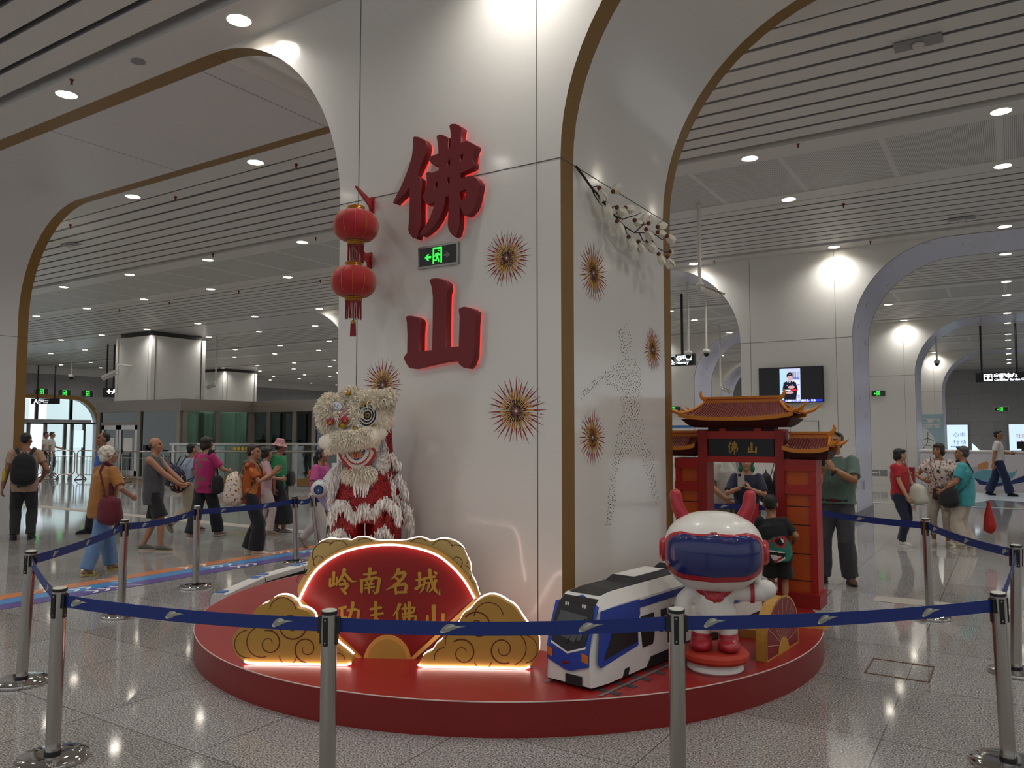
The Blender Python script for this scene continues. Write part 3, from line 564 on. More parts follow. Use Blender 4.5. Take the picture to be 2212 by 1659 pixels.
def post(b, t, lab, slots=(0,)):
    b = Vector(b); t = Vector(t); ax = (t-b).normalized(); L = (t-b).length
    o = thing('queue_post', lab, 'queue post', b, group='steel queue posts around the platform')
    e = ax.cross(Yv).normalized(); f = ax.cross(e); T = Matrix(((e.x, f.x, ax.x, b.x), (e.y, f.y, ax.y, b.y), (e.z, f.z, ax.z, b.z), (0, 0, 0, 1)))
    g = G(); g.lathe([(.036, .02), (.036, L-.012)], n=36, T=T); g.build('pole', 'steel', o)
    g = G(); g.lathe([(.038, L-.014), (.038, L-.002), (.033, L)], n=36, T=T); g.lathe([(.033, L), (.033, L+.001), (.001, L+.0012)], n=36, T=T, m=1); g.build('cap', ['black', 'mark'], o)
    g = G(); g.lathe([(.172, 0), (.175, .006), (.172, .022), (.16, .03), (.09, .036), (.042, .038)], b, 48); g.build('base', 'chrome', o)
    g = G(); g.lathe([(.041, .036), (.041, .052)], b, 30); g.build('base_collar', 'black', o)
    for a in (0, 90, 180, 270):
        g = G(); d = e*math.cos(R(a+20))+f*math.sin(R(a+20)); q = b+ax*(L-.085)+d*.036; s = ax.cross(d); g.prism([(-.011, -.065), (.011, -.065), (.011, .06), (-.011, .06)], q, s, ax, -.004, .005)
        for z in (-.05, .05): g.prism([(.004*math.cos(k*.785), z+.004*math.sin(k*.785)) for k in range(8)], q, s, ax, .005, .0058, 1)
        g.build('belt_slot', ['black', 'steel'], o, smooth=False)
    o['top'] = (t.x, t.y, t.z); return o
def belt(po, qo, first=.15, step=.62, sag=.02, flip=False):
    a = Vector(po['top'])-Zv*.065; b = Vector(qo['top'])-Zv*.065; d = b-a; d.normalize(); a = a+d*.045; b = b-d*.045; L = (b-a).length; N = 16; h = .031
    def pt(f): return a.lerp(b, f)-Zv*(sag*4*f*(1-f))
    s = d.cross(Zv).normalized(); g = G()
    g.loft([[pt(i/N)+Zv*h+s*.001, pt(i/N)-Zv*h+s*.001, pt(i/N)-Zv*h-s*.001, pt(i/N)+Zv*h-s*.001] for i in range(N+1)])
    bo = g.build('belt', 'belt', po, ang=50)
    g = G()
    for e in (a-d*.01, b+d*.01): g.box(e, (.03, .03, .07), rz=math.atan2(d.y, d.x))
    g.build('belt_clip', 'black', po, smooth=False)
    x = first; k = 0
    while x < L-.12:
        g = G(); f = x/L; u = (pt(min(1, f+.02))-pt(f)).normalized(); w = .115
        for sg in (1, -1): swoosh(g, pt(f)+s*.0022*sg-Zv*.021, u, Zv, w)
        g.build('belt_mark', 'mark', bo, smooth=False); x += step; k += 1
def up_from(px, py, b): # point at the given pixel, as far from the eye as b
    d = ray(px, py); return EYE+d*(depth(b)/F)
PP = {}
def addp(k, b, tpx, lab): b = Vector((b[0], b[1], 0)); PP[k] = post(b, up_from(*tpx, b), lab)
addp(1, at(46, 1476, z=0), (67, 1190), 'queue post nearest the left edge of the picture')
addp(2, at(113, 1642, z=0), (129, 1270), 'near queue post at bottom left where the long front belt begins')
addp(3, at(706, 1760, z=0), (711.5, 1318), 'front queue post standing before the lit red fan sign')
addp(4, at(1466, 1753, z=0), (1461, 1315), 'front queue post standing before the white statue')
addp(5, at(2179, 1656, z=0), (2156, 1280), 'near queue post at bottom right')
addp(6, at(2195, 1455, z=0), (2195, 1177), 'queue post at the right edge just behind the bottom right one')
addp(7, at(2010, 1335, z=0), (2000, 1120), 'queue post at right in front of the three chatting women')
addp(8, at(261, 1331, z=0), (269, 1123), 'queue post at left behind the legs of the white-haired woman')
addp(9, at(422, 1269, z=0), (426, 1093), 'queue post at left between the walking people and the coloured floor stripe')
addp(10, at(640, 1216, z=0), (637, 1072), 'queue post beside the toy bullet train')
addp(11, at(693, 1223, z=0), (675, 1069), 'leaning queue post behind the lion costume')
addp(12, (-2.2, 9.30), (1722, 1086), 'queue post hidden behind the right post of the red gate')
for a, b, f, st in ((1, 2, .06, .9), (2, 3, .04, .63), (3, 4, .45, .62), (4, 5, .09, .60), (5, 6, .25, .8), (7, 6, .12, .66), (12, 7, .14, .72), (1, 8, .32, .66), (8, 9, .25, .75), (9, 10, .33, .75), (10, 11, .08, .8)): belt(PP[a], PP[b], f, st, .02 if a != 8 else .03)
p13 = post((-5.6, 9.5, 0), (-5.6, 9.5, .89), 'queue post hidden behind the column'); belt(p13, PP[12], .42, .72); belt(PP[11], p13)
# ------------------------------------------------------------------ floor stripe, hatch, tactile strips
def decal(name, mt, polys, lab, cat, z=.002):
    g = G()
    for P, m in polys: g.pts([(x, y, z+.0006*m) for x, y in P], m)
    return tag(g.build(name, mt, smooth=False), lab, cat)
M['orange'] = mat('stripe_orange', 'c47a48', .3); M['sky'] = mat('stripe_blue', '4a86bd', .3); M['violet'] = mat('stripe_violet', '5a4a8c', .3); M['tact'] = mat('tactile_strip', 'a49d92', .4)
x0 = -9.04; pol = []
for i, (wa, wb) in enumerate(((0, .235), (.245, .49), (.50, .74))):
    pol.append(([(x0+wa, -2), (x0+wb, -2), (x0+wb, 16), (x0+wa, 16)], i))
for i in range(3):
    for y in (3.1, 4.35, 6.2, 7.6):
        for k in range(3): xx = x0+.03+.25*i; yy = y+.13*k+.2*i; pol.append(([(xx, yy), (xx+.09, yy+.08), (xx+.18, yy), (xx+.18, yy+.045), (xx+.09, yy+.125), (xx, yy+.045)], 3))
    for y in (2.2, 5.2, 8.6): pol.append(([(x0+.25*i, y), (x0+.24+.25*i, y+.1), (x0+.24+.25*i, y+.12), (x0+.25*i, y+.02)], 3))
decal('floor_stripe', ['orange', 'sky', 'violet', 'white'], pol, 'orange, blue and violet guide stripe on the floor at left', 'floor marking')
decal('tactile_strip', ['tact'], [([(-1.25, 8.82), (9, 8.82), (9, 9.12), (-1.25, 9.12)], 0)], 'pale tactile paving strip crossing the floor behind the platform at right', 'floor marking')
decal('tactile_strip', ['tact'], [([(-30, 9.5), (-10, 9.5), (-10, 9.82), (-30, 9.82)], 0)], 'pale tactile paving strip behind the walking people at left', 'floor marking')
g = G(); x, y, X, Y = -.937, 6.155, -.533, 6.575
for a, b in (((x, y), (X, y)), ((X, y), (X, Y)), ((X, Y), (x, Y)), ((x, Y), (x, y))): g.box(((a[0]+b[0])/2, (a[1]+b[1])/2, .0025), (abs(a[0]-b[0])+.012, abs(a[1]-b[1])+.012, .005))
hat = tag(g.build('floor_hatch', 'bronze', smooth=False), 'square access hatch frame in the floor at right of the platform', 'floor hatch')
# ================================================================== LIT FAN SIGN AND CLOUD BOARDS
M['fanred'] = mat('fan_red_panel', '7d1512', .4); M['foam'] = mat('gold_board_face', 'b08a3e', .45, noisy=.08, nscale=3); M['foamside'] = mat('gold_board_side', 'c8964a', .5); M['foamdk'] = mat('pale_gold_board_face', 'b9a267', .45)
M['line'] = mat('brown_painted_line', '5a2612', .5); M['led'] = mat('led_strip', 'fff2ee', .5, emit=10, ecol='ffd9d0'); M['goldchar'] = mat('gold_lettering', 'b08a34', .4, metal=.15)
SA, SB = at(527, 1434, z=PH), at(1150, 1446, z=PH); SU = (SB-SA).normalized(); SN = SU.cross(Zv)           # SN points to the viewer
def sp(px, py, off=0): p = at(px, py, o=SA+SN*off, n=SN); d = p-SA-SN*off; return (d.dot(SU), d.z)
def loop(L, off=0): return [sp(a, b, off) for a, b in L]
def so(off): return SA+SN*off
def smoothloop(L, n=2):
    for _ in range(n):
        Q = []
        for i in range(len(L)): a, b = L[i], L[(i+1) % len(L)]; Q += [(a[0]*.75+b[0]*.25, a[1]*.75+b[1]*.25), (a[0]*.25+b[0]*.75, a[1]*.25+b[1]*.75)]
        L = Q
    return L
def led(path, off, parent, r=.006): g = G(); g.tube([SA+SU*a+Zv*b+SN*off for a, b in path], r, 6); return g.build('led_strip', 'led', parent)
def stroke(name, P, off, mt, parent): g = G(); [g.ribbon(p, so(0), SU, Zv, off) for p in P]; return g.build(name, mt, parent, smooth=False)
def spiral(cx, cz, r0, r1, a0, turns, w=.007):
    n = int(26*turns); return [(cx+(r0+(r1-r0)*(i/n)**1.15)*math.cos(R(a0)+2*math.pi*turns*i/n), cz+(r0+(r1-r0)*(i/n)**1.15)*math.sin(R(a0)+2*math.pi*turns*i/n), w*(.55+.6*i/n)) for i in range(n+1)]
def arcl(cx, cz, r, a0, a1, w=.006): return [(cx+r*math.cos(R(a0+(a1-a0)*i/16)), cz+r*math.sin(R(a0+(a1-a0)*i/16)), w) for i in range(17)]
FB = -.20           # the fan stands a little behind the clouds
fan = thing('fan_sign', 'red fan shaped sign with gold Chinese lettering and a glowing white edge', 'sign', at(838, 1432, o=SA+SN*FB, n=SN))
rimA = [(646,1298),(671.5,1247.6),(697,1219),(734.5,1195.7),(782,1181.5),(841.6,1176),(892,1181.5),(939,1195.7),(971,1217.7),(1002,1251),(1026,1292)]
def dens(L, k=4):
    # smooth open curve through the points
    out = []
    for i in range(len(L)-1):
        p0, p1, p2, p3 = L[max(i-1, 0)], L[i], L[i+1], L[min(i+2, len(L)-1)]
        for j in range(k):
            t = j/k; out.append(tuple(.5*(2*p1[c]+(p2[c]-p0[c])*t+(2*p0[c]-5*p1[c]+4*p2[c]-p3[c])*t*t+(3*p1[c]-p0[c]-3*p2[c]+p3[c])*t**3) for c in (0, 1)))
    return out+[L[-1]]
arcp = loop(dens(rimA), FB)
face = arcp + loop([(886, 1430), (784, 1430)], FB)
curve_shape('fan_face', [face], so(FB-.06), SU, Zv, .05, 'fanred', fan)
g = G()
for q in (loop([(643, 1300), (652, 1296), (786, 1424), (776, 1424)], FB), loop([(1022, 1296), (1031, 1300), (893, 1426), (884, 1424)], FB)): g.prism(q, so(FB), SU, Zv, -.055, .02)
g.build('fan_guard', 'foamside', fan, smooth=False)
led(arcp, FB+.012, fan, .0075)
ou = loop(dens([(641,1300),(666,1244),(693,1214),(732,1190),(781,1175.5),(841.6,1169.5),(893,1175.5),(942,1190),(975,1212.7),(1007,1247),(1033,1294)]), FB); g = G(); g.prism(arcp+ou[::-1], so(FB), SU, Zv, -.06, .015); g.build('fan_rim', 'foamside', fan, smooth=False)
hc = sp(837, 1432, FB); hr = sp(888, 1432, FB)[0]-hc[0]
g = G(); g.prism([(hc[0]+hr*math.cos(R(a)), hc[1]+hr*1.15*math.sin(R(a))) for a in range(0, 181, 8)], so(FB), SU, Zv, -.02, .02); g.prism([(hc[0]+hr*.84*math.cos(R(a)), .006+hc[1]+hr*.97*math.sin(R(a))) for a in range(0, 181, 8)], so(FB), SU, Zv, .02, .024, 1)
g.prism([(hc[0]-hr*1.14, hc[1]), (hc[0]+hr*1.14, hc[1]), (hc[0]+hr*1.14, hc[1]+.015), (hc[0]-hr*1.14, hc[1]+.015)], so(FB), SU, Zv, -.02, .03); g.build('fan_pivot', ['foamside', 'foam'], fan, smooth=False)
# lettering: brush strokes (x, y, width) read off the board
CH = {'岭': ((690, 1215, .0633), [[(360,550,80),(352,690,85),(350,820,90)],[(485,330,100),(478,540,90),(470,730,80)],[(595,500,80),(590,690,70),(572,810,40)],[(335,820,90),(460,770,80),(640,690,55)],[(850,220,130),(820,380,115),(700,600,90),(580,760,36)],[(860,390,90),(1000,560,110),(1090,650,80),(1250,660,16)],[(790,570,50),(860,650,110)],[(665,765,80),(800,750,80),(940,725,95),(975,760,115),(850,930,90)],[(730,885,60),(820,980,95),(890,1070,110)]]),
 '南': ((690, 1215, .0633), [[(1720,190,125),(1700,400,110),(1660,590,85)],[(1490,420,60),(1700,400,90),(1930,355,90)],[(1380,600,60),(1430,650,100),(1430,1020,100)],[(1390,625,90),(1650,575,90),(1930,525,100),(2050,570,120),(2005,800,110),(1975,1000,125),(1900,1070,80),(1800,960,18)],[(1580,640,60),(1640,725,70)],[(1800,600,70),(1690,745,70)],[(1540,780,60),(1700,755,70),(1840,730,70)],[(1520,890,60),(1700,865,75),(1860,840,80)],[(1690,740,80),(1685,900,85),(1685,1050,60)]]),
 '名': ((830, 1215, .0633), [[(490,220,125),(420,390,100),(330,500,70),(195,592,16)],[(470,390,90),(680,335,110),(715,380,120),(610,560,100),(480,690,100),(260,845,80),(30,955,14)],[(350,500,60),(480,600,90)],[(375,820,90),(385,950,90),(395,1100,65)],[(400,805,80),(700,735,105),(755,800,125),(705,1010,100)],[(400,1030,80),(600,1020,80),(755,1020,80)]]),
 '城': ((830, 1215, .0633), [[(1200,350,125),(1205,580,100),(1195,810,90)],[(1065,620,60),(1180,605,80),(1290,580,80)],[(1025,885,60),(1085,905,120),(1200,830,80),(1320,745,40)],[(1360,520,80),(1370,700,80),(1310,920,80),(1190,1060,14)],[(1360,560,80),(1560,520,90),(1735,485,80)],[(1540,240,140),(1560,480,110),(1660,790,105),(1760,980,100),(1880,1110,100),(1895,870,16)],[(1690,315,60),(1775,385,100)],[(1760,590,115),(1690,800,95),(1620,930,75),(1500,1035,24)],[(1410,715,70),(1520,690,90),(1500,850,85),(1455,985,70),(1395,875,18)]]),
 '功': ((700, 1280, .1266), [[(245,275,30),(370,250,50)],[(300,275,45),(300,420,45)],[(235,470,40),(380,420,40)],[(490,165,58),(472,300,50),(420,450,50),(295,605,8)],[(390,310,40),(530,290,50),(590,312,55),(565,500,50),(512,585,44),(450,530,14)]]),
 '夫': ((700, 1280, .1266), [[(875,160,62),(882,420,50),(840,500,40),(690,608,8)],[(775,290,35),(970,260,52)],[(790,395,35),(1000,360,48)],[(890,440,40),(970,540,52),(1030,598,50),(1130,600,10)]]),
 '佛': ((700, 1280, .1266), [[(1290,195,62),(1250,300,46),(1170,405,12)],[(1245,340,46),(1245,595,40)],[(1380,200,46),(1382,400,44),(1345,520,40),(1270,605,14)],[(1455,165,62),(1450,400,50),(1440,645,40)],[(1320,282,35),(1480,262,45),(1540,262,52),(1525,330,40)],[(1340,372,35),(1520,340,42)],[(1342,360,40),(1330,430,44),(1500,405,42),(1565,410,46),(1550,500,46),(1518,545,36)]]),
 '山': ((700, 1280, .1266), [[(1870,220,78),(1870,525,56)],[(1760,400,50),(1755,575,46)],[(1728,572,50),(1860,552,36),(2010,535,42)],[(2030,368,56),(2020,600,50)]])}
for ch in '岭南名城功夫佛山':
    (ox, oy, sc), S = CH[ch]; m0 = (sp(ox+100*sc, oy, FB)[0]-sp(ox, oy, FB)[0])/100
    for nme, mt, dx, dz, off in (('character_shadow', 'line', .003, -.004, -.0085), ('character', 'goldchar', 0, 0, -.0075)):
        g = G(); kk = 0
        for P in S:
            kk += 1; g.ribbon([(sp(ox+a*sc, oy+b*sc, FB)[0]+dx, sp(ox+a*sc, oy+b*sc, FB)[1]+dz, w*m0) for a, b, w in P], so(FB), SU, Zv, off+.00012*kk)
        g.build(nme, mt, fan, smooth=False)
# cloud band behind the fan
CB = FB-.075
band = [(641,1284),(643,1268),(650,1252),(664,1236),(662.7,1220),(668,1204),(671.5,1194),(679,1180),(694.4,1168),(714,1165),(728,1168),(744,1166),(756,1170),(766,1164),(774,1161.5),(791,1162),(802,1167),(815,1170),(837,1169.5),(870,1170),(886,1166),(904,1161.5),(920,1166),(930,1172),(950,1165),(971,1166),(992,1176),(1004.7,1194),(1008,1206),(1016,1222),(1013.5,1240),(1024,1256),(1031,1276),(1036,1295),(1020,1300),(840,1300),(660,1300)]
curve_shape('cloud_band', [smoothloop(loop(band, CB), 2)], so(CB-.07), SU, Zv, .06, 'foamdk', fan, bevel=.002)
led(smoothloop(loop(band[:-3], CB), 2)[:-6], CB-.055, fan)
def pr(px, off): return sp(px, 1300, off)[0]
ln = []
for cx, cy, r, a0, a1 in ((702,1200,28,60,200),(730,1190,22,20,150),(788,1190,26,20,130),(655,1255,14,60,200),(905,1190,26,50,160),(955,1190,24,20,150),(984,1205,27,-30,110),(1000,1240,18,-60,80),(1020,1275,16,-20,100)):
    c = sp(cx, cy, CB); k = (sp(cx+10, cy, CB)[0]-c[0])/10; ln.append(arcl(c[0], c[1], r*k, a0, a1, .005))
for cx, cy, s in ((690, 1212, 1), (985, 1214, -1)):
    c = sp(cx, cy, CB); k = (sp(cx+10, cy, CB)[0]-c[0])/10; ln.append([(c[0]+s*(a-c[0]), b, w) for a, b, w in spiral(c[0], c[1], 3*k, 16*k, 200, 1.15, .005)])
stroke('painted_line', ln, CB-.0065, 'line', fan)
def cloud(lab, L, base, lobes, spirals, arcs, name='cloud_board', tail=None):
    o = thing(name, lab, 'cloud board', SA+SU*sum(q[0] for q in base)/2, group='gold cloud boards of the sign')
    lp = smoothloop(L, 2); back = [(a*.985+.015*sum(q[0] for q in L)/len(L), b) for a, b in lp]
    curve_shape('board', [lp], so(-.06), SU, Zv, .06, 'foam', o, bevel=.003)
    up_ = [p for p in lp if p[1] > .06]
    led([p for p in lp if p[1] > .05], -.085, o); led([(base[0][0], .02), (base[0][0]+.03, .008)]+[(base[1][0]-.03, .008), (base[1][0], .02)], .012, o)
    S = [spiral(*q) for q in spirals]+[arcl(*q) for q in arcs]
    stroke('painted_line', S, .0035, 'line', o); return o
def z4(L): return [sp(490+a*.2283, 1270+b*.2283) for a, b in L]
def z6(L): return [sp(880+a*.2441, 1270+b*.2441) for a, b in L]
k4 = sp(600, 1400)[0]-sp(590, 1400)[0]; k4 = k4*.02283; k6 = (sp(1010, 1400)[0]-sp(1000, 1400)[0])*.02441
LC = z4([(165,695),(95,640),(60,560),(55,480),(85,420),(150,368),(180,330),(240,300),(245,250),(305,172),(385,148),(430,100),(510,78),(590,98),(645,150),(662,195),(750,212),(808,262),(815,335),(880,360),(912,400),(960,470),(1040,550),(1100,595),(1155,640),(1188,690),(1170,722),(900,716),(500,713),(215,713)])
def c4(x, y): return z4([(x, y)])[0]
def c6(x, y): return z6([(x, y)])[0]
cloud('left gold cloud board with spiral lines and a glowing foot', LC, (z4([(170, 700)])[0], z4([(1180, 700)])[0]), None,
      [(*c4(612,350), 35*k4, 145*k4, 180, 1.45, .009), (*c4(400,525), 30*k4, 125*k4, 0, 1.3, .009), (*c4(755,575), 35*k4, 125*k4, 160, 1.3, .009)],
      [(*c4(530,220), 125*k4, 10, 170, .006), (*c4(330,510), 140*k4, 100, 290, .007), (*c4(580,640), 80*k4, 180, 350, .007), (*c4(200,530), 125*k4, 95, 280, .006), (*c4(800,520), 135*k4, 5, 110, .007), (*c4(1050,690), 70*k4, 10, 100, .006)])
RC = z6([(95,690),(112,650),(150,600),(225,568),(238,530),(270,495),(312,470),(318,425),(360,372),(450,332),(488,240),(560,200),(610,128),(700,75),(780,75),(850,108),(875,128),(950,168),(1000,245),(1060,335),(1110,362),(1160,430),(1165,560),(1140,620),(1090,690),(1025,722),(700,714),(100,707)])
cloud('right gold cloud board with spiral lines next to the blue train', RC, (z6([(95, 695)])[0], z6([(1085, 695)])[0]), None,
      [(*c6(625,340), 35*k6, 135*k6, 0, 1.4, .009), (*c6(490,575), 35*k6, 125*k6, 20, 1.3, .009), (*c6(845,545), 35*k6, 125*k6, 170, 1.35, .009)],
      [(*c6(720,260), 130*k6, 10, 175, .006), (*c6(450,480), 115*k6, 80, 190, .007), (*c6(900,530), 150*k6, -70, 70, .007), (*c6(1030,540), 120*k6, -80, 85, .006), (*c6(330,620), 90*k6, 90, 190, .006), (*c6(670,640), 75*k6, 190, 350, .007)])
# ================================================================== RED GATE
M['gred'] = mat('gate_red_paint', '8e1c18', .45, noisy=.08, nscale=5); M['gredl'] = mat('gate_bright_red_paint', 'a3201a', .4, noisy=.06, nscale=5); M['gora'] = mat('gate_orange_panel', 'b8501c', .5, noisy=.07, nscale=6); M['tile'] = mat('roof_tile_red', '6d2b22', .5); M['eave'] = mat('roof_edge_orange', 'c77a1f', .45, noisy=.08, nscale=12); M['under'] = mat('roof_underside_brown', '3a1712', .6); M['plaq'] = mat('plaque_black', '15141a', .35)
GY = 7.15; gate = thing('gate', 'red model gateway with tiled roofs and a black plaque at the right of the platform', 'gate', (-2.09, GY, PH))
def gx(px, y=GY): return at(px, 1000, y=y).x
def gz(py, px=1600, y=GY): return at(px, py, y=y).z
def gbox(name, mt, x0, x1, z0, z1, y0, y1, par=gate): g = G(); g.bb((x0, y0, z0), (x1, y1, z1)); return g.build(name, mt, par, smooth=False)
xl0, xl1, xr0, xr1 = -2.484, -2.400, -1.780, -1.704; GD = .20; ztop = 1.742
gbox('post', 'gred', xl0, xl1, PH+.10, ztop, GY, GY+GD); gbox('post', 'gred', xr0, xr1, PH+.10, ztop, GY, GY+GD)
gbox('beam', 'gredl', xl1, xr0, 1.655, 1.725, GY+.015, GY+GD-.015); gbox('beam', 'gredl', xl1, xr0, 1.440, 1.495, GY+.015, GY+GD-.015); gbox('roof_beam', 'under', xl1, xr0, 1.725, 1.80, GY+.05, GY+GD-.05)
for x in (-2.25, -1.93): gbox('bracket', 'gredl', x-.03, x+.03, 1.725, 1.75, GY+.01, GY+.19)
pq = gbox('plaque', 'plaq', xl1+.015, xr0-.015, 1.495, 1.655, GY+.03, GY+GD-.03)
m0 = 1/(F/depth((-2.1, GY, 1.57)))
def gatechar(S, ox, oy, cx, h):
    xs = [a for P in S for a, _, _ in P]; ys = [b for P in S for _, b, _ in P]; k = h/(max(ys)-min(ys)); g = G()
    for j, P in enumerate(S): g.ribbon([((a-(max(xs)+min(xs))/2)*k, -(b-(max(ys)+min(ys))/2)*k, w*k*1.12) for a, b, w in P], (cx, GY+.03, 1.572), Xv, Zv, .002+.0001*j)
    g.build('lettering', 'goldchar', pq, smooth=False)
gatechar(CH['佛'][1], 0, 0, gx(1581), .112); gatechar(CH['山'][1], 0, 0, gx(1623), .095)
for (a, b) in ((-2.715, xl0), (xr1, -1.44)):       # side walls
    y0, y1 = GY+.02, GY+GD+.05
    gbox('plinth', 'gred', a-.02, b+.02, PH, PH+.125, y0-.05, y1+.03)
    gbox('wing_wall', 'gora', a+.006, b-.006, PH+.12, 1.46, y0+.02, y1-.006)
    gbox('rail', 'gredl', a-.004, b+.004, 1.375, 1.475, y0-.008, y1+.002); gbox('rail', 'gredl', a-.004, b+.004, 1.17, 1.25, y0-.008, y1+.002)
    w = .055
    for p, q in ((a, a+(w if a < -2.5 else .012)), (b-(.012 if a < -2.5 else w), b)): gbox('stile', 'gredl', p, q, PH+.12, 1.375, y0, y1)
    g = G()
    for z in (.42, .65, .90, 1.06): g.bb((a+.013, y0+.017, z), (b-.013, y0+.0215, z+.008))
    g.build('panel_line', 'under', gate, smooth=False)
for a, b in ((xl0-.03, xl1+.03), (xr0-.03, xr1+.03)): gbox('post_foot', 'gred', a, b, PH, PH+.11, GY-.04, GY+GD+.03)
def roof(cx, cy, hw, hd, z0, zr, rw, tipo, tipz, lift, two=True, ends=(1, 1), name='roof'):
    # hipped roof with upswept corners: profile from eave (hw, hd, z0) to ridge (rw, zr)
    def S(u, f):           # u across -1..1, f 0 eave .. 1 ridge, front side
        x = u*(hw+(rw-hw)*f); y = -hd*(1-f); z = z0+(zr-z0)*(f**1.45)+lift*abs(u)**3*(1-f)**2; return x, y, z
    N = 60; K = 8
    for sg in (1, -1):
        g = G()
        rows_ = [[(cx+S(-1+2*j/N, i/K)[0], cy+sg*S(-1+2*j/N, i/K)[1], S(-1+2*j/N, i/K)[2]) for j in range(N+1)] for i in range(K+1)]
        g.loft(rows_, 0, False, False, loop=False); r = g.build('roof_slope', 'tile', gate)
        nt = int(rw*2/.021)
        g = G()
        for j in range(nt+1):
            xx = -rw+2*rw*j/nt; P = []
            for i in range(7):
                f = i/6; hwf = hw+(rw-hw)*f; u = xx*(1+(hw/rw-1)*(1-f)*.35)/hwf; x, y, z = S(max(-1, min(1, u)), f); P.append((cx+x, cy+sg*y, z+.004))
            g.tube(P, .0075, 6)
        for e in (-1, 1):
            for q in range(1, 5):
                f1 = 1-q/6; P = []
                for i in range(5):
                    f = f1*i/4; hwf = hw+(rw-hw)*f; xx = rw+(hw-rw)*(1-f1)*.93; u = min(1, xx*(1-.06*f)/hwf); x, y, z = S(e*u, f); P.append((cx+x, cy+sg*y, z+.004))
                g.tube(P, .0075, 6)
        g.build('tile_row', 'tile', r)
        g = G(); P = [S(-1+2*j/30, 0) for j in range(31)]; g.loft([[(cx+x, cy+sg*y, z-.028), (cx+x, cy+sg*(y-.01), z-.026), (cx+x, cy+sg*(y-.01), z+.006+.004*(k % 2)), (cx+x, cy+sg*y, z+.008)] for k, (x, y, z) in enumerate(P)]); g.build('eave_edge', 'eave', gate, smooth=False)
    for e in (-1, 1):
        if not ends[0 if e < 0 else 1]: continue
        g = G(); rows_ = []
        for i in range(K+1):
            f = i/K; x, y, z = S(e, f); rows_.append([(cx+x, cy+y, z), (cx+x, cy, z-.01*(1-f)), (cx+x, cy-y, z)])
        g.loft(rows_, 0, False, False, loop=False); g.build('roof_end', 'tile', gate)
        for sg in (1, -1):
            g = G(); P = [S(e, 1-i/8) for i in range(9)]; q = [(cx+x, cy+sg*y, z+.012) for x, y, z in P]; q += [(cx+e*(hw+tipo*.5), cy-sg*(hd+tipo*.15), q[-1][2]+tipz*.3), (cx+e*(hw+tipo), cy-sg*(hd+tipo*.25), q[-1][2]+tipz)]
            g.tube(q, [.013]*7+[.015, .019, .016, .005], 8); g.build('hip_ridge', 'eave', gate)
            g = G(); k = P[6]; g.tube([(cx+k[0], cy+sg*k[1], k[2]+.015), (cx+k[0]+e*.015, cy+sg*k[1]*1.03, k[2]+.035), (cx+k[0]+e*.035, cy+sg*k[1]*1.05, k[2]+.052)], [.014, .012, .004], 8); g.build('roof_ornament', 'eave', gate)
    g = G(); g.bb((cx-rw-.01, cy-.016, zr-.01), (cx+rw+.01, cy+.016, zr+.018)); g.bb((cx-rw-.01, cy-.012, zr+.018), (cx+rw+.01, cy+.012, zr+.032), 1); g.bb((cx-rw-.015, cy-.02, zr+.032), (cx+rw+.015, cy+.02, zr+.052)); g.build('ridge', ['eave', 'gora'], gate, smooth=False)
    for e in (-1, 1):
        if not ends[0 if e < 0 else 1]: continue
        g = G(); g.tube([(cx+e*(rw-.01), cy, zr+.02), (cx+e*(rw+.03), cy, zr+.05), (cx+e*(rw+.045), cy, zr+.085), (cx+e*(rw+.035), cy, zr+.11)], [.022, .02, .014, .008], 8); g.build('ridge_finial', 'eave', gate)
    g = G(); g.loft([[(cx-hw*.97, cy-hd*.96, z0-.006), (cx+hw*.97, cy-hd*.96, z0-.006), (cx+hw*.97, cy+hd*.96, z0-.006), (cx-hw*.97, cy+hd*.96, z0-.006)], [(cx-hw*.88, cy-hd*.7, z0-.06), (cx+hw*.88, cy-hd*.7, z0-.06), (cx+hw*.88, cy+hd*.7, z0-.06), (cx-hw*.88, cy+hd*.7, z0-.06)], [(cx-hw*.80, cy-hd*.5, z0-.085), (cx+hw*.80, cy-hd*.5, z0-.085), (cx+hw*.80, cy+hd*.5, z0-.085), (cx-hw*.80, cy+hd*.5, z0-.085)]]); g.build('eave_soffit', 'under', gate, smooth=False)
gc = GY+GD/2
roof(-2.095, gc, .515, .26, 1.845, 1.995, .345, .13, .075, .04)
roof(-2.685, gc+.03, .195, .20, 1.575, 1.68, .165, .09, .05, .03, ends=(1, 0)); roof(-1.505, gc+.03, .195, .20, 1.56, 1.668, .165, .09, .05, .03, ends=(0, 1))
# ================================================================== RED TOY FAN, CLOUD CUSHIONS
M['pfan'] = mat('small_fan_red', '7a1c22', .45); M['pgold'] = mat('small_fan_gold', 'b98a3a', .45); M['pline'] = mat('small_fan_line', 'c9a98a', .45)
fa, fb = at(1657, 1431, z=PH), at(1724, 1388, z=PH); fu = (fb-fa); fl = fu.length; fu.normalize(); fn = fu.cross(Zv); fo = thing('fan_prop', 'small upright red fan board with gold rays beside the statue', 'fan board', (fa+fb)/2)
fh = .375; prof = [(0, 0)]+[(fl/2-fl/2*math.cos(R(a)), fh*.36+fh*.64*math.sin(R(a))) for a in range(0, 181, 10)]+[(fl, 0)]
g = G(); g.prism(prof, fa, fu, Zv, -.075, 0, 0, 1); g.build('board', ['pfan', 'pgold'], fo, smooth=False)
g = G()
for i in range(len(prof)-1): g.ribbon([(*prof[i], .014), (*prof[i+1], .014)], fa, fu, Zv, .0015, 0, False)
g.ribbon([(0, .006, .012), (fl, .006, .012)], fa, fu, Zv, .0015, 0, False); g.build('border', 'pgold', fo, smooth=False)
g = G()
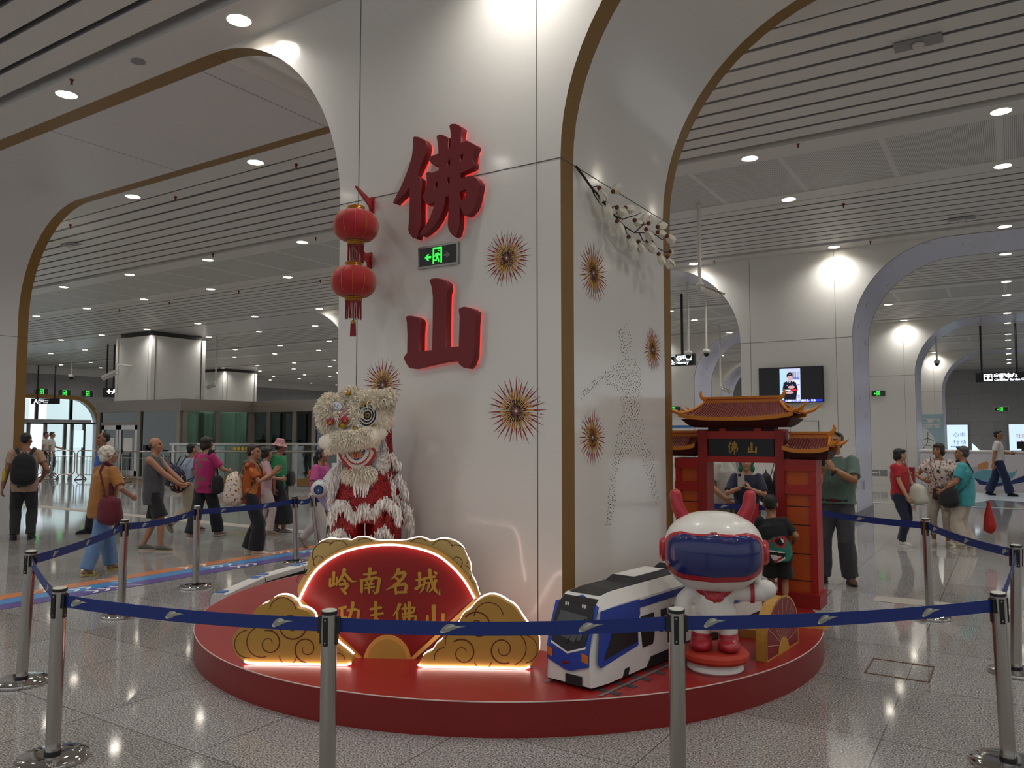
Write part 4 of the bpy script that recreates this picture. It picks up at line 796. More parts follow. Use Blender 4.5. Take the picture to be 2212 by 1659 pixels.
for k in range(11):
    a = R(8+164*k/10); q = (fl*.5+.055*fl*math.cos(a), .05+.04*math.sin(a)); 
    e = prof[1+int(18*(1-k/10)+.5)] if 0 < k < 10 else (fl*(.97 if k == 0 else .03), .10); g.ribbon([(*q, .004), (*e, .004)], fa, fu, Zv, .002, 0, False)
g.build('ray', 'pline', fo, smooth=False)
g = G(); g.prism([(fl*.5+fl*.17*math.cos(R(a)), .10*math.sin(R(a))) for a in range(0, 181, 15)], fa, fu, Zv, .002, .006); g.build('pivot', 'pgold', fo, smooth=False)
def cushion(px, py, w, d, hgt, lab, rz, n=5):
    c = at(px, py, z=PH); o = thing('cloud_cushion', lab, 'cloud board', c, rz, group='flat gold cloud boards on the platform')
    L = []
    for k in range(n*8): a = 2*math.pi*k/(n*8); q = 1+.13*abs(math.sin(n*a/2)); L.append((w*q*math.cos(a), d*q*math.sin(a)))
    g = G(); g.prism(L, c, Xv, Yv, .0, hgt, 0, 1); g.build('board', ['foam', 'foamside'], o, smooth=False)
    g = G(); g.ribbon([(a, b, ww) for a, b, ww in spiral(-.2*w, 0, w*.1, w*.5, 0, 1.4, .008)], c, Xv, Yv, hgt+.001); g.ribbon([(a*.9, b*.9, .006) for a, b in L+L[:1]], c, Xv, Yv, hgt+.001, 0, False); g.build('painted_line', 'line', o, smooth=False)
cushion(1617, 1372, .115, .085, .06, 'round gold cloud board lying behind the statue boots', 0); cushion(1600, 1350, .12, .07, .045, 'pale gold cloud board lying farther back beside the train', .2); cushion(1738, 1350, .17, .10, .05, 'gold cloud board lying behind the small red fan', .9, 6)
# ================================================================== BLUE AND WHITE MODEL TRAIN
M['twhite'] = mat('train_white_paint', 'd9d6d0', .42, bump=.1, bscale=7); M['tblue'] = mat('train_blue_paint', '1d3f9c', .4, noisy=.06, nscale=8); M['tdblue'] = mat('train_dark_blue_stripe', '1a2f86', .4); M['tblack'] = mat('train_black_paint', '1b1b1d', .45); M['tgrey'] = mat('train_windscreen_grey', '4a4d50', .3); M['torange'] = mat('train_orange_lamp', 'c46a1c', .4); M['rail'] = mat('printed_rail_grey', '6f6a6a', .6); M['sleeper'] = mat('printed_sleeper_dark', '3b3436', .6)
tO = Vector((-2.085, 4.19, PH)); td = Vector((math.sin(R(8)), math.cos(R(8)), 0)); tr = Vector((td.y, -td.x, 0)); W = .375; TL = 2.38
tn = thing('model_train', 'blue and white model metro train pointing at the viewer beside the statue', 'model train', tO)
def tp(s, r, z): return tO + td*s + tr*r + Zv*z
def section(s, zb, zt, ins, ch=.07, bt=0): # ring around the body at s; z above the platform
    a, b = -W+ins, -ins
    return [tp(s, a, zb), tp(s+bt, a+.01, zt-ch), tp(s+bt, a+ch*.9, zt), tp(s+bt, b-ch*.9, zt), tp(s+bt, b-.01, zt-ch), tp(s, b, zb)]
rings = [section(-.012, .02, .12, .035, .02), section(-.02, .02, .22, .03, .03), section(.0, .02, .30, .02, .04), section(.075, .02, .47, .008, .05), section(.14, .02, .515, 0, .06), section(.26, .02, .53, 0), section(TL, .02, .53, 0)]
g = G(); g.loft(rings); g.build('body', 'twhite', tn, ang=30)
# painted cab: blue mask over the nose, black screen, windows
def plate(name, mt, P, par=tn, lift=.004, nrm=None):
    P = [Vector(p) for p in P]; n = nrm or (P[1]-P[0]).cross(P[2]-P[0]).normalized(); g = G(); Q = [p+n*lift for p in P]; k = len(P)
    g.add(P+Q, [tuple(range(k, 2*k))]+[(i, (i+1) % k, k+(i+1) % k, k+i) for i in range(k)]); return g.build(name, mt, par, smooth=False)
FN = -td
def nose(r, z, lift=0):  # a point on the sloped front at lateral r, height z
    s = -.02 if z < .22 else (-.02+(z-.22)/.08*.02 if z < .30 else (.0+(z-.30)/.17*.075 if z < .47 else .075+(z-.47)/.045*.065))
    return tp(s-lift, r, z)
def noseplate(name, mt, P, lift, par=tn):
    g = G(); zs = sorted(set([z for _, z in P]+[.22, .30, .47])); zmin, zmax = min(z for _, z in P), max(z for _, z in P); zs = [z for z in zs if zmin <= z <= zmax]
    zs = sorted(set(zs+[zmin+(zmax-zmin)*i/12 for i in range(13)])); rows_ = []
    for z in zs:
        xs = []
        for i in range(len(P)):
            (a, b), (c, d) = P[i], P[(i+1) % len(P)]
            if min(b, d)-1e-9 <= z <= max(b, d)+1e-9:
                if abs(d-b) < 1e-9: xs += [a, c]
                else: xs.append(a+(c-a)*(z-b)/(d-b))
        rows_.append([nose(min(xs), z, lift), nose((min(xs)+max(xs))/2, z, lift), nose(max(xs), z, lift)])
    g.loft(rows_, 0, False, False, loop=False); return g.build(name, mt, par, ang=50)
m_ = -W/2
noseplate('front_mask', 'tblue', [(m_-.02, .095), (m_+.02, .095), (-.033, .14), (-.026, .47), (m_, .515), (-W+.026, .47), (-W+.033, .14)], .004)
noseplate('windscreen_surround', 'tblack', [(m_+.0, .205), (-.07, .25), (-.045, .36), (-.06, .505), (-W+.06, .505), (-W+.045, .36), (-W+.07, .25)], .007)
noseplate('front_line', 'white', [(m_, .188), (m_+.003, .188), (-.062, .238), (-.066, .252), (m_, .204), (-W+.066, .252), (-W+.062, .238)], .0085) if False else None
g = G(); 
for P in ([(-W+.06, .245), (m_, .200)], [(m_, .200), (-.06, .245)]): g.add([nose(P[0][0], P[0][1]+.006, .0085), nose(P[0][0], P[0][1]-.006, .0085), nose(P[1][0], P[1][1]-.006, .0085), nose(P[1][0], P[1][1]+.006, .0085)], [(0, 1, 2, 3)])
g.build('front_line', 'white', tn, smooth=False)
noseplate('windscreen', 'tgrey', [(m_+.04, .265), (-.10, .285), (-.085, .41), (-W+.085, .425), (-W+.075, .35), (-W+.11, .29)], .0095)
g = G(); g.tube([nose(m_+.05, .27, .012), nose(m_+.09, .40, .012)], .003, 5); g.tube([nose(m_-.01, .25, .012), nose(m_+.04, .37, .012)], .003, 5); g.build('wiper', 'tblack', tn)
for r in (m_-.075, m_-.058, m_+.05, m_+.068): g = G(); g.box(nose(r, .462, .008), (.010, .006, .022), rz=-R(8)); g.build('top_lamp', 'white', tn, smooth=False)
for r0, r1 in ((-W+.037, -W+.075), (-.085, -.037)): g = G(); g.pts([nose(r0, .165, .007), nose(r1, .155, .007), nose(r1, .205, .007), nose(r0, .215, .007)]); g.build('headlight', 'torange', tn, smooth=False)
g = G(); swoosh(g, nose(m_-.045, .125, .007), tr, Zv, .075); g.build('mark', 'redf', tn, smooth=False)
plate('coupler_opening', 'tblack', [nose(m_-.02, .018), nose(m_+.10, .018), nose(m_+.10, .075), nose(m_-.02, .075)], lift=.003, nrm=FN)
# right side: cab blue, side windows, door, bands
def side(name, mt, P, lift=.004, par=tn): return plate(name, mt, [tp(s, -.0098*(z-.02)/.44 if z < .46 else -.0098, z) for s, z in P], par, lift, tr)
side('side_mask', 'tblue', [(.02, .155), (.06, .45), (.14, .452), (.50, .454), (.50, .36), (.47, .30), (.47, .175), (.05, .125)], .003)
side('cab_window', 'tblack', [(.08, .165), (.17, .29), (.17, .33), (.46, .33), (.46, .20)], .006)
side('side_panel', 'twhite', [(.47, .32), (.50, .36), (.74, .36), (.74, .32)], .0045)
side('door', 'tblack', [(.52, .15), (.50, .30), (.50, .345), (.665, .345), (.665, .20), (.64, .15)], .006)
side('upper_band', 'tdblue', [(.5, .40), (.5, .445), (TL, .445), (TL, .40)], .004)
for i in range(13):
    s = .76+.12*i
    if s+.08 < TL: side('window', 'tblack', [(s, .26), (s, .345), (s+.075, .345), (s+.075, .26)], .005)
side('lower_band', 'tdblue', [(.74, .205), (.74, .235), (TL, .235), (TL, .205)], .005)
side('skirt', 'tblack', [(.55, .012), (.62, .075), (TL, .075), (TL, .012)], .005); side('skirt_step', 'tblack', [(.28, .02), (.31, .065), (.36, .065), (.34, .02)], .005)
for r0, r1, z, nme in ((-W+.07, -.075, .531, 'cab_roof'),):
    g = G(); g.add([tp(.15, r0, .523), tp(.15, r1, .523), tp(.30, r1, z+.003), tp(TL, r1, z+.003), tp(TL, r0, z+.003), tp(.30, r0, z+.003)], [(0, 1, 2, 5), (5, 2, 3, 4)]); g.build('roof_panel', 'tblack', tn, smooth=False)
for s0, s1 in ((.60, 1.02), (1.22, 1.62), (1.85, 2.2)):
    g = G(); a, b = -W+.075, -.08; g.loft([[tp(s0-.05, a, .533), tp(s0-.05, b, .533), tp(s1+.05, b, .533), tp(s1+.05, a, .533)], [tp(s0, a+.02, .565), tp(s0, b-.03, .565), tp(s1, b-.03, .565), tp(s1, a+.02, .565)]]); u_ = g.build('roof_unit', 'tblack', tn, smooth=False)
    g = G(); g.add([tp(s0+.01, a+.025, .567), tp(s0+.01, b-.035, .567), tp(s1-.01, b-.035, .567), tp(s1-.01, a+.025, .567)], [(0, 1, 2, 3)]); g.build('roof_unit_cover', 'twhite', u_, smooth=False)
tk = thing('train_track', 'printed rail track on the platform beneath the model train', 'track', tO)
for r in (-.02+.075, -W+.04): g = G(); g.add([tp(-.05, r-.012, .003), tp(-.05, r+.012, .003), tp(TL, r+.012, .003), tp(TL, r-.012, .003)], [(0, 1, 2, 3)]); g.build('rail', 'rail', tk, smooth=False)
for i in range(15): s = .03+.17*i; g = G(); g.add([tp(s, -W-.03, .0015), tp(s, .13, .0015), tp(s+.05, .13, .0015), tp(s+.05, -W-.03, .0015)], [(0, 1, 2, 3)]); g.build('sleeper', 'sleeper', tk, smooth=False)
# ================================================================== WHITE STATUE (plain stand-in figure)
M['swhite'] = mat('statue_white', 'dcd9d2', .35, coat=.2, bump=.06, bscale=10); M['sred'] = mat('statue_red', 'a8232f', .3, coat=.3, bump=.05, bscale=12); M['svis'] = mat('statue_navy_visor', '1c2560', .2, coat=.5); M['disc'] = mat('red_orange_disc', 'b03420', .6, noisy=.06, nscale=10)
sc_ = Vector((-1.653, 5.027, PH)); st = thing('statue', 'white round-headed helmet figure with plain navy visor and red boots on a red disc', 'statue', sc_, R(19))
SR = wmat(st)
def sl(x, y, z): return SR @ Vector((x, y, z))     # local: front is -y, viewer's right is +x
g = G(); g.lathe([(.17, 0), (.178, .01), (.172, .035), (.15, .06)], sc_, 48); g.build('foot_ring', 'swhite', st)
g = G(); g.lathe([(.15, .055), (.195, .06), (.212, .08), (.212, .105), (.195, .125), (.10, .128)], sc_, 56); g.build('disc', 'disc', st)
def blob(name, mt, parts, vox=.008, sm=4, par=st):
    g = G()
    for p in parts:
        if p[0] == 's': g.sph(sl(*p[1]), p[2], 20, 12, T=SR.to_3x3().to_4x4())
        else: g.tube([sl(*q) for q in p[1]], p[2], 16, rnd=True)
    ob = g.build(name, mt, par); return remesh(ob, vox, sm)
def remesh(ob, vox, sm=3, fac=.5):
    m = ob.modifiers.new('r', 'REMESH'); m.mode = 'VOXEL'; m.voxel_size = vox; m.use_smooth_shade = True
    if sm: k = ob.modifiers.new('s', 'SMOOTH'); k.iterations = sm; k.factor = fac
    dg = bpy.context.evaluated_depsgraph_get(); me = bpy.data.meshes.new_from_object(ob.evaluated_get(dg)); old = ob.data; mats = list(old.materials)
    ob.modifiers.clear(); ob.data = me; me.name = ob.name; me.materials.clear()
    for q in mats: me.materials.append(q)
    for p in me.polygons: p.material_index = 0; p.use_smooth = True
    bpy.data.meshes.remove(old); return ob
for x in (-.085, .085): blob('boot', 'sred', [('s', (x, -.05, .165), (.072, .105, .05)), ('t', [(x, .0, .15), (x, .0, .225)], [.07, .062]), ('s', (x, -.02, .145), (.07, .11, .025))], .007)
blob('body', 'swhite', [('t', [(-.085, 0, .20), (-.08, 0, .30), (-.06, 0, .36)], [.058, .07, .085]), ('t', [(.085, 0, .20), (.08, 0, .30), (.06, 0, .36)], [.058, .07, .085]), ('t', [(0, 0, .36), (0, .0, .46), (0, 0, .53)], [(.14, .125), (.14, .12), (.11, .10)]),
     ('t', [(.10, 0, .50), (.20, -.01, .485), (.29, -.02, .50)], [.06, .055, .062]), ('s', (.315, -.02, .515), (.07, .06, .062)), ('t', [(.29, -.03, .53), (.265, -.04, .575)], [.026, .02]),
     ('t', [(-.10, 0, .50), (-.19, -.01, .42), (-.21, -.03, .33)], [.062, .058, .056]), ('s', (-.212, -.035, .29), (.058, .06, .07))])
g = G(); g.tube([sl(.235, -.016, .488+.001)-SR.to_3x3()@Vector((.012, 0, 0)), sl(.235, -.016, .489)+SR.to_3x3()@Vector((.012, 0, 0))], [.064, .064], 20); g.build('cuff', 'sred', st)
blob('neckerchief', 'sred', [('t', [(-.09, -.085, .515), (0, -.125, .455), (.09, -.085, .515)], [(.03, .02)]*3), ('s', (0, -.118, .47), (.06, .022, .04))], .006)
HC_ = (0, -.005, .745); HR = (.315, .265, .255)
def hd(az, el, k=1.0):     # on the helmet: azimuth from the front, elevation
    a, e = R(az), R(el); q = 2.35     # a squarish ellipsoid
    x, y, z = math.sin(a)*math.cos(e), -math.cos(a)*math.cos(e), math.sin(e); n = (abs(x)**q+abs(y)**q+abs(z)**q)**(-1/q); return sl(HC_[0]+x*n*HR[0]*k, HC_[1]+y*n*HR[1]*k, HC_[2]+z*n*HR[2]*k)
g = G(); g.loft([[hd(j*7.5, -88+i*8, 1) for j in range(48)] for i in range(23)]); g.build('helmet', 'swhite', st, ang=60)
def patch(name, mt, az, e0, e1, k, pw=3.2, n=28):
    g = G(); rows_ = []
    for i in range(n+1):
        v = -1+2*i/n; el = (e0+e1)/2+(e1-e0)/2*v; ww = az*(1-abs(v)**pw)**(1/pw) if abs(v) < 1 else .0; rows_.append([hd(-ww+2*ww*j/n, el+(3*(abs(-1+2*j/n)**2) if v > 0 else 2*(abs(-1+2*j/n)**2)), k) for j in range(n+1)])
    g.loft(rows_, 0, False, False, loop=False)
    ob = g.build(name, mt, st, ang=60); s = ob.modifiers.new('t', 'SOLIDIFY'); s.thickness = .012; s.offset = -1; return ob
patch('visor_band', 'sred', 74, -38, 30, 1.012, 3.0); patch('visor', 'svis', 60, -29, 26, 1.028)
for e in (-1, 1):
    g = G(); c = sl(e*.315, 0, .745); ax = SR.to_3x3() @ Vector((e, -.05, 0)); g.tube([c-ax*.03, c+ax*.012, c+ax*.03], [.082, .078, .055], 24); g.build('ear_pad', 'sred', st)
    q = [sl(e*.19, .02, .955), sl(e*.225, .02, 1.03), sl(e*.235, .02, 1.10)]; g = G(); g.tube(q, [.048, .042, .040], 18, rnd=True); g.build('antenna', 'sred', st)
# ================================================================== WHITE ROBOT BEHIND THE LION
M['rwhite'] = mat('robot_white_shell', 'd8dadd', .3); M['rgrey'] = mat('robot_lavender_panel', '9fa6c4', .4); M['rblue'] = mat('robot_blue_hub', '2f5fa0', .4)
rb = thing('robot', 'white robot with a blue elbow joint, mostly hidden behind the lion', 'robot', at(722, 1240, y=5.72))
ry = 5.62; B0 = rb.location.copy()
def rp(px, py, dy=0): return at(px, py, y=ry-dy)
e_ = rp(690, 1056, .30)
g = G(); g.tube([rp(731, 1012), rp(716, 1028, .1), rp(702, 1044, .22)], [(.07, .05), (.065, .05), (.055, .045)], 4, rnd=False, ref=(0, 0, 1)); g.build('upper_arm', 'rwhite', rb, smooth=False)
g = G(); ax = (rt*.12-fw*.95-up*.05).normalized(); g.tube([e_-ax*.06, e_+ax*.035, e_+ax*.06], [.078, .078, .055], 28); g.tube([e_-ax*.02, e_-ax*.005], [.0795, .0795], 28, m=1); g.build('elbow', ['rwhite', 'black'], rb)
g = G(); g.tube([e_+ax*.058, e_+ax*.068], [.045, .043], 24, m=1); g.tube([e_+ax*.066, e_+ax*.074], [.036, .034], 24); g.tube([e_+ax*.072, e_+ax*.078], [.008, .008], 12, m=2); g.build('elbow_hub', ['rblue', 'black', 'white'], rb)
g = G(); g.tube([rp(697, 1068, .25), rp(712, 1090, .2), rp(724, 1108, .15)], [(.062, .05), (.06, .05), (.05, .045)], 4, ref=(0, 0, 1)); g.build('forearm', 'rgrey', rb, smooth=False)
g = G(); g.tube([rp(722, 1105, .12), rp(730, 1120, .1)], [.035, .03], 12, rnd=True); g.build('hand', 'black', rb)
g = G(); g.tube([rp(741, 1000, -.05), rp(741, 1090, -.05), rp(738, 1130, -.05)], [(.12, .10), (.10, .09), (.08, .08)], 16); g.build('torso', 'rwhite', rb)
for x in (733, 745): g = G(); p = rp(x, 1130, -.05); g.tube([p, (p.x, p.y, PH+.06), (p.x, p.y, PH+.0)], [.05, .045, .05], 14); g.build('leg', 'rwhite', rb)
g = G(); g.sph(rp(741, 965, -.05), .09, 18, 12); g.build('head', 'rwhite', rb)
# ================================================================== TOY BULLET TRAIN AT LEFT
M['bmag'] = mat('toy_train_magenta', '7d3a66', .5); M['bblue'] = mat('toy_train_blue_panel', '3f6fb2', .4); M['mata'] = patterned('circuit_mat', '23233a', ['34344e', '7d7d98'], 22, .6, .60); M['matb'] = mat('mat_edge', '1a1a26', .6)
bt = thing('toy_train', 'long white toy bullet train with a dark window band at the left of the platform', 'model train', (-6.2, 4.8, 0))
zt_ = .05
K_ = [at(489, 1322, z=zt_), at(575, 1279, z=zt_), at(659, 1252, z=zt_), at(722, 1233, z=zt_)]
mt_ = thing('floor_mat', 'dark patterned display mat beside the toy bullet train', 'mat', (-5.6, 6.2, 0))
A_, B_ = K_[0], K_[3]; n_ = Vector((.92, .38, 0))
g = G(); q = [A_-n_*.22+Vector((.05, -.12, 0)), A_+n_*.75+Vector((0, -.1, 0)), B_+n_*.55, B_-n_*.22]; g.prism([(p.x, p.y) for p in q], (0, 0, 0), Xv, Yv, .003, zt_-.004, 0, 1); g.build('board', ['mata', 'matb'], mt_, smooth=False)
Wd, Ht = .155, .165
for i in range(3):
    a, b = K_[i].copy(), K_[i+1].copy(); d = (b-a); L = d.length; d.normalize(); s = Vector((-d.y, d.x, 0)); b = b-d*.02; L = (b-a).length
    def cs(p, hh=Ht): return [p+Zv*.004, p+Zv*(hh*.62), p+s*.012+Zv*(hh*.93), p+s*.03+Zv*hh, p+s*(Wd-.03)+Zv*hh, p+s*(Wd-.012)+Zv*(hh*.93), p+s*Wd+Zv*(hh*.62), p+s*Wd+Zv*.004]
    g = G(); g.loft([cs(a), cs(b)]); g.build('carriage', 'twhite', bt, ang=30)
    for z0, z1, k in ((.42, .66, 'tblack'), (.36, .405, 'bmag')):
        g = G(); e = -s*.003; g.add([a+e+Zv*(Ht*z0), b+e+Zv*(Ht*z0), b+e+Zv*(Ht*z1), a+e+Zv*(Ht*z1)], [(0, 1, 2, 3)]); g.build('window_band' if k == 'tblack' else 'stripe', k, bt, smooth=False)
    for f in (.08, .92):
        g = G(); c = a.lerp(b, f)+s*(Wd/2)+Zv*(Ht+.004); g.box(c, (L*.11, Wd*.5, .008), rz=math.atan2(d.y, d.x)); g.build('roof_panel', 'bblue', bt, smooth=False)
    if i: g = G(); c = a-d*.01; g.loft([[v+(c-a)-d*.012 for v in cs(a, Ht*.9)], [v+(c-a)+d*.012 for v in cs(a, Ht*.9)]]); g.build('gangway', 'tblack', bt, smooth=False)
# ================================================================== LION DANCE COSTUME
M['fur'] = mat('cream_fur', 'f7eedb', .85, sheen=.4, noisy=.06, nscale=18); M['furw'] = mat('white_fur', 'f0e9e2', .85, sheen=.4); M['gilt'] = mat('gold_sequin', 'b8902a', .3, metal=.5, bump=.4, bscale=120); M['lred'] = mat('lion_red_felt', '9c1a22', .6); M['pompom'] = mat('red_pompom', 'a8223a', .7); M['greenp'] = mat('green_piping', '1d5a38', .6); M['lipred'] = mat('lip_red', 'b81a1c', .35); M['mblue'] = mat('mouth_blue', '1d3f86', .4); M['myel'] = mat('mouth_yellow', 'd19a2a', .4); M['mirror'] = mat('forehead_mirror', 'b8bcc4', .05, metal=1); M['cream2'] = mat('mouth_cream', 'd8cbbb', .5); M['eyew'] = mat('eye_white', 'e4e0d8', .3); M['pinkp'] = mat('nose_pink_line', 'd8788c', .5)
def sequin():
    m = mat('red_sequin_cloth', '9a1216', .35); nt = m.node_tree; b = nt.nodes['Principled BSDF']; L = nt.links.new; tc = nd(nt, 'ShaderNodeTexCoord'); v = nd(nt, 'ShaderNodeTexVoronoi'); v.inputs['Scale'].default_value = 95; L(tc.outputs['Object'], v.inputs['Vector'])
    L(ramp(nt, v.outputs['Distance'], [(.0, hx('c01a1c')), (.5, hx('a01418')), (.75, hx('3d0508'))]), b.inputs['Base Color'])
    bp = nd(nt, 'ShaderNodeBump'); bp.inputs['Strength'].default_value = .9; bp.inputs['Distance'].default_value = .02; L(v.outputs['Color'], bp.inputs['Height']); L(bp.outputs['Normal'], b.inputs['Normal']); b.inputs['Metallic'].default_value = .25; return m
M['sequin'] = sequin()
lb = Vector((-4.12, 4.42, PH)); lion = thing('lion_costume', 'red and white southern lion dance costume standing before the column', 'lion costume', lb)
VD = Vector((lb.x, lb.y, 0)).normalized()           # away from the viewer
def lp(px, py, f=0): return at(px, py, o=lb-VD*f, n=VD)
LS = F/depth(lb+Zv*1.3); LT = Matrix((rt, VD, Zv)).transposed().to_4x4()
def fur(g, samples, L, n, gv=.6, w=.006, jit=.35, seed=1):
    # blades of hair: samples() returns a point and its outward direction
    q = random.Random(seed)
    for _ in range(n):
        p, d = samples(q); l = L*q.uniform(.65, 1.15); d = (d+Vector((q.gauss(0, jit), q.gauss(0, jit), q.gauss(0, jit)))).normalized(); s = d.cross(Vector((q.gauss(0, 1), q.gauss(0, 1), q.gauss(0, 1)))).normalized()*w*q.uniform(.6, 1.2)
        m = p+d*l*.5-Zv*(gv*l*.12); e = p+d*l*(1-.25*gv)-Zv*(gv*l*.55); p = p-d*.01
        g.add([p-s, p+s, m+s*.75, m-s*.75, e], [(0, 1, 2, 3), (3, 2, 4)])
def ell(c, r, tilt=0, mask=None):
    # random point on an ellipsoid whose axes follow the picture (right, away, up)
    T = LT @ Matrix.Rotation(R(tilt), 4, 'Y')
    def f(q):
        while 1:
            v = Vector((q.gauss(0, 1), q.gauss(0, 1), q.gauss(0, 1))).normalized()
            if v.y < .35 and (mask is None or mask(v)): break
        return c + T @ Vector((v.x*r[0], v.y*r[1], v.z*r[2])), (T @ Vector((v.x/r[0], v.y/r[1], v.z/r[2]))).normalized()
    return f
def furball(name, c, r, L, n, tilt=0, mt='fur', gv=.6, w=.006, mask=None, seed=1, jit=.35, par=lion):
    g = G(); g.sph(c, r, 20, 12, T=LT @ Matrix.Rotation(R(tilt), 4, 'Y')); fur(g, ell(c, r, tilt, mask), L, n, gv, w, jit, seed); return g.build(name, mt, par, ang=80)
def furline(name, P, L, n, mt='furw', gv=1.0, w=.005, out=.5, seed=1, spread=.012):
    P = [Vector(p) for p in P]; L = L*.55; n = int(n*.6); S = [(P[i+1]-P[i]).length for i in range(len(P)-1)]; tot = sum(S); g = G(); g.tube(P, spread*.8, 6)
    def f(q):
        t = q.random()*tot; i = 0
        while i < len(S)-1 and t > S[i]: t -= S[i]; i += 1
        p = P[i].lerp(P[i+1], min(1, t/S[i])); return p+Vector((q.gauss(0, spread), q.gauss(0, spread), q.gauss(0, spread))), (-VD*out-Zv*.8)
    fur(g, f, L, n, gv, w, .3, seed); return g.build(name, mt, lion, ang=80)
def pip(P, r=.0045): g = G(); g.tube(P, r, 6); return g.build('green_piping', 'greenp', lion)
def body_loft(name, rows_, mt='sequin', n=28):
    g = G(); R_ = []
    for px0, px1, py, f, dep_ in rows_:
        a, b = lp(px0, py, f), lp(px1, py, f); c = (a+b)/2; u = (b-a)/2
        R_.append([c+u*math.cos(2*math.pi*j/n)+VD*(dep_*math.sin(2*math.pi*j/n))+(VD*-.012*math.cos(6*2*math.pi*j/n)) for j in range(n)])
    g.loft(R_); return g.build(name, mt, lion, ang=60)
body_loft('costume_body', [(742, 848, 985, .02, .15), (733, 850, 1020, .04, .17), (722, 852, 1060, .05, .18), (714, 858, 1095, .05, .19), (713, 862, 1125, .04, .19)])
for a, b, nme in ((714, 786, 'trouser_leg'), (790, 866, 'trouser_leg')): body_loft(nme, [(a+4, b-4, 1085, .06, .13), (a, b, 1110, .07, .14), (a-1, b+1, 1145, .07, .145), (a+2, b, 1180, .06, .13), (a+4, b-4, 1260, .04, .12), (a+6, b-6, 1340, .03, .11), (a+6, b-8, 1352, .03, .11)])
for c in (752, 826): furball('paw', lp(c, 1345, .10), (.10, .12, .075), .03, 500, 0, 'furw')
# apron edges: wavy fur bands with green piping
def wave(L, f): return [lp(x, y, f) for x, y in dens(L, 5)]
fr1 = [(712,1122),(722,1100),(737,1086),(748,1092),(757,1108),(768,1115),(777,1105),(786,1092)]; fr2 = [(786,1092),(795,1103),(805,1107),(815,1097),(826,1083),(838,1085),(852,1097),(864,1122)]
furline('fur_trim', wave(fr1, .235), .085, 1500, seed=3, w=.006); furline('fur_trim', wave(fr2, .235), .085, 1500, seed=4, w=.006); pip(wave([(x, y-2) for x, y in fr1], .238)); pip(wave([(x, y-2) for x, y in fr2], .238))
for L, s in (([(716,1168),(726,1153),(738,1151),(748,1164)], 5), ([(810,1172),(820,1150),(833,1147),(845,1168)], 6)): furline('fur_trim', wave(L, .225), .10, 700, seed=s); pip(wave([(x, y-2) for x, y in L], .226))
# cape at the right with fur edges
for q, (P, nme) in enumerate((([(828,905),(845,915),(850,985),(838,1000),(826,985)], 'cape_panel'), ([(835,995),(852,1000),(862,1030),(846,1050),(832,1020)], 'cape_panel'), ([(850,1035),(872,1050),(878,1110),(868,1140),(850,1120)], 'cape_panel'))):
    g = G(); A = [lp(x, y, -.02-.01*q) for x, y in P]; g.loft([A, [p+VD*.10 for p in A]]); g.build(nme, 'sequin', lion, smooth=False)
furline('fur_trim', wave([(836,985),(848,990),(858,1008)], .06), .07, 500, seed=7); furline('fur_trim', wave([(824,930),(830,975),(838,1020),(848,1060),(856,1085)], .10), .08, 1100, seed=8); furline('fur_trim', wave([(846,1052),(856,1030),(868,1045),(878,1070)], .05), .075, 700, seed=9); furline('fur_trim', wave([(852,1085),(872,1092),(884,1110),(886,1150)], .04), .10, 900, seed=10); pip(wave([(846,1034),(853,1026),(862,1016)], .07))
furline('fur_trim', wave([(738,1000),(728,1030),(718,1060),(714,1090)], .12), .09, 900, seed=11, out=.3); furline('fur_trim', wave([(734,1010),(722,1020),(716,1050)], .10), .09, 600, seed=12)
# head
furball('muzzle_fur', lp(733, 903, .12), (.145, .15, .12), .05, 1300, 10, seed=20)
furball('brow_fur', lp(716, 893, .22), (.088, .09, .125), .055, 1500, -8, seed=21, gv=.4)
furball('brow_fur', lp(765, 898, .25), (.055, .07, .115), .045, 900, 6, seed=22, gv=.5)
furball('brow_fur', lp(790, 866, .22), (.165, .075, .055), .05, 1500, -9, seed=23, gv=.35)
furball('head_fur', lp(785, 900, .06), (.22, .19, .17), .035, 900, 0, seed=24)
furball('ear_fur', lp(832, 872, .14), (.055, .06, .11), .045, 1000, 18, seed=25); furball('ear_fur', lp(824, 905, .13), (.045, .05, .075), .035, 600, 10, seed=26)
furball('horn_fur', lp(757, 850, .20), (.07, .05, .045), .035, 700, -10, seed=27); furball('cheek_fur', lp(728, 935, .26), (.055, .05, .06), .035, 600, 0, seed=28)
def cone(name, mt, a, b, r0, r1): g = G(); g.tube([a, b], [r0, r1], 16, rnd=True); return g.build(name, mt, lion)
cone('horn_tip', 'gilt', lp(754, 849, .26), lp(745, 851, .30), .020, .004)
def disc(name, mts, px, py, f, radii, ax=None, sq=(1, 1), rot=0, lift=.003, par=lion):
    n = (ax or -VD).normalized(); u = n.cross(Zv).normalized()*-1; v = u.cross(n)*-1; v = n.cross(u) if n.cross(u).z > 0 else -n.cross(u); c = lp(px, py, f); g = G(); ca, sa = math.cos(R(rot)), math.sin(R(rot))
    for k, r in enumerate(radii):
        P = []
        for j in range(28):
            t = 2*math.pi*j/28; x, y = r*math.cos(t)*sq[0], r*math.sin(t)*sq[1]; P.append(c+u*(x*ca-y*sa)+v*(x*sa+y*ca)+n*(lift*(k+1)))
        g.loft([[p-n*.012 for p in P], P], k)
    return g.build(name, mts, par, smooth=False)
ea = (-VD+rt*.35).normalized()
disc('eye', ['eyew', 'black', 'eyew', 'black', 'eyew', 'black', 'gilt', 'black'], 792, 897, .285, [.078, .070, .057, .048, .037, .030, .016, .009], ea, (1, 1.12), -15)
g = G(); g.tube([lp(776, 880, .30), lp(790, 871, .31), lp(803, 868, .30)], [.006, .010, .004], 8); g.build('eyelid_braid', 'gilt', lion)
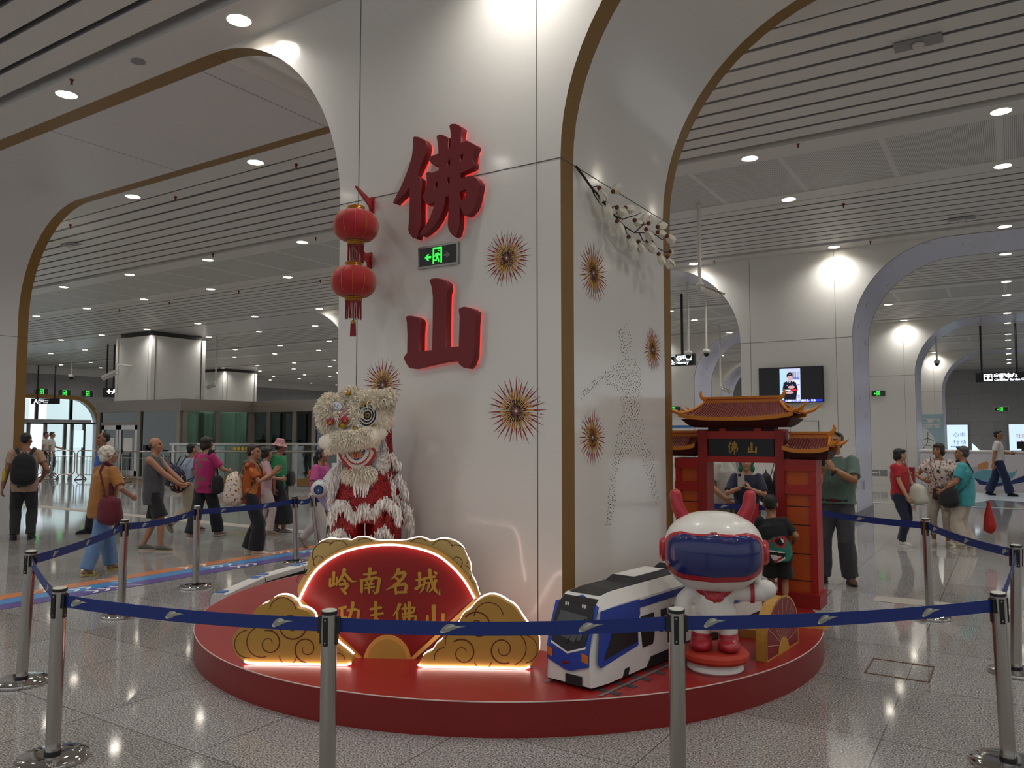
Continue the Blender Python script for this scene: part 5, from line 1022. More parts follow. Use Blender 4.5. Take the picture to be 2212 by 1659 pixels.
disc('forehead_mirror', ['mirror'], 726, 879, .315, [.042], (-VD-rt*.3), (1, .85), 10)
g = G(); g.sph(lp(736, 902, .24), (.062, .07, .05), 18, 12, T=LT); g.build('nose', 'lipred', lion)
for k in range(3): g = G(); g.tube([lp(718-k, 893+5*k, .30), lp(728, 900+4*k, .325), lp(738, 896+4*k, .325), lp(748+k, 884+5*k, .30)], .0045, 6); g.build('nose_line', ['pinkp'] if k != 1 else ['eyew'], lion)
for x, y in ((713, 911), (745, 907)): g = G(); g.sph(lp(x, y, .335), .026, 16, 10); o = g.build('pompom', 'pompom', lion); g = G(); g.tube([lp(x-3, y+3, .362), lp(x+3, y+1, .364)], .008, 6); g.build('pompom_band', 'gilt', o)
for x, y in ((740, 919), (768, 928)): g = G(); g.sph(lp(x, y, .315), (.026, .026, .022), 16, 10, T=LT); g.build('bell', 'gilt', lion)
g = G(); g.tube([lp(780, 928, .30), lp(795, 927, .30), lp(806, 919, .26)], [(.010, .016)]*3, 8); g.build('collar_braid', 'gilt', lion)
g = G(); g.tube([lp(818, 858, .20), lp(821, 875, .205), lp(818, 884, .20)], [.012, .024, .012], 12, rnd=True); g.build('inner_ear', 'lred', lion)
disc('ear_disc', ['lred', 'gilt', 'lipred'], 828, 901, .19, [.033, .026, .012], (-VD*.7+rt*.7), (1, 1), 0)
# upper lip roll, lower jaw with teeth and tongue
g = G(); Pth = [lp(x, y, f) for x, y, f in ((703, 955, .20), (716, 954, .27), (742, 950, .31), (772, 947, .31), (800, 941, .27), (820, 934, .18))]; g.tube(Pth, [(.055, .05), (.066, .06), (.072, .06), (.074, .06), (.072, .06), (.06, .05)], 16, rnd=True)
def lipf(q):
    i = q.randrange(len(Pth)-1); c = Pth[i].lerp(Pth[i+1], q.random()); a = q.uniform(-.2, 3.4); d = (-VD*math.sin(a)+Zv*math.cos(a)); return c+d*.058, d
fur(g, lipf, .035, 3400, .7, .006, .35, 31); g.build('upper_lip_fur', 'fur', lion, ang=80)
jf = .235; JN = VD; JU = Vector((-VD.y, VD.x, 0)); JU = JU if JU.dot(rt) > 0 else -JU; jo = lp(770, 990, jf)
def jl(L): return [((p-jo).dot(JU), p.z-jo.z) for p in (lp(x, y, jf) for x, y in L)]
jaw = lambda nme, L, mt, off, th=.012: curve_shape(nme, [smoothloop(jl(L), 2)], jo, JU, Zv, th, mt, lion, off=off)
jaw('lower_lip', [(731,982),(732,972),(742,968),(756,966),(790,966),(806,966),(813,972),(812,986),(800,1002),(785,1015),(766,1021),(752,1014),(744,1000),(735,992)], 'lipred', .0, .02)
jaw('mouth_lining', [(737,983),(738,974),(752,970),(790,970),(806,971),(807,982),(796,998),(782,1008),(767,1013),(754,1006),(747,996),(739,989)], 'cream2', .022, .003)
jaw('gum_line', [(743,978),(748,970),(796,970),(800,978),(792,994),(778,1004),(762,1003),(750,993)], 'lipred', .026, .003)
jaw('teeth', [(745,977),(749,970),(795,970),(798,978),(790,992),(777,1001),(763,1000),(752,991)], 'eyew', .030, .003)
jaw('tongue', [(749,972),(755,966),(790,966),(790,974),(784,988),(770,996),(757,988)], 'mblue', .034, .004)
g = G()
for s in (-1, 1):
    for k in range(3): g.ribbon([(a, b, w) for (a, b), w in zip(jl([(770+s*16, 973+5*k), (770+s*10, 976+5*k), (770+s*5, 984+4*k)]), (.004, .010, .004))], jo, JU, Zv, .0395)
g.build('tongue_flame', 'myel', lion, smooth=False)
g = G(); g.ribbon([(a, b, .026) for a, b in jl([(770, 970), (770, 988)])], jo, JU, Zv, .040); g.ribbon([(a, b, .016) for a, b in jl([(770, 970), (770, 987)])], jo, JU, Zv, .0405, 1); g.build('tongue_center', ['myel', 'lipred'], lion, smooth=False)
g = G()
for k in range(9): 
    a = R(200+17.5*k); (x0_, z0_) = jl([(770+24*math.cos(a)*.95, 979-21*math.sin(a)*.95)])[0]; (x1_, z1_) = jl([(770+29*math.cos(a), 979-24*math.sin(a))])[0]; g.ribbon([(x0_, z0_, .003), (x1_, z1_, .003)], jo, JU, Zv, .0338, 0, False)
g.build('tooth_gap', 'lred', lion, smooth=False)
furball('beard_fur', lp(776, 1022, .20), (.105, .07, .055), .05, 1500, 0, seed=40, gv=.9); furball('chin_fur', lp(815, 1005, .13), (.07, .07, .09), .03, 700, 0, 'furw', seed=41)
g = G(); q_ = random.Random(5)
for k in range(26):
    x = 762+1.45*k; a = lp(x, 1032, .25); b = lp(x+q_.uniform(-2, 3)-.12*(x-780), 1058+q_.uniform(-4, 18), .265); g.tube([a, (a+b)/2-VD*.006, b], [.0045, .004, .003], 5)
g.build('beard_cord', 'furw', lion)
# ================================================================== LIFT ENCLOSURE AND GUARD RAIL (left background)
EA = at(215, 862, y=16.9); EB = Vector((-24.45, 16.9, 0)); EC = Vector((-24.45, 19.9, 0)); ED = Vector((-19.6, 19.9, 0)); EA = Vector((EA.x, 16.9, 0)); EZ = 2.93
en = thing('lift_enclosure', 'steel framed glass enclosure around the lifts below the white shafts', 'glass enclosure', (-24.45, 16.9, 0))
def seg(a, b, posts_, z1=EZ, door=None):
    d = (b-a); L = d.length; d.normalize(); rz = math.atan2(d.y, d.x)
    def bx(s0, s1, z0, z1, th=.10, mt='encl', nme='frame'): g = G(); c = a+d*((s0+s1)/2)+Zv*((z0+z1)/2); g.box(c, (s1-s0, th, z1-z0), rz); return g.build(nme, mt, en, smooth=False)
    bx(-.08, L+.08, z1-.42, z1, .18, nme='top_band')
    for s in posts_: bx(s-.09, s+.09, 0, z1-.42, .13, nme='mullion')
    bx(0, L, 0, .16, .11, 'gold', 'base_band')
    for s0, s1 in zip(posts_[:-1], posts_[1:]): bx(s0+.09, s1-.09, .16, z1-.42, .02, 'glass', 'pane')
    return bx
L1 = (EB-EA).length
bx = seg(EA, EB, [.1, L1*.53, L1-.1]); bx(.25, L1*.53-.1, 2.02, 2.12, .12, nme='transom')
for s0, s1 in ((.3, L1*.27), (L1*.27+.04, L1*.53-.12)):
    for q in ((s0, s0+.16, .1, 2.02), (s1-.16, s1, .1, 2.02), (s0, s1, 1.86, 2.02), (s0, s1, .1, .35)): bx(*q, .08, 'steel', 'door_frame')
    bx((s0+s1)/2-.3, (s0+s1)/2+.25, 1.05, 1.55, .03, 'white', 'notice')
bx(L1*.53+.35, L1*.53+.55, 1.1, 1.3, .2, 'black', 'call_box')
seg(EB, EC, [.1, 1.45, 2.9]); seg(EC, ED, [.1, 1.0, 2.4, 3.4, 4.75])
M['encl_in'] = mat('lift_interior_grey', 'a9b6b0', .5)
g = G(); g.bb((-29.6, 20.2, .05), (-24.7, 20.3, 2.5)); g.bb((-27.6, 17.6, .05), (-27.5, 20.2, 2.5)); g.build('inner_wall', 'encl_in', en, smooth=False)
for x in (-29.2, -28.2, -26.8, -25.6): g = G(); g.bb((x, 18.4, .05), (x+.14, 18.55, 2.5)); g.build('lift_frame', 'encl', en, smooth=False)
# lit posters seen through the glass
def poster(x0, x1, y0_, y1_, Y, lab, mt, edge='steel', name='light_box'):
    a, b, c = at(x0, y0_, y=Y), at(x1, y0_, y=Y), at(x0, y1_, y=Y); o = thing(name, lab, 'poster', ((a.x+b.x)/2, Y, c.z)); W_, H_ = b.x-a.x, a.z-c.z
    g = G(); g.bb((a.x-.03, Y, c.z-.03), (b.x+.03, Y+.08, a.z+.03)); g.build('case', edge, o, smooth=False)
    if .3 < c.z < 1.6 and Y < 30: k_ = G(); [k_.bb((q-.03, Y+.02, 0), (q+.03, Y+.07, c.z)) for q in (a.x+.1, b.x-.1)]; k_.build('stand', edge, o, smooth=False)
    g = G(); g.bb((a.x, Y-.006, c.z), (b.x, Y+.002, a.z)); g.build('poster_face', mt, o, smooth=False)
    return o, a.x, c.z, W_, H_
M['lbx'] = mat('lit_poster_pale_blue', 'd6ecf8', .5, emit=.9, ecol='cfeaff'); M['lbtxt'] = mat('poster_blue_ink', '2a74c4', .5, emit=.25, ecol='2a74c4'); M['ptr'] = mat('poster_red_ink', 'c8283c', .5, emit=.3, ecol='d0243c')
Yq = 24.0
o, x, z, w, h = poster(553, 585, 922, 992, Yq, 'lit pale blue poster with blue characters seen through the lift glass', 'lbx')
for i, s in enumerate(('节约用水', '珍惜水源')): text(s, w*.2, (x+w*.08, Yq-.008, z+h*(.30+.22*i)), Xv, Zv, 'lbtxt', o)
o, x, z, w, h = poster(628, 694, 913, 965, Yq, 'city poster with a blue lower half seen through the lift glass', mat('poster_sky', '9fb9c4', .5, emit=.1, ecol='a9c4d0'))
g = G(); g.bb((x, Yq-.010, z), (x+w, Yq-.007, z+h*.45)); g.build('blue_field', mat('poster_blue', '2c55a0', .5), o, smooth=False); text('美丽佛山', w*.2, (x+w*.1, Yq-.012, z+h*.2), Xv, Zv, 'white', o); text('地铁同行', w*.2, (x+w*.1, Yq-.012, z+h*.02), Xv, Zv, 'white', o)
for k in range(9): g = G(); hh = h*rnd.uniform(.06, .2); g.bb((x+w*(.08+.1*k), Yq-.010, z+h*.45), (x+w*(.14+.1*k), Yq-.007, z+h*.45+hh)); g.build('skyline_tower', ['ptr', 'green', 'eave'][k % 3] if k % 3 != 1 else 'bblue', o, smooth=False)
# guard rail with glass
GA, GB_ = at(372, 1062, z=0), at(705, 1061, z=0); gd = (GB_-GA); gL = gd.length; gd.normalize(); grz = math.atan2(gd.y, gd.x)
gr = thing('guard_rail', 'steel and glass guard rail on a stone kerb in front of the lift enclosure', 'railing', GA)
def gb(name, s0, s1, z0, z1, th, mt, off=0): g = G(); nrm_ = Vector((-gd.y, gd.x, 0)); g.box(GA+gd*((s0+s1)/2)+nrm_*off+Zv*((z0+z1)/2), (s1-s0, th, z1-z0), grz); return g.build(name, mt, gr, smooth=False)
gb('kerb', -.15, gL, 0, .14, .3, 'floor'); gb('base_band', .8, gL, .16, .36, .05, 'gold'); gb('top_rail', -.1, gL, 1.36, 1.43, .09, 'steel')
g = G(); g.tube([GA+gd*-.1+Zv*1.18+Vector((.05, -.09, 0)), GB_+Zv*1.18+Vector((.05, -.09, 0))], .028, 10); g.build('hand_rail', 'steel', gr)
for s in (0, gL*.26, gL*.80): gb('rail_post', s-.04, s+.04, .14, 1.36, .07, 'steel')
for s0, s1 in ((.05, gL*.26), (gL*.26, gL*.80), (gL*.80, gL)): gb('pane', s0+.05, s1-.05, .36, 1.34, .015, 'clear')
for k, s in enumerate((gL*.4, gL*.426, gL*.452, gL*.478)):
    g = G(); c = GA+gd*s+Zv*1.26+Vector((.02, -.03, 0)); g.tube([c, c+Vector((gd.y, -gd.x, 0))*.004], [.05, .05], 16); g.build('warning_dot', mat('warning_yellow', 'c9a21e', .5) if k == 0 else bpy.data.materials['warning_yellow'], gr, smooth=False)
# ------------------------------------------------------------------ crowd barriers
def barrier(a, b, lab, first=[None]):
    a, b = Vector(a), Vector(b); L = (b-a).length
    if first[0] is None or True:
        o = thing('crowd_barrier', lab, 'barrier', a, math.atan2(b.y-a.y, b.x-a.x), 'steel crowd barriers before the exit'); T = wmat(o); q = lambda x, y, z: T @ Vector((x, y, z))
        g = G(); g.tube([q(.1, 0, .18), q(.03, 0, .22), q(0, 0, .3), q(0, 0, .95), q(.04, 0, 1.04), q(.12, 0, 1.08), q(L-.12, 0, 1.08), q(L-.04, 0, 1.04), q(L, 0, .95), q(L, 0, .3), q(L-.03, 0, .22), q(L-.1, 0, .18), q(.1, 0, .18)], .021, 8); g.build('frame', 'steel', o)
        g = G(); g.tube([q(0, 0, .86), q(L, 0, .86)], .014, 6); g.build('cross_rail', 'steel', o)
        for k in range(1, 8): g = G(); x = L*k/8; g.tube([q(x, 0, .19), q(x, 0, .86)], .009, 6); g.build('bar', 'steel', o)
        for x in (.18, L-.18): g = G(); g.tube([q(x, 0, .2), q(x, .08, .16), q(x, .25, .04), q(x, .28, .015), q(x, -.28, .015), q(x, -.25, .04), q(x, -.08, .16), q(x, 0, .2)], .018, 8); g.build('foot', 'steel', o)
        return o
barrier(at(262, 1043, z=0), at(352, 1045, z=0), 'crowd barrier at the right end, behind the bald man'); barrier(at(165, 1036, z=0), at(222, 1037, z=0), 'crowd barrier behind the white-haired woman')
barrier(at(112, 1036, z=0), at(160, 1035, z=0), 'crowd barrier left of the white-haired woman'); barrier(at(86, 1032, z=0), at(110, 1036, z=0), 'crowd barrier right beside the backpack man'); barrier(at(232, 1040, z=0), at(256, 1042, z=0), 'short gap barrier beside the blue shirted man')
# ------------------------------------------------------------------ exit doors in the left wall
dr_ = thing('exit_door', 'wide glass exit doors in a gold arch at far left', 'door', (-46.1, 23, 0))
def dbox(nme, mt, ya, yb, za, zb, th=.12, x=-46.15): g = G(); g.bb((x-th, ya, za), (x, yb, zb)); return g.build(nme, mt, dr_, smooth=False)
dbox('air_curtain', 'grey', 20.3, 25.75, 2.32, 2.52, .3, -45.9)
for y in (21.0, 22.7, 24.6): dbox('upper_mullion', 'dgrey', y, y+.16, 2.5, 3.7)
dbox('transom', 'dgrey', 20.2, 26.1, 2.26, 2.36)
for y in (20.9, 22.3, 23.2, 24.3, 24.7, 25.4): dbox('door_stile', 'encl', y, y+.17, 0, 2.3)
dbox('pane', 'clear', 20.2, 22.35, 0, 3.66, .01); dbox('pane', 'clear', 23.3, 26.0, 0, 3.66, .01)
for y in (22.12, 23.5): g = G(); g.tube([(-45.98, y, .9), (-45.98, y, 1.6)], .025, 8); g.build('pull_handle', 'dgrey', dr_)
for y, z0_, c in ((24.85, .9, 'lbx'),): g = G(); g.bb((-46.02, y, z0_), (-45.99, y+.5, z0_+1.0)); g.build('door_notice', c, dr_, smooth=False)
for py_, px_, nme in ((847, 90, 'leftmost'), (849, 139, 'middle'), (851, 189, 'rightmost')):
    p = at(px_, py_, x=-45.98); exit_sign(p, Yv, Zv, .75, .42, '%s of the three small green exit signs above the far left doors' % nme, False)
# ------------------------------------------------------------------ hanging signs
def hang_sign(x0, x1, y0_, y1_, Y, lab, rods, name='hanging_sign'):
    a, b, c = at(x0, y0_, y=Y), at(x1, y0_, y=Y), at(x0, y1_, y=Y); o = thing(name, lab, 'sign', ((a.x+b.x)/2, Y, c.z)); g = G(); g.bb((a.x, Y, c.z), (b.x, Y+.16, a.z)); g.build('sign_box', 'blackm', o, smooth=False)
    for r in rods: p = at(r, y0_, y=Y+.08); g = G(); g.cyl((p.x, Y+.08, a.z), (p.x, Y+.08, ZC), .035); g.build('rod', 'blackm', o)
    return o, a.x, c.z, b.x-a.x, a.z-c.z
o, x, z, w, h = hang_sign(1400, 1499.5, 769, 793, 20.1, 'hanging black sign reading 母婴室 Nursery', (1474,))
yq = 20.1-.004; text('母婴室', h*.46, (x+w-h*1.62, yq, z+h*.46), Xv, Zv, 'litwhite', o, bold=.012); text('Nursery', h*.33, (x+w-h*1.62, yq, z+h*.14), Xv, Zv, 'litwhite', o, bold=.006)
g = G(); X_ = x+w-h*2.5; P_ = (X_, yq, z+h*.12); k_ = h*.76
for a in ([(0, 0, .06), (0, 1, .06)], [(1, 0, .06), (1, 1, .06)], [(0, 1, .06), (1, 1, .06)], [(0, 0, .06), (1, 0, .06)], [(.45, .8, .16), (.46, .81, .16)], [(.4, .65, .3), (.3, .3, .3), (.2, .1, .2)], [(.5, .55, .12), (.75, .4, .1)], [(.62, .34, .2), (.85, .2, .2)], [(.3, .1, .16), (.8, .1, .1)]): g.ribbon([(u*k_, v*k_, w_*k_) for u, v, w_ in a], P_, Xv, Zv, .001)
g.build('pictogram', 'litwhite', o, smooth=False)
o, x, z, w, h = hang_sign(2107, 2300, 806, 826, 31.7, 'hanging black sign reading 客服中心 Customer Service Center', (2121, 2197))
yq = 31.7-.006; text('客服中心', h*.52, (x+h*1.7, yq, z+h*.42), Xv, Zv, 'litwhite', o, bold=.015); text('Customer Service Center', h*.32, (x+h*1.7, yq, z+h*.1), Xv, Zv, 'litwhite', o, bold=.006)
g = G(); g.prism([(0, 0), (h*.8, 0), (h*.8, h*.78), (0, h*.78)], (x+h*.75, yq, z+h*.1), Xv, Zv, 0, .003)
for a in ([(.25, .6, .16), (.26, .61, .16)], [(.25, .42, .2), (.25, .2, .2)], [(.5, .25, .12), (.75, .25, .12)], [(.65, .6, .16), (.66, .61, .16)], [(.65, .45, .2), (.65, .35, .2)]): g.ribbon([(u*h, v*h, w_*h) for u, v, w_ in a], (x+h*.72, yq, z+h*.1), Xv, Zv, .005, 1)
g.build('pictogram', ['litwhite', 'blackm'], o, smooth=False)
def hang_sign_x(p0, p1, zt, zb, lab, rods):   # a sign facing the viewer on the left, along a free direction
    a, b = Vector(p0), Vector(p1); d = (b-a); L = d.length; d.normalize(); n = Vector((d.y, -d.x, 0)); o = thing('hanging_sign', lab, 'sign', (a.x, a.y, zb)); g = G(); g.box((a+b)/2+Zv*((zt+zb)/2)-n*.08, (L, .16, zt-zb), math.atan2(d.y, d.x)); g.build('sign_box', 'blackm', o, smooth=False)
    for f in rods: p = a+d*(L*f)-n*.08; g = G(); g.cyl((p.x, p.y, zt), (p.x, p.y, ZC), .035); g.build('rod', 'blackm', o)
    return o, a+n*.004, d, L
def on_depth(px, py, dp): d = ray(px, py); return EYE+d*(dp/F)
p0, p1 = on_depth(67, 861, 43), on_depth(126, 862, 43); zt, zb = p0.z, on_depth(67, 872.5, 43).z
o, q, d, L = hang_sign_x((p0.x, p0.y, 0), (p1.x, p1.y, 0), zt, zb, 'far hanging black sign reading A 出口', (.2, .83)); hh = zt-zb
text('A', hh*1.0, q+d*(L*.12)+Zv*(zb+hh*.15), d, Zv, 'litwhite', o, bold=.02); text('出口', hh*.5, q+d*(L*.27)+Zv*(zb+hh*.42), d, Zv, 'litwhite', o, bold=.012); text('Exit', hh*.32, q+d*(L*.27)+Zv*(zb+hh*.12), d, Zv, 'litwhite', o); text('南海大道', hh*.25, q+d*(L*.45)+Zv*(zb+hh*.55), d, Zv, 'litwhite', o); text('公交站', hh*.3, q+d*(L*.45)+Zv*(zb+hh*.15), d, Zv, 'litwhite', o)
p0, p1 = on_depth(222, 838, 33), on_depth(262, 838, 33); zt, zb = p0.z, on_depth(222, 858, 33).z
o, q, d, L = hang_sign_x((p0.x, p0.y, 0), (p1.x, p1.y, 0), zt, zb, 'hanging black sign reading left arrow AB beside the white shaft', (.15, .52, .70)); hh = zt-zb
g = G(); g.ribbon([(hh*.55, hh*.62, .06), (hh*.95, hh*.62, .06)], q+Zv*zb, d, Zv, .002); g.ribbon([(hh*.75, hh*.82, .06), (hh*.52, hh*.62, .06)], q+Zv*zb, d, Zv, .002); g.ribbon([(hh*.75, hh*.42, .06), (hh*.52, hh*.62, .06)], q+Zv*zb, d, Zv, .003); g.build('arrow', 'litwhite', o, smooth=False); text('AB', hh*.75, q+d*(hh*1.0)+Zv*(zb+hh*.35), d, Zv, 'litwhite', o, bold=.015)
# ------------------------------------------------------------------ wall screen
S0, S1 = Vector((-4.478, 16.95, 2.343)), Vector((-3.184, 16.95, 3.087)); tv = thing('wall_screen', 'flat video screen on the white wall showing a uniformed officer', 'screen', ((S0.x+S1.x)/2, 16.95, S0.z))
YS = 16.79
g = G(); g.bb((S0.x, YS, S0.z), (S1.x, YS+.06, S1.z)); g.build('casing', 'black', tv, smooth=False); g = G(); g.bb((S0.x+.3, YS+.06, S0.z+.15), (S1.x-.3, 16.95, S1.z-.15)); g.build('wall_mount', 'dgrey', tv, smooth=False)
g = G(); g.bb((S0.x+.015, YS-.003, S0.z+.015), (S1.x-.015, YS, S1.z-.015)); g.build('display', 'screenblk', tv, smooth=False)
def em(n, c, k=.8): return mat(n, c, .5, emit=k, ecol=c)
M['s_bg'] = em('screen_pale', 'c4cfee', .9); M['s_cy'] = em('screen_cyan', 'b4dcf4', .9); M['s_navy'] = em('screen_navy', '12142e', .5); M['s_skin'] = em('screen_skin', 'd8b0b4', .8); M['s_blue'] = em('screen_blue', '1f3ad0', .9); M['s_red'] = em('screen_red', 'e02838', .9); M['s_slat'] = em('screen_slat', '6a6a90', .7); M['s_wh'] = em('screen_white', 'e8ecff', .9); M['s_hair'] = em('screen_hair', '15141c', .5)
W_, H_ = S1.x-S0.x, S1.z-S0.z
def sc2(u, v): return Vector((S0.x+W_*u, 0, S0.z+H_*v))
def sb(mt, u0, u1, v0, v1, l): a, b = sc2(u0, v0), sc2(u1, v1); g.bb((a.x, YS-l, a.z), (b.x, YS-l+.0006, b.z), mt)
g = G(); sb(0, .335, .655, .085, .955, .004)
sb(1, .335, .43, .085, .955, .005)
for k in range(6): sb(6, .505+.025*k, .513+.025*k, .66, .86, .005)
for k in range(5): sb(7, .55+.02*k, .562+.02*k, .1, .62, .005)
for v in (.70, .67, .5, .2, .15): sb(4, .545 if v > .6 else .61, .64, v-.008, v+.008, .006)
def oval(mt, u, v, a, b, l): c = sc2(u, v); g.pts([(c.x+a*math.cos(t*.314), YS-l, c.z+b*math.sin(t*.314)) for t in range(20)], mt)
g.pts([(sc2(u, v).x, YS-.007, sc2(u, v).z) for u, v in ((.40, .085), (.39, .30), (.375, .36), (.395, .56), (.44, .605), (.54, .605), (.585, .56), (.615, .36), (.60, .30), (.585, .085))], 2)
g.pts([(sc2(u, v).x, YS-.0076, sc2(u, v).z) for u, v in ((.47, .61), (.49, .53), (.51, .61))], 7); g.pts([(sc2(u, v).x, YS-.008, sc2(u, v).z) for u, v in ((.482, .605), (.49, .50), (.498, .605))], 4)
oval(8, .492, .76, .062, .066, .0072); oval(3, .495, .70, .05, .078, .008); sb(8, .455, .535, .755, .79, .0085); sb(5, .49, .503, .655, .661, .0092)
for u in (.478, .512): sb(8, u-.006, u+.006, .712, .722, .009)
oval(3, .515, .435, .07, .03, .009); oval(3, .485, .285, .085, .025, .009); sb(7, .405, .50, .335, .365, .0094); sb(5, .50, .60, .335, .37, .0094)
for u, v in ((.455, .585), (.53, .588), (.45, .49), (.535, .495)): sb(7, u-.008, u+.008, v-.008, v+.008, .0085)
sb(4, .02, .98, .025, .085, .006); g.build('picture', ['s_bg', 's_cy', 's_navy', 's_skin', 's_blue', 's_red', 's_slat', 's_wh', 's_hair'], tv, smooth=False)
text('乘车时请注意站台间隙，照看好老人和儿童安全，以免', H_*.062, (sc2(.025, .035).x, YS-.0065, sc2(0, .035).z), Xv, Zv, 's_wh', tv, bold=.002)
# ------------------------------------------------------------------ exit signs, cabinet, notices at right
exit_sign(at(1897.5, 850, y=29.12), Xv, Zv, .45, .20, 'lit green exit sign high on the right pillar behind the silver arch'); exit_sign(at(2163, 884, y=52.95), Xv, Zv, .75, .30, 'small lit green exit sign on the far grey stone wall')
exit_sign(at(1455, 885, y=29.12), Xv, Zv, .62, .26, 'green exit sign half hidden by the left tip of the gate roof')
p = at(1897, 1021, y=29.12); k = thing('low_sign', 'low grey exit arrow plate on the right pillar behind the red shirted woman', 'sign', p); g = G(); g.bb((p.x-.28, 29.10, p.z-.1), (p.x+.28, 29.12, p.z+.1)); g.build('plate', 'grey', k, smooth=False); g = G(); g.ribbon([(-.18, 0, .04), (-.02, 0, .04)], (p.x, 29.098, p.z), Xv, Zv, 0); g.ribbon([(.05, -.06, .03), (.05, .06, .03)], (p.x, 29.098, p.z), Xv, Zv, 0); g.build('arrow', 'white', k, smooth=False)
M['fire'] = mat('fire_cabinet_red', '8a1420', .4); a, b = at(1940, 1009, y=27.3), at(1976, 1056, y=27.3); k = thing('fire_cabinet', 'red fire hose cabinet behind the chatting women', 'cabinet', ((a.x+b.x)/2, 27.3, 0)); g = G(); g.bb((a.x, 27.3, 0), (b.x, 27.6, a.z)); g.build('body', 'fire', k, smooth=False); text('消火栓', .09, (a.x+.12, 27.297, a.z-.22), Xv, Zv, 'white', k)
# map panel on the third pillar
M['mapblue'] = mat('map_board_blue', '9dbcc6', .5); M['mapland'] = mat('map_board_land', 'd8dcd8', .5); Ym = 41.29
a, b = at(1986, 895, y=Ym), at(2042, 990, y=Ym); k = thing('map_board', 'pale blue metro map board reading 佛山地铁 on a far pillar', 'map', ((a.x+b.x)/2, Ym, b.z)); g = G(); g.bb((a.x, Ym-.03, b.z), (b.x, Ym-.001, a.z)); g.build('board', 'mapblue', k, smooth=False)
w, h = b.x-a.x, a.z-b.z; Q = lambda u, v: (a.x+w*u, Ym-.033, b.z+h*v)
g = G(); g.pts([Q(u, v) for u, v in ((.03, .02), (.62, .02), (.66, .3), (.55, .5), (.3, .66), (.05, .7))]); g.build('land', 'mapland', k, smooth=False); text('佛山地铁', h*.095, Q(.14, .82), Xv, Zv, 'white', k, bold=.012); text('运营地图', h*.095, Q(.06, .70), Xv, Zv, 'white', k, bold=.012)
for P in ([(.05,.4,.012),(.3,.45,.012),(.55,.4,.012)],[(.1,.2,.012),(.3,.35,.012),(.33,.6,.012)],[(.05,.3,.01),(.4,.28,.01),(.6,.2,.01)]): g = G(); g.ribbon([(u*w, v*h, q*h) for u, v, q in P], (a.x, Ym-.034, b.z), Xv, Zv, .001); g.build('map_line', 'dgrey', k, smooth=False)
# far light boxes on the back wall, service counter
o, x, z, w, h = poster(2045, 2090, 918, 976, 52.9, 'lit white poster with blue characters behind the service counter', 'lbx')
for i, s in enumerate(('行动', '心中')): text(s[0], h*.19, (x+w*.30, 52.89, z+h*(.30+.27*i)), Xv, Zv, 'lbtxt', o); text(s[1], h*.19, (x+w*.62, 52.89, z+h*(.30+.27*i)), Xv, Zv, 'lbtxt', o)
for k2 in range(6): g = G(); c = (x+w*(.2+.08*k2), 52.888, z+h*.2); g.tube([c, (c[0], c[1]-.004, c[2])], [.035, .035], 10); g.build('poster_dot', 'lbtxt', o, smooth=False)
o, x, z, w, h = poster(2179, 2270, 917, 979, 52.9, 'lit white poster with red characters at the right edge', 'lbx'); text('社会主义', h*.16, (x+w*.16, 52.89, z+h*.55), Xv, Zv, 'ptr', o); text('志愿', h*.3, (x+w*.18, 52.89, z+h*.2), Xv, Zv, 'ptr', o)
M['counter'] = mat('counter_white', 'cfcbd0', .35); M['wave1'] = mat('counter_wave_teal', '6aa3b4', .4); M['wave2'] = mat('counter_wave_navy', '24386e', .4); M['wave3'] = mat('counter_wave_grey', 'a9b2bc', .4); M['fruit'] = mat('counter_orange', 'c48a5a', .5)
cy = 27.9; ct = thing('service_counter', 'long white service counter with teal and navy wave graphics', 'counter', (0, cy, 0)); xa_ = at(1990, 1055, y=cy).x; zt_c = at(2100, 973, y=cy).z
g = G(); g.bb((xa_, cy, 0), (6, cy+.7, zt_c-.05)); g.build('front', 'counter', ct, smooth=False); g = G(); g.bb((xa_-.03, cy-.04, zt_c-.05), (6, cy+.8, zt_c)); g.build('counter_top', 'white', ct, smooth=False)
def cq(px, py): p = at(px, py, y=cy); return (p.x, cy-.004, p.z)
for nme, mt, P, dz in (('wave', 'wave3', [(2060,1020),(2080,1010),(2110,1008),(2130,1016),(2130,1030),(2060,1030)], 0), ('wave', 'wave1', [(2098,1024),(2120,1016),(2145,1015),(2165,1022),(2190,1020),(2198,1014),(2190,1030),(2170,1042),(2130,1042),(2110,1036)], .001), ('wave', 'wave2', [(2103,1031),(2125,1040),(2150,1044),(2180,1040),(2215,1026),(2240,1020),(2240,1034),(2200,1044),(2150,1051),(2115,1046)], .002), ('fish', 'wave2', [(2042,1005),(2052,1010),(2058,1006),(2056,1020),(2046,1024),(2050,1015)], 0), ('mountain', 'fruit', [(2112,1014),(2112,1003),(2122,1000),(2130,996),(2136,1001),(2134,1013)], .003)):
    g = G(); g.pts([(q[0], q[1]-dz, q[2]) for q in (cq(*p) for p in P)]); g.build(nme, mt, ct, smooth=False)
def on_counter(px0, px1, py, lab, name, mt, cat, tall): a, b = at(px0, 973, y=cy+.25), at(px1, 973, y=cy+.25); o = thing(name, lab, cat, ((a.x+b.x)/2, cy+.25, zt_c)); return o, a.x, b.x
o, a, b = on_counter(2100, 2116, 973, 'small leaflet stand on the service counter', 'leaflet_stand', 'white', 'leaflet stand', .3); g = G(); g.loft([[(a, cy+.2, zt_c), (b, cy+.2, zt_c), (b, cy+.35, zt_c), (a, cy+.35, zt_c)], [(a, cy+.28, zt_c+.22), (b-.1, cy+.28, zt_c+.12), (b-.1, cy+.35, zt_c+.12), (a, cy+.35, zt_c+.22)]]); g.build('leaflets', 'lbx', o, smooth=False)
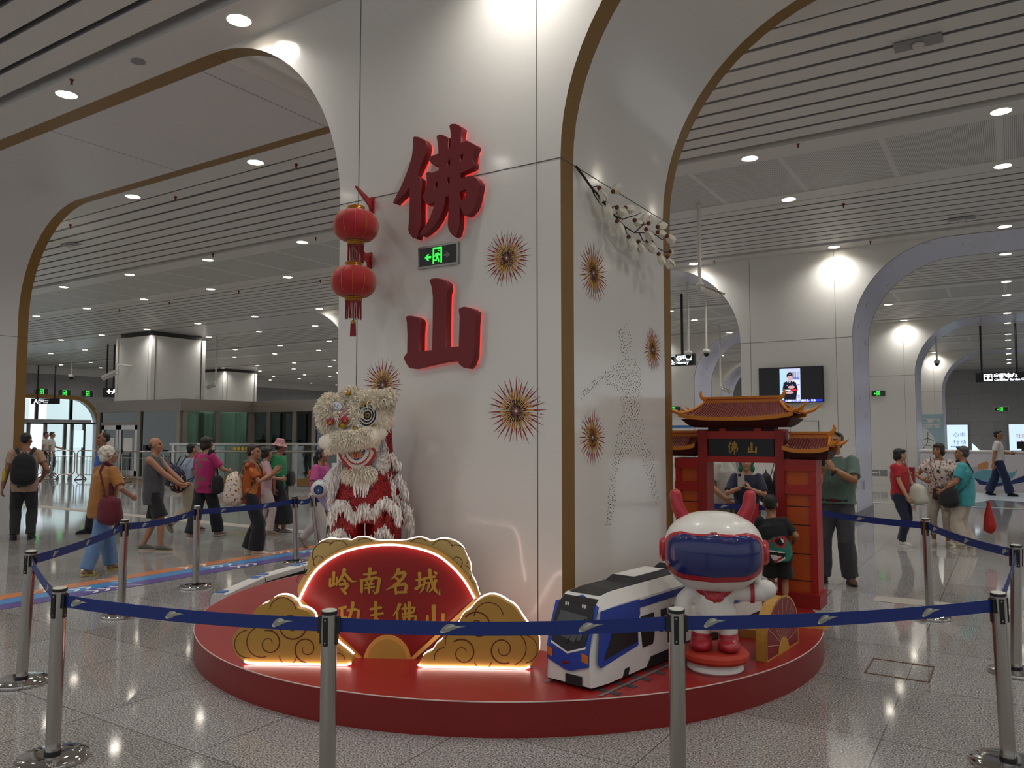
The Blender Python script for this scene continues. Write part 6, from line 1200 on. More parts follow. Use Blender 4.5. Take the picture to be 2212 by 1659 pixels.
o, a, b = on_counter(2197, 2225, 973, 'black desk monitor on the service counter at the right edge', 'monitor', 'black', 'monitor', .3); g = G(); g.bb((a, cy+.25, zt_c+.06), (b, cy+.3, zt_c+.27)); g.build('screen', 'black', o, smooth=False); g = G(); g.bb(((a+b)/2-.05, cy+.26, zt_c), ((a+b)/2+.05, cy+.32, zt_c+.1)); g.build('stand', 'black', o, smooth=False)
# floor graphic and guide stripe near the counter
P = [at(*p, z=.003) for p in ((2010,1088),(2060,1070),(2110,1064),(2150,1068),(2212,1064),(2260,1075),(2212,1084),(2140,1080),(2080,1092))]; g = G(); g.pts(P); tag(g.build('floor_graphic', 'wave3', smooth=False), 'grey blue wave graphic on the floor before the service counter', 'floor marking')
a, b = at(1880, 1087, z=0), at(2230, 1102, z=0); g = G()
for k, mt in enumerate((0, 1)): g.pts([(a.x, a.y+.16*k, .003), (b.x, b.y+.16*k, .003), (b.x, b.y+.16*k+.14, .003), (a.x, a.y+.16*k+.14, .003)], mt)
tag(g.build('guide_stripe', ['sky', mat('stripe_yellow', 'c2b27a', .4)], smooth=False), 'thin blue and yellow guide stripe on the far floor at right', 'floor marking')
# info board seen left of the gate
a, b = at(1440, 919, y=29.05), at(1497, 975, y=29.05); k = thing('notice_board', 'white notice board with a blue header behind the left gate wing', 'notice board', ((a.x+b.x)/2, 29.05, b.z)); g = G(); g.bb((a.x, 29.05, b.z-.5), (b.x, 29.1, a.z)); g.build('board', 'white', k, smooth=False); g = G(); g.bb((a.x, 29.04, a.z-.09), (b.x, 29.048, a.z)); g.build('header', 'bblue', k, smooth=False)
# ------------------------------------------------------------------ cameras, detectors, sprinklers
def bullet(px, py, dp, tpx, lab, ang, rod=True):
    p = on_depth(px, py, dp); o = thing('security_camera', lab, 'camera', (p.x, p.y, p.z), group='white security cameras')
    g = G(); g.cyl((p.x, p.y, p.z+.06), (p.x, p.y, ZC), .03); g.lathe([(.03, .05), (.06, .05), (.06, .08), (.03, .09)], p, 16); g.build('drop_pole', 'offw', o)
    d = (rt*math.cos(R(ang))+up*math.sin(R(ang))-fw*.2).normalized(); e = p+d*.36; g = G(); g.tube([p-Zv*.02+d*.02, p+d*.09], .05, 12); g.tube([p+d*.07, e], [(.062, .052)]*2, 4, ref=(0, 0, 1)); s = d.cross(Zv).normalized(); h = s.cross(d)
    g.loft([[p+d*.05+h*.05+s*.07, p+d*.05+h*.06+s*.07, p+d*.05+h*.06-s*.07, p+d*.05+h*.05-s*.07], [e+d*.05+h*.05+s*.07, e+d*.05+h*.06+s*.07, e+d*.05+h*.06-s*.07, e+d*.05+h*.05-s*.07]]); g.build('housing', 'offw', o, smooth=False)
bullet(1512, 622, 12.85, 1512, 'large white camera on a ceiling pole left of the screen wall', -24); bullet(1557, 838, 27, 1557, 'small far white camera above the gate roof', -25); bullet(466, 830, 30, 466, 'far white camera on a pole before the second shaft', 205); 
def dome(px, py, dp, lab, r=.10):
    p = on_depth(px, py, dp); o = thing('dome_camera', lab, 'camera', p, group='dome cameras on ceiling poles'); g = G(); g.cyl((p.x, p.y, p.z+r), (p.x, p.y, ZC), .03); g.build('drop_pole', 'offw', o); g = G(); g.sph(p+Zv*r*.35, (r, r, r*.75), 16, 10); g.build('housing', 'offw', o); g = G(); g.sph(p-Zv*r*.3, r*.72, 16, 10); g.build('dome', 'black', o)
dome(2024, 784, 26.6, 'dome camera on a pole before the right pillar'); dome(1487, 766, 19.5, 'dome camera on a pole behind the nursery sign'); dome(1526, 762, 20.5, 'dome camera on a pole right of the nursery sign'); dome(154, 814, 38, 'far dome camera above the left exit', .14)
p = at(285, 791, y=16.93); o = thing('security_camera', 'white camera on a bent arm on the left white shaft', 'camera', p, group='white security cameras'); g = G(); g.tube([p, p+Vector((0, -.5, .02)), p+Vector((0, -.58, 0)), p+Vector((0, -.6, -.2))], .035, 8); g.build('arm', 'offw', o); q = p+Vector((0, -.6, -.26)); d = (-rt*.9-Zv*.42).normalized(); g = G(); g.tube([q, q+d*.55], [(.10, .08)]*2, 4, ref=(0, 0, 1)); g.build('housing', 'offw', o, smooth=False)
def detector(px, py, lab, plate=True):
    p = at(px, py, z=ZC-.01); o = thing('smoke_detector', lab, 'smoke detector', p, group='ceiling smoke detectors')
    if plate: g = G(); g.box(p+Zv*.012, (.42, .20, .012)); g.build('mount_plate', 'slatside', o, smooth=False)
    g = G(); g.lathe([(.055, 0), (.055, -.02), (.045, -.03), (.045, -.045), (.03, -.055), (.001, -.055)], p, 20); g.build('detector_head', 'offw', o)
detector(1983, 96, 'smoke detector on a grey plate in the slats at upper right'); detector(2077, 474, 'smoke detector above the silver arch at right'); detector(153, 530, 'smoke detector in the slats at left above the gold arch')
first = None
for i, (px, py) in enumerate(((1724, 311), (1822, 442), (640, 357), (379, 427), (152, 487), (155, 172), (682, 513), (460, 550), (1543, 563), (1880, 521), (258, 669), (366, 654), (516, 630), (692, 606))):
    p = at(px, py, z=ZC); lab = 'sprinkler head %s' % ('in the ceiling right of the column, nearer one' if i == 0 else ('in the ceiling right of the column, farther one' if i == 1 else 'number %d of the ceiling row at left' % i))
    lab = ['nearest sprinkler head under the right ceiling', 'sprinkler head above the screen wall', 'sprinkler head close left of the column, first slats', 'sprinkler head above the gold arch middle', 'sprinkler head at the far end of the gold arch', 'sprinkler head beside the second lamp at upper left', 'sprinkler head beside the upper lantern', 'sprinkler head before the first perforated strip', 'sprinkler head above the left arch of the screen wall', 'sprinkler head above the right silver arch', 'sprinkler head in the second slats at far left', 'sprinkler head in the second slats, second from left', 'sprinkler head in the second slats, third from left', 'sprinkler head in the second slats beside the lower lantern'][i]
    o = thing('sprinkler', lab, 'sprinkler', p, group='ceiling sprinklers'); g = G(); g.lathe([(.02, .03), (.024, 0), (.012, -.02), (.012, -.05), (.001, -.05)], p, 10); g.build('body', 'sprred', o); g = G(); g.lathe([(.001, -.058), (.02, -.06), (.001, -.064)], p, 10); g.build('deflector', 'chrome', o)
p = at(298, 133, z=ZC-.003); o = thing('ceiling_speaker', 'round flush grey ceiling speaker at upper left', 'speaker', p); g = G(); g.lathe([(.07, .0), (.07, -.006), (.001, -.007)], p, 24); g.build('grille', 'slatside', o)
# ================================================================== PEOPLE
SKIN = {}
def skin(h):
    if h not in SKIN: SKIN[h] = mat('skin_'+h, h, .5, noisy=.04, nscale=25)
    return SKIN[h]
M['face_dark'] = mat('eye_and_brow', '1d1614', .5); M['lip'] = mat('lips', '8e4f48', .5); M['hair'] = mat('black_hair', '161314', .5, sheen=.1, noisy=.3, nscale=120); M['hairg'] = mat('dark_grey_hair', '3b3b40', .5, noisy=.25, nscale=120); M['hairw'] = mat('white_curly_hair', 'cfc8b8', .75, noisy=.12, nscale=60, bump=.6, bscale=60); M['hairs'] = mat('short_grey_hair', '4a4440', .7); M['hairb'] = mat('brown_black_hair', '2a1c18', .5, noisy=.2, nscale=100)
CM = {}
def cloth(h, **k):
    key = h+str(k)
    if key not in CM: CM[key] = mat('cloth_'+h, h, .85, bump=.1, bscale=220, noisy=.05, nscale=9, sheen=.15, **k)
    return CM[key]
def ik(a, b, l1, l2, pole):
    a, b = Vector(a), Vector(b); d = b-a; D = min(d.length, (l1+l2)*.998); d.normalize(); b = a+d*D
    c = (l1*l1-l2*l2+D*D)/(2*D); h = math.sqrt(max(1e-6, l1*l1-c*c)); p = Vector(pole); p = (p-d*p.dot(d)).normalized(); return a+d*c+p*h, b
def hand_geo(g, w, d, n, side, curl=25, s=1.0):
    # wrist, finger direction, palm normal; side +1 puts the thumb on the lateral axis' plus side
    d = d.normalized(); n = (n-d*n.dot(d)).normalized(); l = d.cross(n)*side
    g.tube([w-d*.02*s, w+d*.02*s, w+d*.055*s, w+d*.088*s], [(.021*s, .026*s), (.019*s, .034*s), (.017*s, .041*s), (.013*s, .038*s)], 12, rnd=True, ref=n)
    for k, (o, L, sp_) in enumerate(((.029, .072, .10), (.010, .082, .03), (-.010, .076, -.04), (-.028, .060, -.12))):
        p = w+d*(.086*s)+l*(o*s); a = R(curl*(.8+.12*k)); e = (d+l*sp_).normalized(); pts = [p-e*.02*s, p]; ang = 0
        for f in (.45, .32, .23): ang += a; p = p+(e*math.cos(ang)+n*math.sin(ang))*(L*f*s); pts.append(p)
        g.tube(pts, [.0105*s, .0100*s, .0092*s, .0085*s, .0070*s], 8, rnd=True)
    p = w+d*.025*s+l*.026*s; e = (d*.65+l*.75+n*.25).normalized(); p1 = p+e*.04*s; e2 = (d*.9+l*.25+n*.45).normalized(); g.tube([p-e*.01*s, p1, p1+e2*.032*s, p1+e2*.054*s], [.014*s, .012*s, .0105*s, .008*s], 8, rnd=True)
def rough_cloth(ob, amp, sc=(9, 9, 4), seed=0):
    me = ob.data; nrm_ = [v.normal.copy() for v in me.vertices]
    for v, n in zip(me.vertices, nrm_):
        q = Vector((v.co.x*sc[0]+seed, v.co.y*sc[1], v.co.z*sc[2])); v.co += n*(amp*(noise.noise(q)+.5*noise.noise(q*2.3)))
def inpoly(x, y, P): return inside((x, y), P)
def person(label, pos, a, H=1.68, sk='a9775c', sex='f', b=1.0, lean=0, side=0, feet=((.09, 0, 0), (-.09, 0, 0)), footrot=(0, 0), hands=None, elbow=((.6, .7, -.4), (-.6, .7, -.4)), hd_yaw=0, hd_pitch=0, hair='short', hairm='hair', top=None, sleeve=.55, hem=-.10, topw=1.0, legs=None, leglen=.96, legw=1.0, flare=0, shoe='e0dcd4', sole=None, sandal=False, vox=.0085, curl=(25, 25), palm=None, fdir=None, paint=(), head_s=1.0, cape=None, z0=0, collar=None, belt_=None, feettip=(0, 0), glasses=False):
    s = H/1.70; pv_ = Vector((pos[0], pos[1], 0)); a = a+math.degrees(math.atan2(-pv_.dot(rt), pv_.dot(fw))); root = thing('person', label, 'person', (pos[0], pos[1], z0), R(32.5+a)); V3 = lambda x, y, z: Vector((x*s, y*s, z*s))
    sp_ = Vector((math.sin(R(side)), -math.sin(R(lean)), math.cos(R(lean))*math.cos(R(side)))).normalized()
    pel = V3(0, 0, .90); pel.y += s*.25*math.sin(R(lean))*.3
    lowest = min(f[2] for f in feet)
    def S(k): return pel+sp_*(k*s)
    N = S(.545); shw = .178 if sex == 'm' else .158
    SH = [S(.475)+V3(e*shw, .005, 0) for e in (1, -1)]
    if hands is None: hands = ((.25, -.02, .80), (-.25, -.02, .80))
    EL, WR = [], []
    for e, h, po in zip((1, -1), hands, elbow):
        E_, W_ = ik(SH[0 if e > 0 else 1], V3(*h), .285*s, .255*s, po); EL.append(E_); WR.append(W_)
    HP = [pel+V3(e*.085, 0, -.01) for e in (1, -1)]; KN, AN = [], []
    for e, f, h in zip((1, -1), feet, HP):
        K_, A_ = ik(h, V3(f[0], f[1], f[2]+.085), .425*s, .41*s, (e*.12, -1, 0)); KN.append(K_); AN.append(A_)
    # ---- body
    HM = Matrix.Rotation(R(hd_yaw), 3, 'Z') @ Matrix.Rotation(R(-hd_pitch-lean*.5), 3, 'X'); hs = s*head_s
    nk = N+(sp_*.6+Vector((0, -.25, .6)).normalized()*.4)*.07*s; hc = nk+HM @ Vector((0, -.012, .085))*hs
    def h3(x, y, z): return hc+HM @ (Vector((x, y, z))*hs)
    g = G(); T4 = HM.to_4x4()
    def el(c, r): g.sph(h3(*c), tuple(v*hs for v in r), 20, 12, T=T4)
    el((0, .014, .030), (.075, .093, .088)); el((0, -.020, -.036), (.058, .068, .078)); el((0, -.074, -.090), (.024, .020, .018)); el((0, -.070, .030), (.052, .018, .014)); el((0, -.088, -.056), (.024, .011, .012))
    for e in (1, -1): el((e*.033, -.052, -.022), (.03, .032, .03)); el((e*.076, .014, -.004), (.011, .021, .032))
    g.tube([h3(0, -.084, .020), h3(0, -.103, -.016), h3(0, -.100, -.024)], [.008*hs, .014*hs, .013*hs], 10, rnd=True)
    g.tube([N-sp_*.06*s, N, nk, h3(0, .012, -.02)], [(.07*s, .065*s), (.056*s, .056*s), (.053*s, .055*s), (.055*s, .058*s)], 16, rnd=True)
    g.tube([S(-.02), S(.12), S(.30), S(.44), S(.52)], [(.10*s, .145*s), (.10*s, .135*s), (.10*s, .15*s), (.085*s, .15*s), (.06*s, .085*s)], 18, rnd=True, ref=(0, 1, 0))
    aw = .9 if sex == 'f' else 1.05
    for i in (0, 1):
        g.tube([SH[i], SH[i].lerp(EL[i], .5), EL[i], EL[i].lerp(WR[i], .4), WR[i]], [q*s*aw*(.5+.5*b) for q in (.055, .046, .040, .039, .028)], 12, rnd=True)
        g.tube([HP[i], HP[i].lerp(KN[i], .5), KN[i], KN[i].lerp(AN[i], .38), AN[i]], [q*s for q in (.080, .072, .052, .055, .036)], 12, rnd=True)
    bd = g.build('body', skin(sk), root, local=True); remesh(bd, vox, 3)
    me = bd.data
    for k in ('face_dark', 'lip'): me.materials.append(M[k])
    inv = HM.inverted()
    for p in me.polygons:
        q = inv @ (p.center-hc)/hs
        if q.y < -.055 and abs(q.z) < .12:
            if .014 < abs(q.x) < .050 and .000 < q.z < .0125: p.material_index = 1
            elif .012 < abs(q.x) < .056 and .027 < q.z < .037: p.material_index = 1
            elif abs(q.x) < .024 and -.062 < q.z < -.050 and q.y < -.075: p.material_index = 2
    g = G()
    for i, e in ((0, 1), (1, -1)):
        d = (WR[i]-EL[i]).normalized() if not fdir or fdir[i] is None else Vector(fdir[i]).normalized(); n = Vector(palm[i]) if palm and palm[i] else Vector((-e, -.25, 0))
        hand_geo(g, WR[i], d, n, 1 if d.cross(n-d*n.dot(d)).dot(Vector((0, -1, .3))) > 0 else -1, curl[i], s*(1 if sex == 'm' else .92))
    hm = bpy.data.meshes.new('h'); hm.from_pydata(g.v, [], g.f); bm = bmesh.new(); bm.from_mesh(me); bm.from_mesh(hm); bmesh.ops.recalc_face_normals(bm, faces=bm.faces); bm.to_mesh(me); bm.free(); bpy.data.meshes.remove(hm)
    me.polygons.foreach_set('use_smooth', [True]*len(me.polygons))
    # ---- trousers, skirt or shorts
    if legs:
        g = G(); g.tube([S(.06), S(-.02), S(-.10)], [(.112*s*b, .152*s*b), (.125*s*b, .172*s*b), (.11*s*b, .165*s*b)], 20, rnd=False, ref=(0, 1, 0))
        for i in (0, 1):
            path = [HP[i]+V3(0, 0, .03), HP[i].lerp(KN[i], .5), KN[i], KN[i].lerp(AN[i], .5), AN[i]-(AN[i]-KN[i]).normalized()*.0]; rad = [.098*legw, .092*legw, (.074+.4*flare)*legw, (.070+.8*flare)*legw, (.062+flare)*legw]
            if leglen < .9:    # cut at a fraction of the leg
                if leglen <= .5: path = [path[0], path[0].lerp(KN[i], leglen), HP[i].lerp(KN[i], leglen*2)]; rad = rad[:3]; rad[2] = (.085+flare)*legw; rad[1] = .092*legw
                else: f = (leglen-.5)*2; path = path[:3]+[KN[i].lerp(AN[i], f*.5), KN[i].lerp(AN[i], f)]; 
            g.tube(path, [r*s for r in rad], 16, rnd=False)
            g.sph(path[0], .09*s*legw, 14, 10)
        o = g.build('trousers' if leglen > .6 else 'shorts', legs, root, local=True); remesh(o, vox*1.05, 3); rough_cloth(o, .010*s, (10, 10, 5), len(label))
    # ---- top
    if top:
        w = topw*b; ex = .012
        R_ = [(hem, (.105, .152)), (.0, (.118, .160)), (.14, (.115, .150)), (.28, (.118, .163)), (.40, (.108, .172)), (.475, (.088, .155)), (.525, (.062, .092))]
        if sex == 'm': R_ = [(k, (x*1.0, y*1.07)) for k, (x, y) in R_]
        g = G(); g.tube([S(k) for k, _ in R_], [((x*(w if k < .45 else 1)+ex)*s, (y*(w if k < .45 else 1)+ex)*s) for k, (x, y) in R_], 24, rnd=False, ref=(0, 1, 0))
        if sleeve > 0:
            for i in (0, 1):
                f = sleeve; e = SH[i].lerp(EL[i], min(1, f)); P = [SH[i]+(N-SH[i])*.25, SH[i], SH[i].lerp(EL[i], min(1, f)*.6), e]; r = [.070, .072, .068, .066]
                if f > 1: P.append(EL[i].lerp(WR[i], f-1)); r.append(.05)
                g.tube(P, [q*s*(.55+.45*w) for q in r], 14, rnd=False); g.sph(SH[i], .072*s*(.6+.4*w), 14, 10)
        else:
            for i in (0, 1): g.tube([SH[i]+(N-SH[i])*.55, SH[i]+(N-SH[i])*.1-sp_*.01], [.045*s, .05*s], 12, rnd=True)
        o = g.build('top', top if isinstance(top, list) else [top], root, local=True); mts = list(o.data.materials); remesh(o, vox*1.05, 3); rough_cloth(o, .008*s, (8, 8, 6), len(label)*1.7)
        if paint:
            for m_ in paint: o.data.materials.append(m_[1]) if m_[1].name not in [q.name for q in o.data.materials] else None
            names = [q.name for q in o.data.materials]
            for p in o.data.polygons:
                c = p.center
                for fn, mt in paint:
                    if fn(c.x/s, c.y/s, c.z/s): p.material_index = names.index(mt.name)
        if collar:
            g = G(); g.tube([N+Vector((.066*s*math.cos(t*.5236), -.004+.066*s*math.sin(t*.5236), .012*s*math.sin(t*.5236)+.008*s)) for t in range(13)], .017*s, 8); g.build('collar', collar, root, local=True)
    if belt_:
        g = G(); g.tube([S(.045)+Vector((.178*s*b*math.cos(t*.314), .134*s*b*math.sin(t*.314), 0)) for t in range(21)], [(.018*s, .008*s)]*21, 8, ref=(0, 0, 1)); o = g.build('belt', 'black', root, local=True); g = G(); g.box(S(.045)+V3(0, -.136*b, 0), (.055*s, .014, .036*s)); g.build('buckle', 'chrome', o, local=True, smooth=False)
    # ---- shoes
    for i in (0, 1):
        f = AN[i]; yaw = R(footrot[i]); tip = R(feettip[i]); d = Vector((math.sin(yaw)*math.cos(tip), -math.cos(yaw)*math.cos(tip), -math.sin(tip))); l = Vector((math.cos(yaw), math.sin(yaw), 0)); u = l.cross(d)*-1; u = u if u.z > 0 else -u
        base = f-u*.085*s; c = lambda t: base+d*((-.062+.25*t)*s)
        ws = [(0, .022), (.08, .034), (.3, .037), (.55, .043), (.75, .046), (.92, .036), (1.0, .012)]
        def ring(t, w, h0, h1): return [c(t)+l*(w*s*math.cos(q*math.pi/6))+u*((h0+(h1-h0)*(.5+.5*math.sin(q*math.pi/6)))*s) for q in range(12)]
        def slab(h0, h1, k=1): 
            g = G(); g.loft([[c(t)-l*w*k*s+u*h0*s, c(t)+l*w*k*s+u*h0*s, c(t)+l*w*k*s+u*h1*s, c(t)-l*w*k*s+u*h1*s] for t, w in ws]); return g
        if sandal:
            slab(0, .028).build('sandal_sole', shoe, root, local=True, ang=60)
            for t0, w0 in ((.62, .05), (.2, .042)):
                g = G(); g.tube([c(t0)-l*w0*s+u*.02*s, c(t0)-l*w0*.6*s+u*.06*s, c(t0)+u*.072*s, c(t0)+l*w0*.6*s+u*.06*s, c(t0)+l*w0*s+u*.02*s], [(.016*s, .006*s)]*5, 8, ref=d); g.build('sandal_strap', shoe, root, local=True)
            g = G(); g.loft([ring(t, w*.8, .026, h) for (t, w), h in zip(ws, (.05, .075, .085, .07, .055, .042, .03))]); g.build('foot', skin(sk), root, local=True)
        else:
            g = G(); g.loft([ring(t, w, .015, h) for (t, w), h in zip(ws, (.075, .098, .105, .085, .065, .050, .028))]); sh_ = g.build('shoe', shoe, root, local=True, ang=80)
            slab(0, .022, 1.04).build('sole', sole or shoe, sh_, local=True, ang=60)
    # ---- hair and headwear
    hm_ = hairm
    def hsh(name, parts, mt, v=.008, sm=2):
        g = G()
        for p in parts:
            if len(p) == 2: g.sph(h3(*p[0]), tuple(q*hs for q in p[1]), 18, 12, T=T4)
            else: g.tube([h3(*q) for q in p[0]], [q*hs for q in p[1]], 12, rnd=True)
        o = g.build(name, mt, root, local=True); remesh(o, v, sm); return o
    if hair == 'short': hsh('hair', [((0, .030, .050), (.081, .090, .083)), ((0, .060, .0), (.070, .055, .07)), ((.055, .03, .01), (.026, .05, .045)), ((-.055, .03, .01), (.026, .05, .045)), ((0, -.035, .098), (.055, .045, .024))], hm_)
    elif hair == 'crop': hsh('hair', [((0, .028, .047), (.079, .086, .078)), ((0, .058, .01), (.068, .053, .06))], hm_)
    elif hair == 'recede': hsh('hair', [((0, .050, .058), (.080, .076, .075)), ((0, .07, .0), (.070, .05, .07)), ((.060, .03, .02), (.024, .045, .055)), ((-.060, .03, .02), (.024, .045, .055)), (([(.06, -.02, .085), (0, -.045, .118), (-.065, -.02, .085)], (.02, .022, .024)) + (0,))], hm_)
    elif hair == 'fringe_bald': hsh('hair', [((0, .078, -.005), (.066, .034, .045)), ((.064, .045, .0), (.018, .04, .035)), ((-.064, .045, .0), (.018, .04, .035))], hm_)
    elif hair == 'bob': hsh('hair', [((0, .026, .045), (.090, .097, .085)), ((0, .055, -.03), (.083, .068, .085)), ((.066, .008, -.01), (.028, .055, .07)), ((-.066, .008, -.01), (.028, .055, .07)), ((0, -.062, .075), (.062, .034, .032))], hm_)
    elif hair == 'curly':
        q = random.Random(3); P = [((0, .02, .045), (.095, .10, .088)), ((0, .06, -.03), (.085, .065, .07))]
        for _ in range(60):
            v = Vector((q.gauss(0, 1), q.gauss(.35, 1), q.gauss(.35, 1))).normalized()
            if v.y < -.45 and v.z < .45: continue
            P.append(((v.x*.096, .022+v.y*.10, .035+v.z*.09), (.021, .021, .021)))
        hsh('hair', P, hm_, .007, 1)
    elif hair == 'pony':
        hsh('hair', [((0, .026, .045), (.084, .094, .083)), ((0, .055, -.015), (.074, .06, .07)), ((.06, .01, .0), (.024, .045, .055)), ((-.06, .01, .0), (.024, .045, .055))], hm_); hsh('ponytail', [([(0, .10, .03), (0, .14, -.02), (0, .14, -.12), (0, .12, -.20)], (.03, .04, .038, .02), 0)], hm_)
    elif hair == 'hood': hsh('hair', [((0, .02, .05), (.080, .09, .078))], 'hair'); hsh('hood', [((0, .05, .03), (.115, .085, .115)), ((0, .07, -.09), (.12, .07, .08))], hm_)
    elif hair == 'bucket':
        hsh('hair', [((0, .045, .0), (.079, .07, .08)), ((.06, .02, -.01), (.022, .04, .045)), ((-.06, .02, -.01), (.022, .04, .045))], 'hair')
        g = G(); T_ = Matrix.Translation(h3(0, .012, .045)) @ T4 @ Matrix.Rotation(R(10), 4, 'X'); g.lathe([(.145*hs, -.03*hs), (.098*hs, .012*hs), (.094*hs, .03*hs), (.078*hs, .088*hs), (.06*hs, .098*hs), (.001, .10*hs)], n=32, T=T_); o = g.build('bucket_hat', hm_, root, local=True); k = o.modifiers.new('t', 'SOLIDIFY'); k.thickness = .004
    if glasses: g = G(); [g.tube([h3(e*.034+.018*math.cos(t*.785), -.092, .008+.014*math.sin(t*.785)) for t in range(9)], .002, 5) for e in (1, -1)]; g.tube([h3(.05, -.09, .01), h3(.078, 0, .012)], .002, 5); g.build('glasses', 'black', root, local=True)
    root['wr'] = [c for w in WR for c in (wmat(root) @ w)]; root['sh'] = [c for w in SH for c in (wmat(root) @ w)]; root['sc'] = s
    return root
def loc(p, x, y, z): return wmat(p) @ (Vector((x, y, z))*p['sc'])
def backpack(p, label, mt, strapm, c=(0, .24, 1.14), w=.30, h=.44, d=.17, straps=True, tilt=0, grp=None, pocket=None, name='backpack', rz=0):
    W0 = wmat(p); o = thing(name, label, 'backpack' if name == 'backpack' else 'bag', loc(p, *c)-Zv*h/2, group=grp); C = loc(p, *c); ax = W0.to_3x3() @ Matrix.Rotation(R(rz), 3, 'Z')
    X, Y, Z_ = ax @ Vector((1, 0, 0)), ax @ Vector((0, 1, 0)), (ax @ Vector((math.sin(R(tilt)), 0, math.cos(R(tilt))))); X = Y.cross(Z_)
    g = G(); rows_ = []
    for i in range(11):
        t = -1+2*i/10; k = (1-abs(t)**3.2)**.42 if abs(t) < 1 else .12; k = max(k, .16); ww = w/2*k*(1.06-.12*t); dd = d/2*k*(1.12-.22*t)
        rows_.append([C+Z_*(t*h/2)+X*(ww*math.copysign(abs(math.cos(a))**.65, math.cos(a)))+Y*(dd*math.copysign(abs(math.sin(a))**.7, math.sin(a))) for a in [2*math.pi*j/24 for j in range(24)]])
    g.loft(rows_); b_ = g.build('bag_body', mt, o, ang=80); rough_cloth(b_, .007, (7, 7, 7), len(label))
    g = G(); rows_ = []
    for i in range(7):
        t = -1+2*i/6; k = max(.2, (1-abs(t)**3)**.5 if abs(t) < 1 else .2); rows_.append([C-Z_*h*.16+Y*(d*.42)+Z_*(t*h*.24)+X*(w*.36*k*math.copysign(abs(math.cos(a))**.6, math.cos(a)))+Y*(d*.18*k*math.copysign(abs(math.sin(a))**.7, math.sin(a))) for a in [2*math.pi*j/20 for j in range(20)]])
    g.loft(rows_); g.build('pocket', pocket or mt, o, ang=80)
    g = G(); g.tube([C+Z_*h*.47-X*.04, C+Z_*h*.56, C+Z_*h*.47+X*.04], .008, 6); g.build('grab_loop', strapm, o)
    if straps:
        for e in (1, -1):
            g = G(); g.tube([loc(p, e*.07, c[1]-.07, c[2]+h*.42/p['sc']), loc(p, e*.115, .10, 1.455), loc(p, e*.125, .0, 1.475), loc(p, e*.13, -.11, 1.40), loc(p, e*.13, -.14, 1.25), loc(p, e*.16, -.02, 1.02), loc(p, e*.12, c[1]-.06, c[2]-h*.40/p['sc'])], [(.026, .006)]*7, 8, ref=tuple(X)); g.build('strap', strapm, o)
    return o
def sling(p, label, mt, strapm, path, c, w, h, d, rz=0, name='shoulder_bag', sag=.1, cat='bag', sw=.016):
    # bag hanging from a strap; path and c in the wearer's own coordinates
    C = loc(p, *c); o = thing(name, label, cat, C-Zv*h/2); ax = wmat(p).to_3x3() @ Matrix.Rotation(R(rz), 3, 'Z'); X, Y = ax @ Vector((1, 0, 0)), ax @ Vector((0, 1, 0)); g = G(); rows_ = []
    for i in range(10):
        t = -1+2*i/9; k = max(.3, (1-abs(t)**(7 if t > 0 else 4.5))**.5 if abs(t) < 1 else .3); rows_.append([C+Zv*(t*h/2)+X*(w/2*k*(1-sag*t)*math.copysign(abs(math.cos(a))**.6, math.cos(a)))+Y*(d/2*k*(1-.3*t)*math.copysign(abs(math.sin(a))**.7, math.sin(a))) for a in [2*math.pi*j/22 for j in range(22)]])
    g.loft(rows_); b_ = g.build('bag_body', mt, o, ang=80); rough_cloth(b_, .008, (9, 9, 6), len(label))
    g = G(); f = [C+Zv*(h*.5)-X*w*.36, C+Zv*(h*.44)-Y*d*.36, C+Zv*(h*.5)+X*w*.36]; g.tube(f, .006, 6); g.build('zip', strapm, o)
    if path: g = G(); q = [loc(p, *k) for k in path]; g.tube(q, [(sw, .004)]*len(q), 8, ref=tuple(wmat(p).to_3x3() @ Vector((0, 0, 1)))) ; g.build('strap', strapm, o)
    return o
def phone(p, c, label, mt='black', rx=0, n=None, up_=None, sz=(.076, .155)):
    C = loc(p, *c); o = thing('phone', label, 'phone', C); n = (wmat(p).to_3x3() @ Vector(n or (0, -1, 0))).normalized(); v = (wmat(p).to_3x3() @ Vector(up_ or (0, 0, 1))).normalized(); v = (v-n*v.dot(n)).normalized(); u = v.cross(n)
    w, h = sz; L = [(w/2-.01+.01*math.cos(a), h/2-.01+.01*math.sin(a)) for a in (0, .785, 1.57)]; L += [(-x, y) for x, y in L[::-1]]; L += [(x, -y) for x, y in L[::-1]]
    g = G(); g.prism(L, C, u, v, -.0045, .0045); g.build('case', mt, o, smooth=False); g = G(); g.prism([(x*.92, y*.95) for x, y in L], C, u, v, -.0052, -.0045); g.build('display', 'screenblk', o, smooth=False)
    g = G(); g.prism([(-w*.4+x, h*.45-y) for x, y in ((0, 0), (0, .03), (.03, .03), (.03, 0))], C, u, v, .0045, .0065); g.build('camera_bump', 'black', o, smooth=False); return o
def gp(px, py): q = at(px, py, z=0); return (q.x, q.y)
jean = cloth('2a3558'); black = cloth('17171a'); charc = cloth('26262a'); creamp = cloth('b5a999')
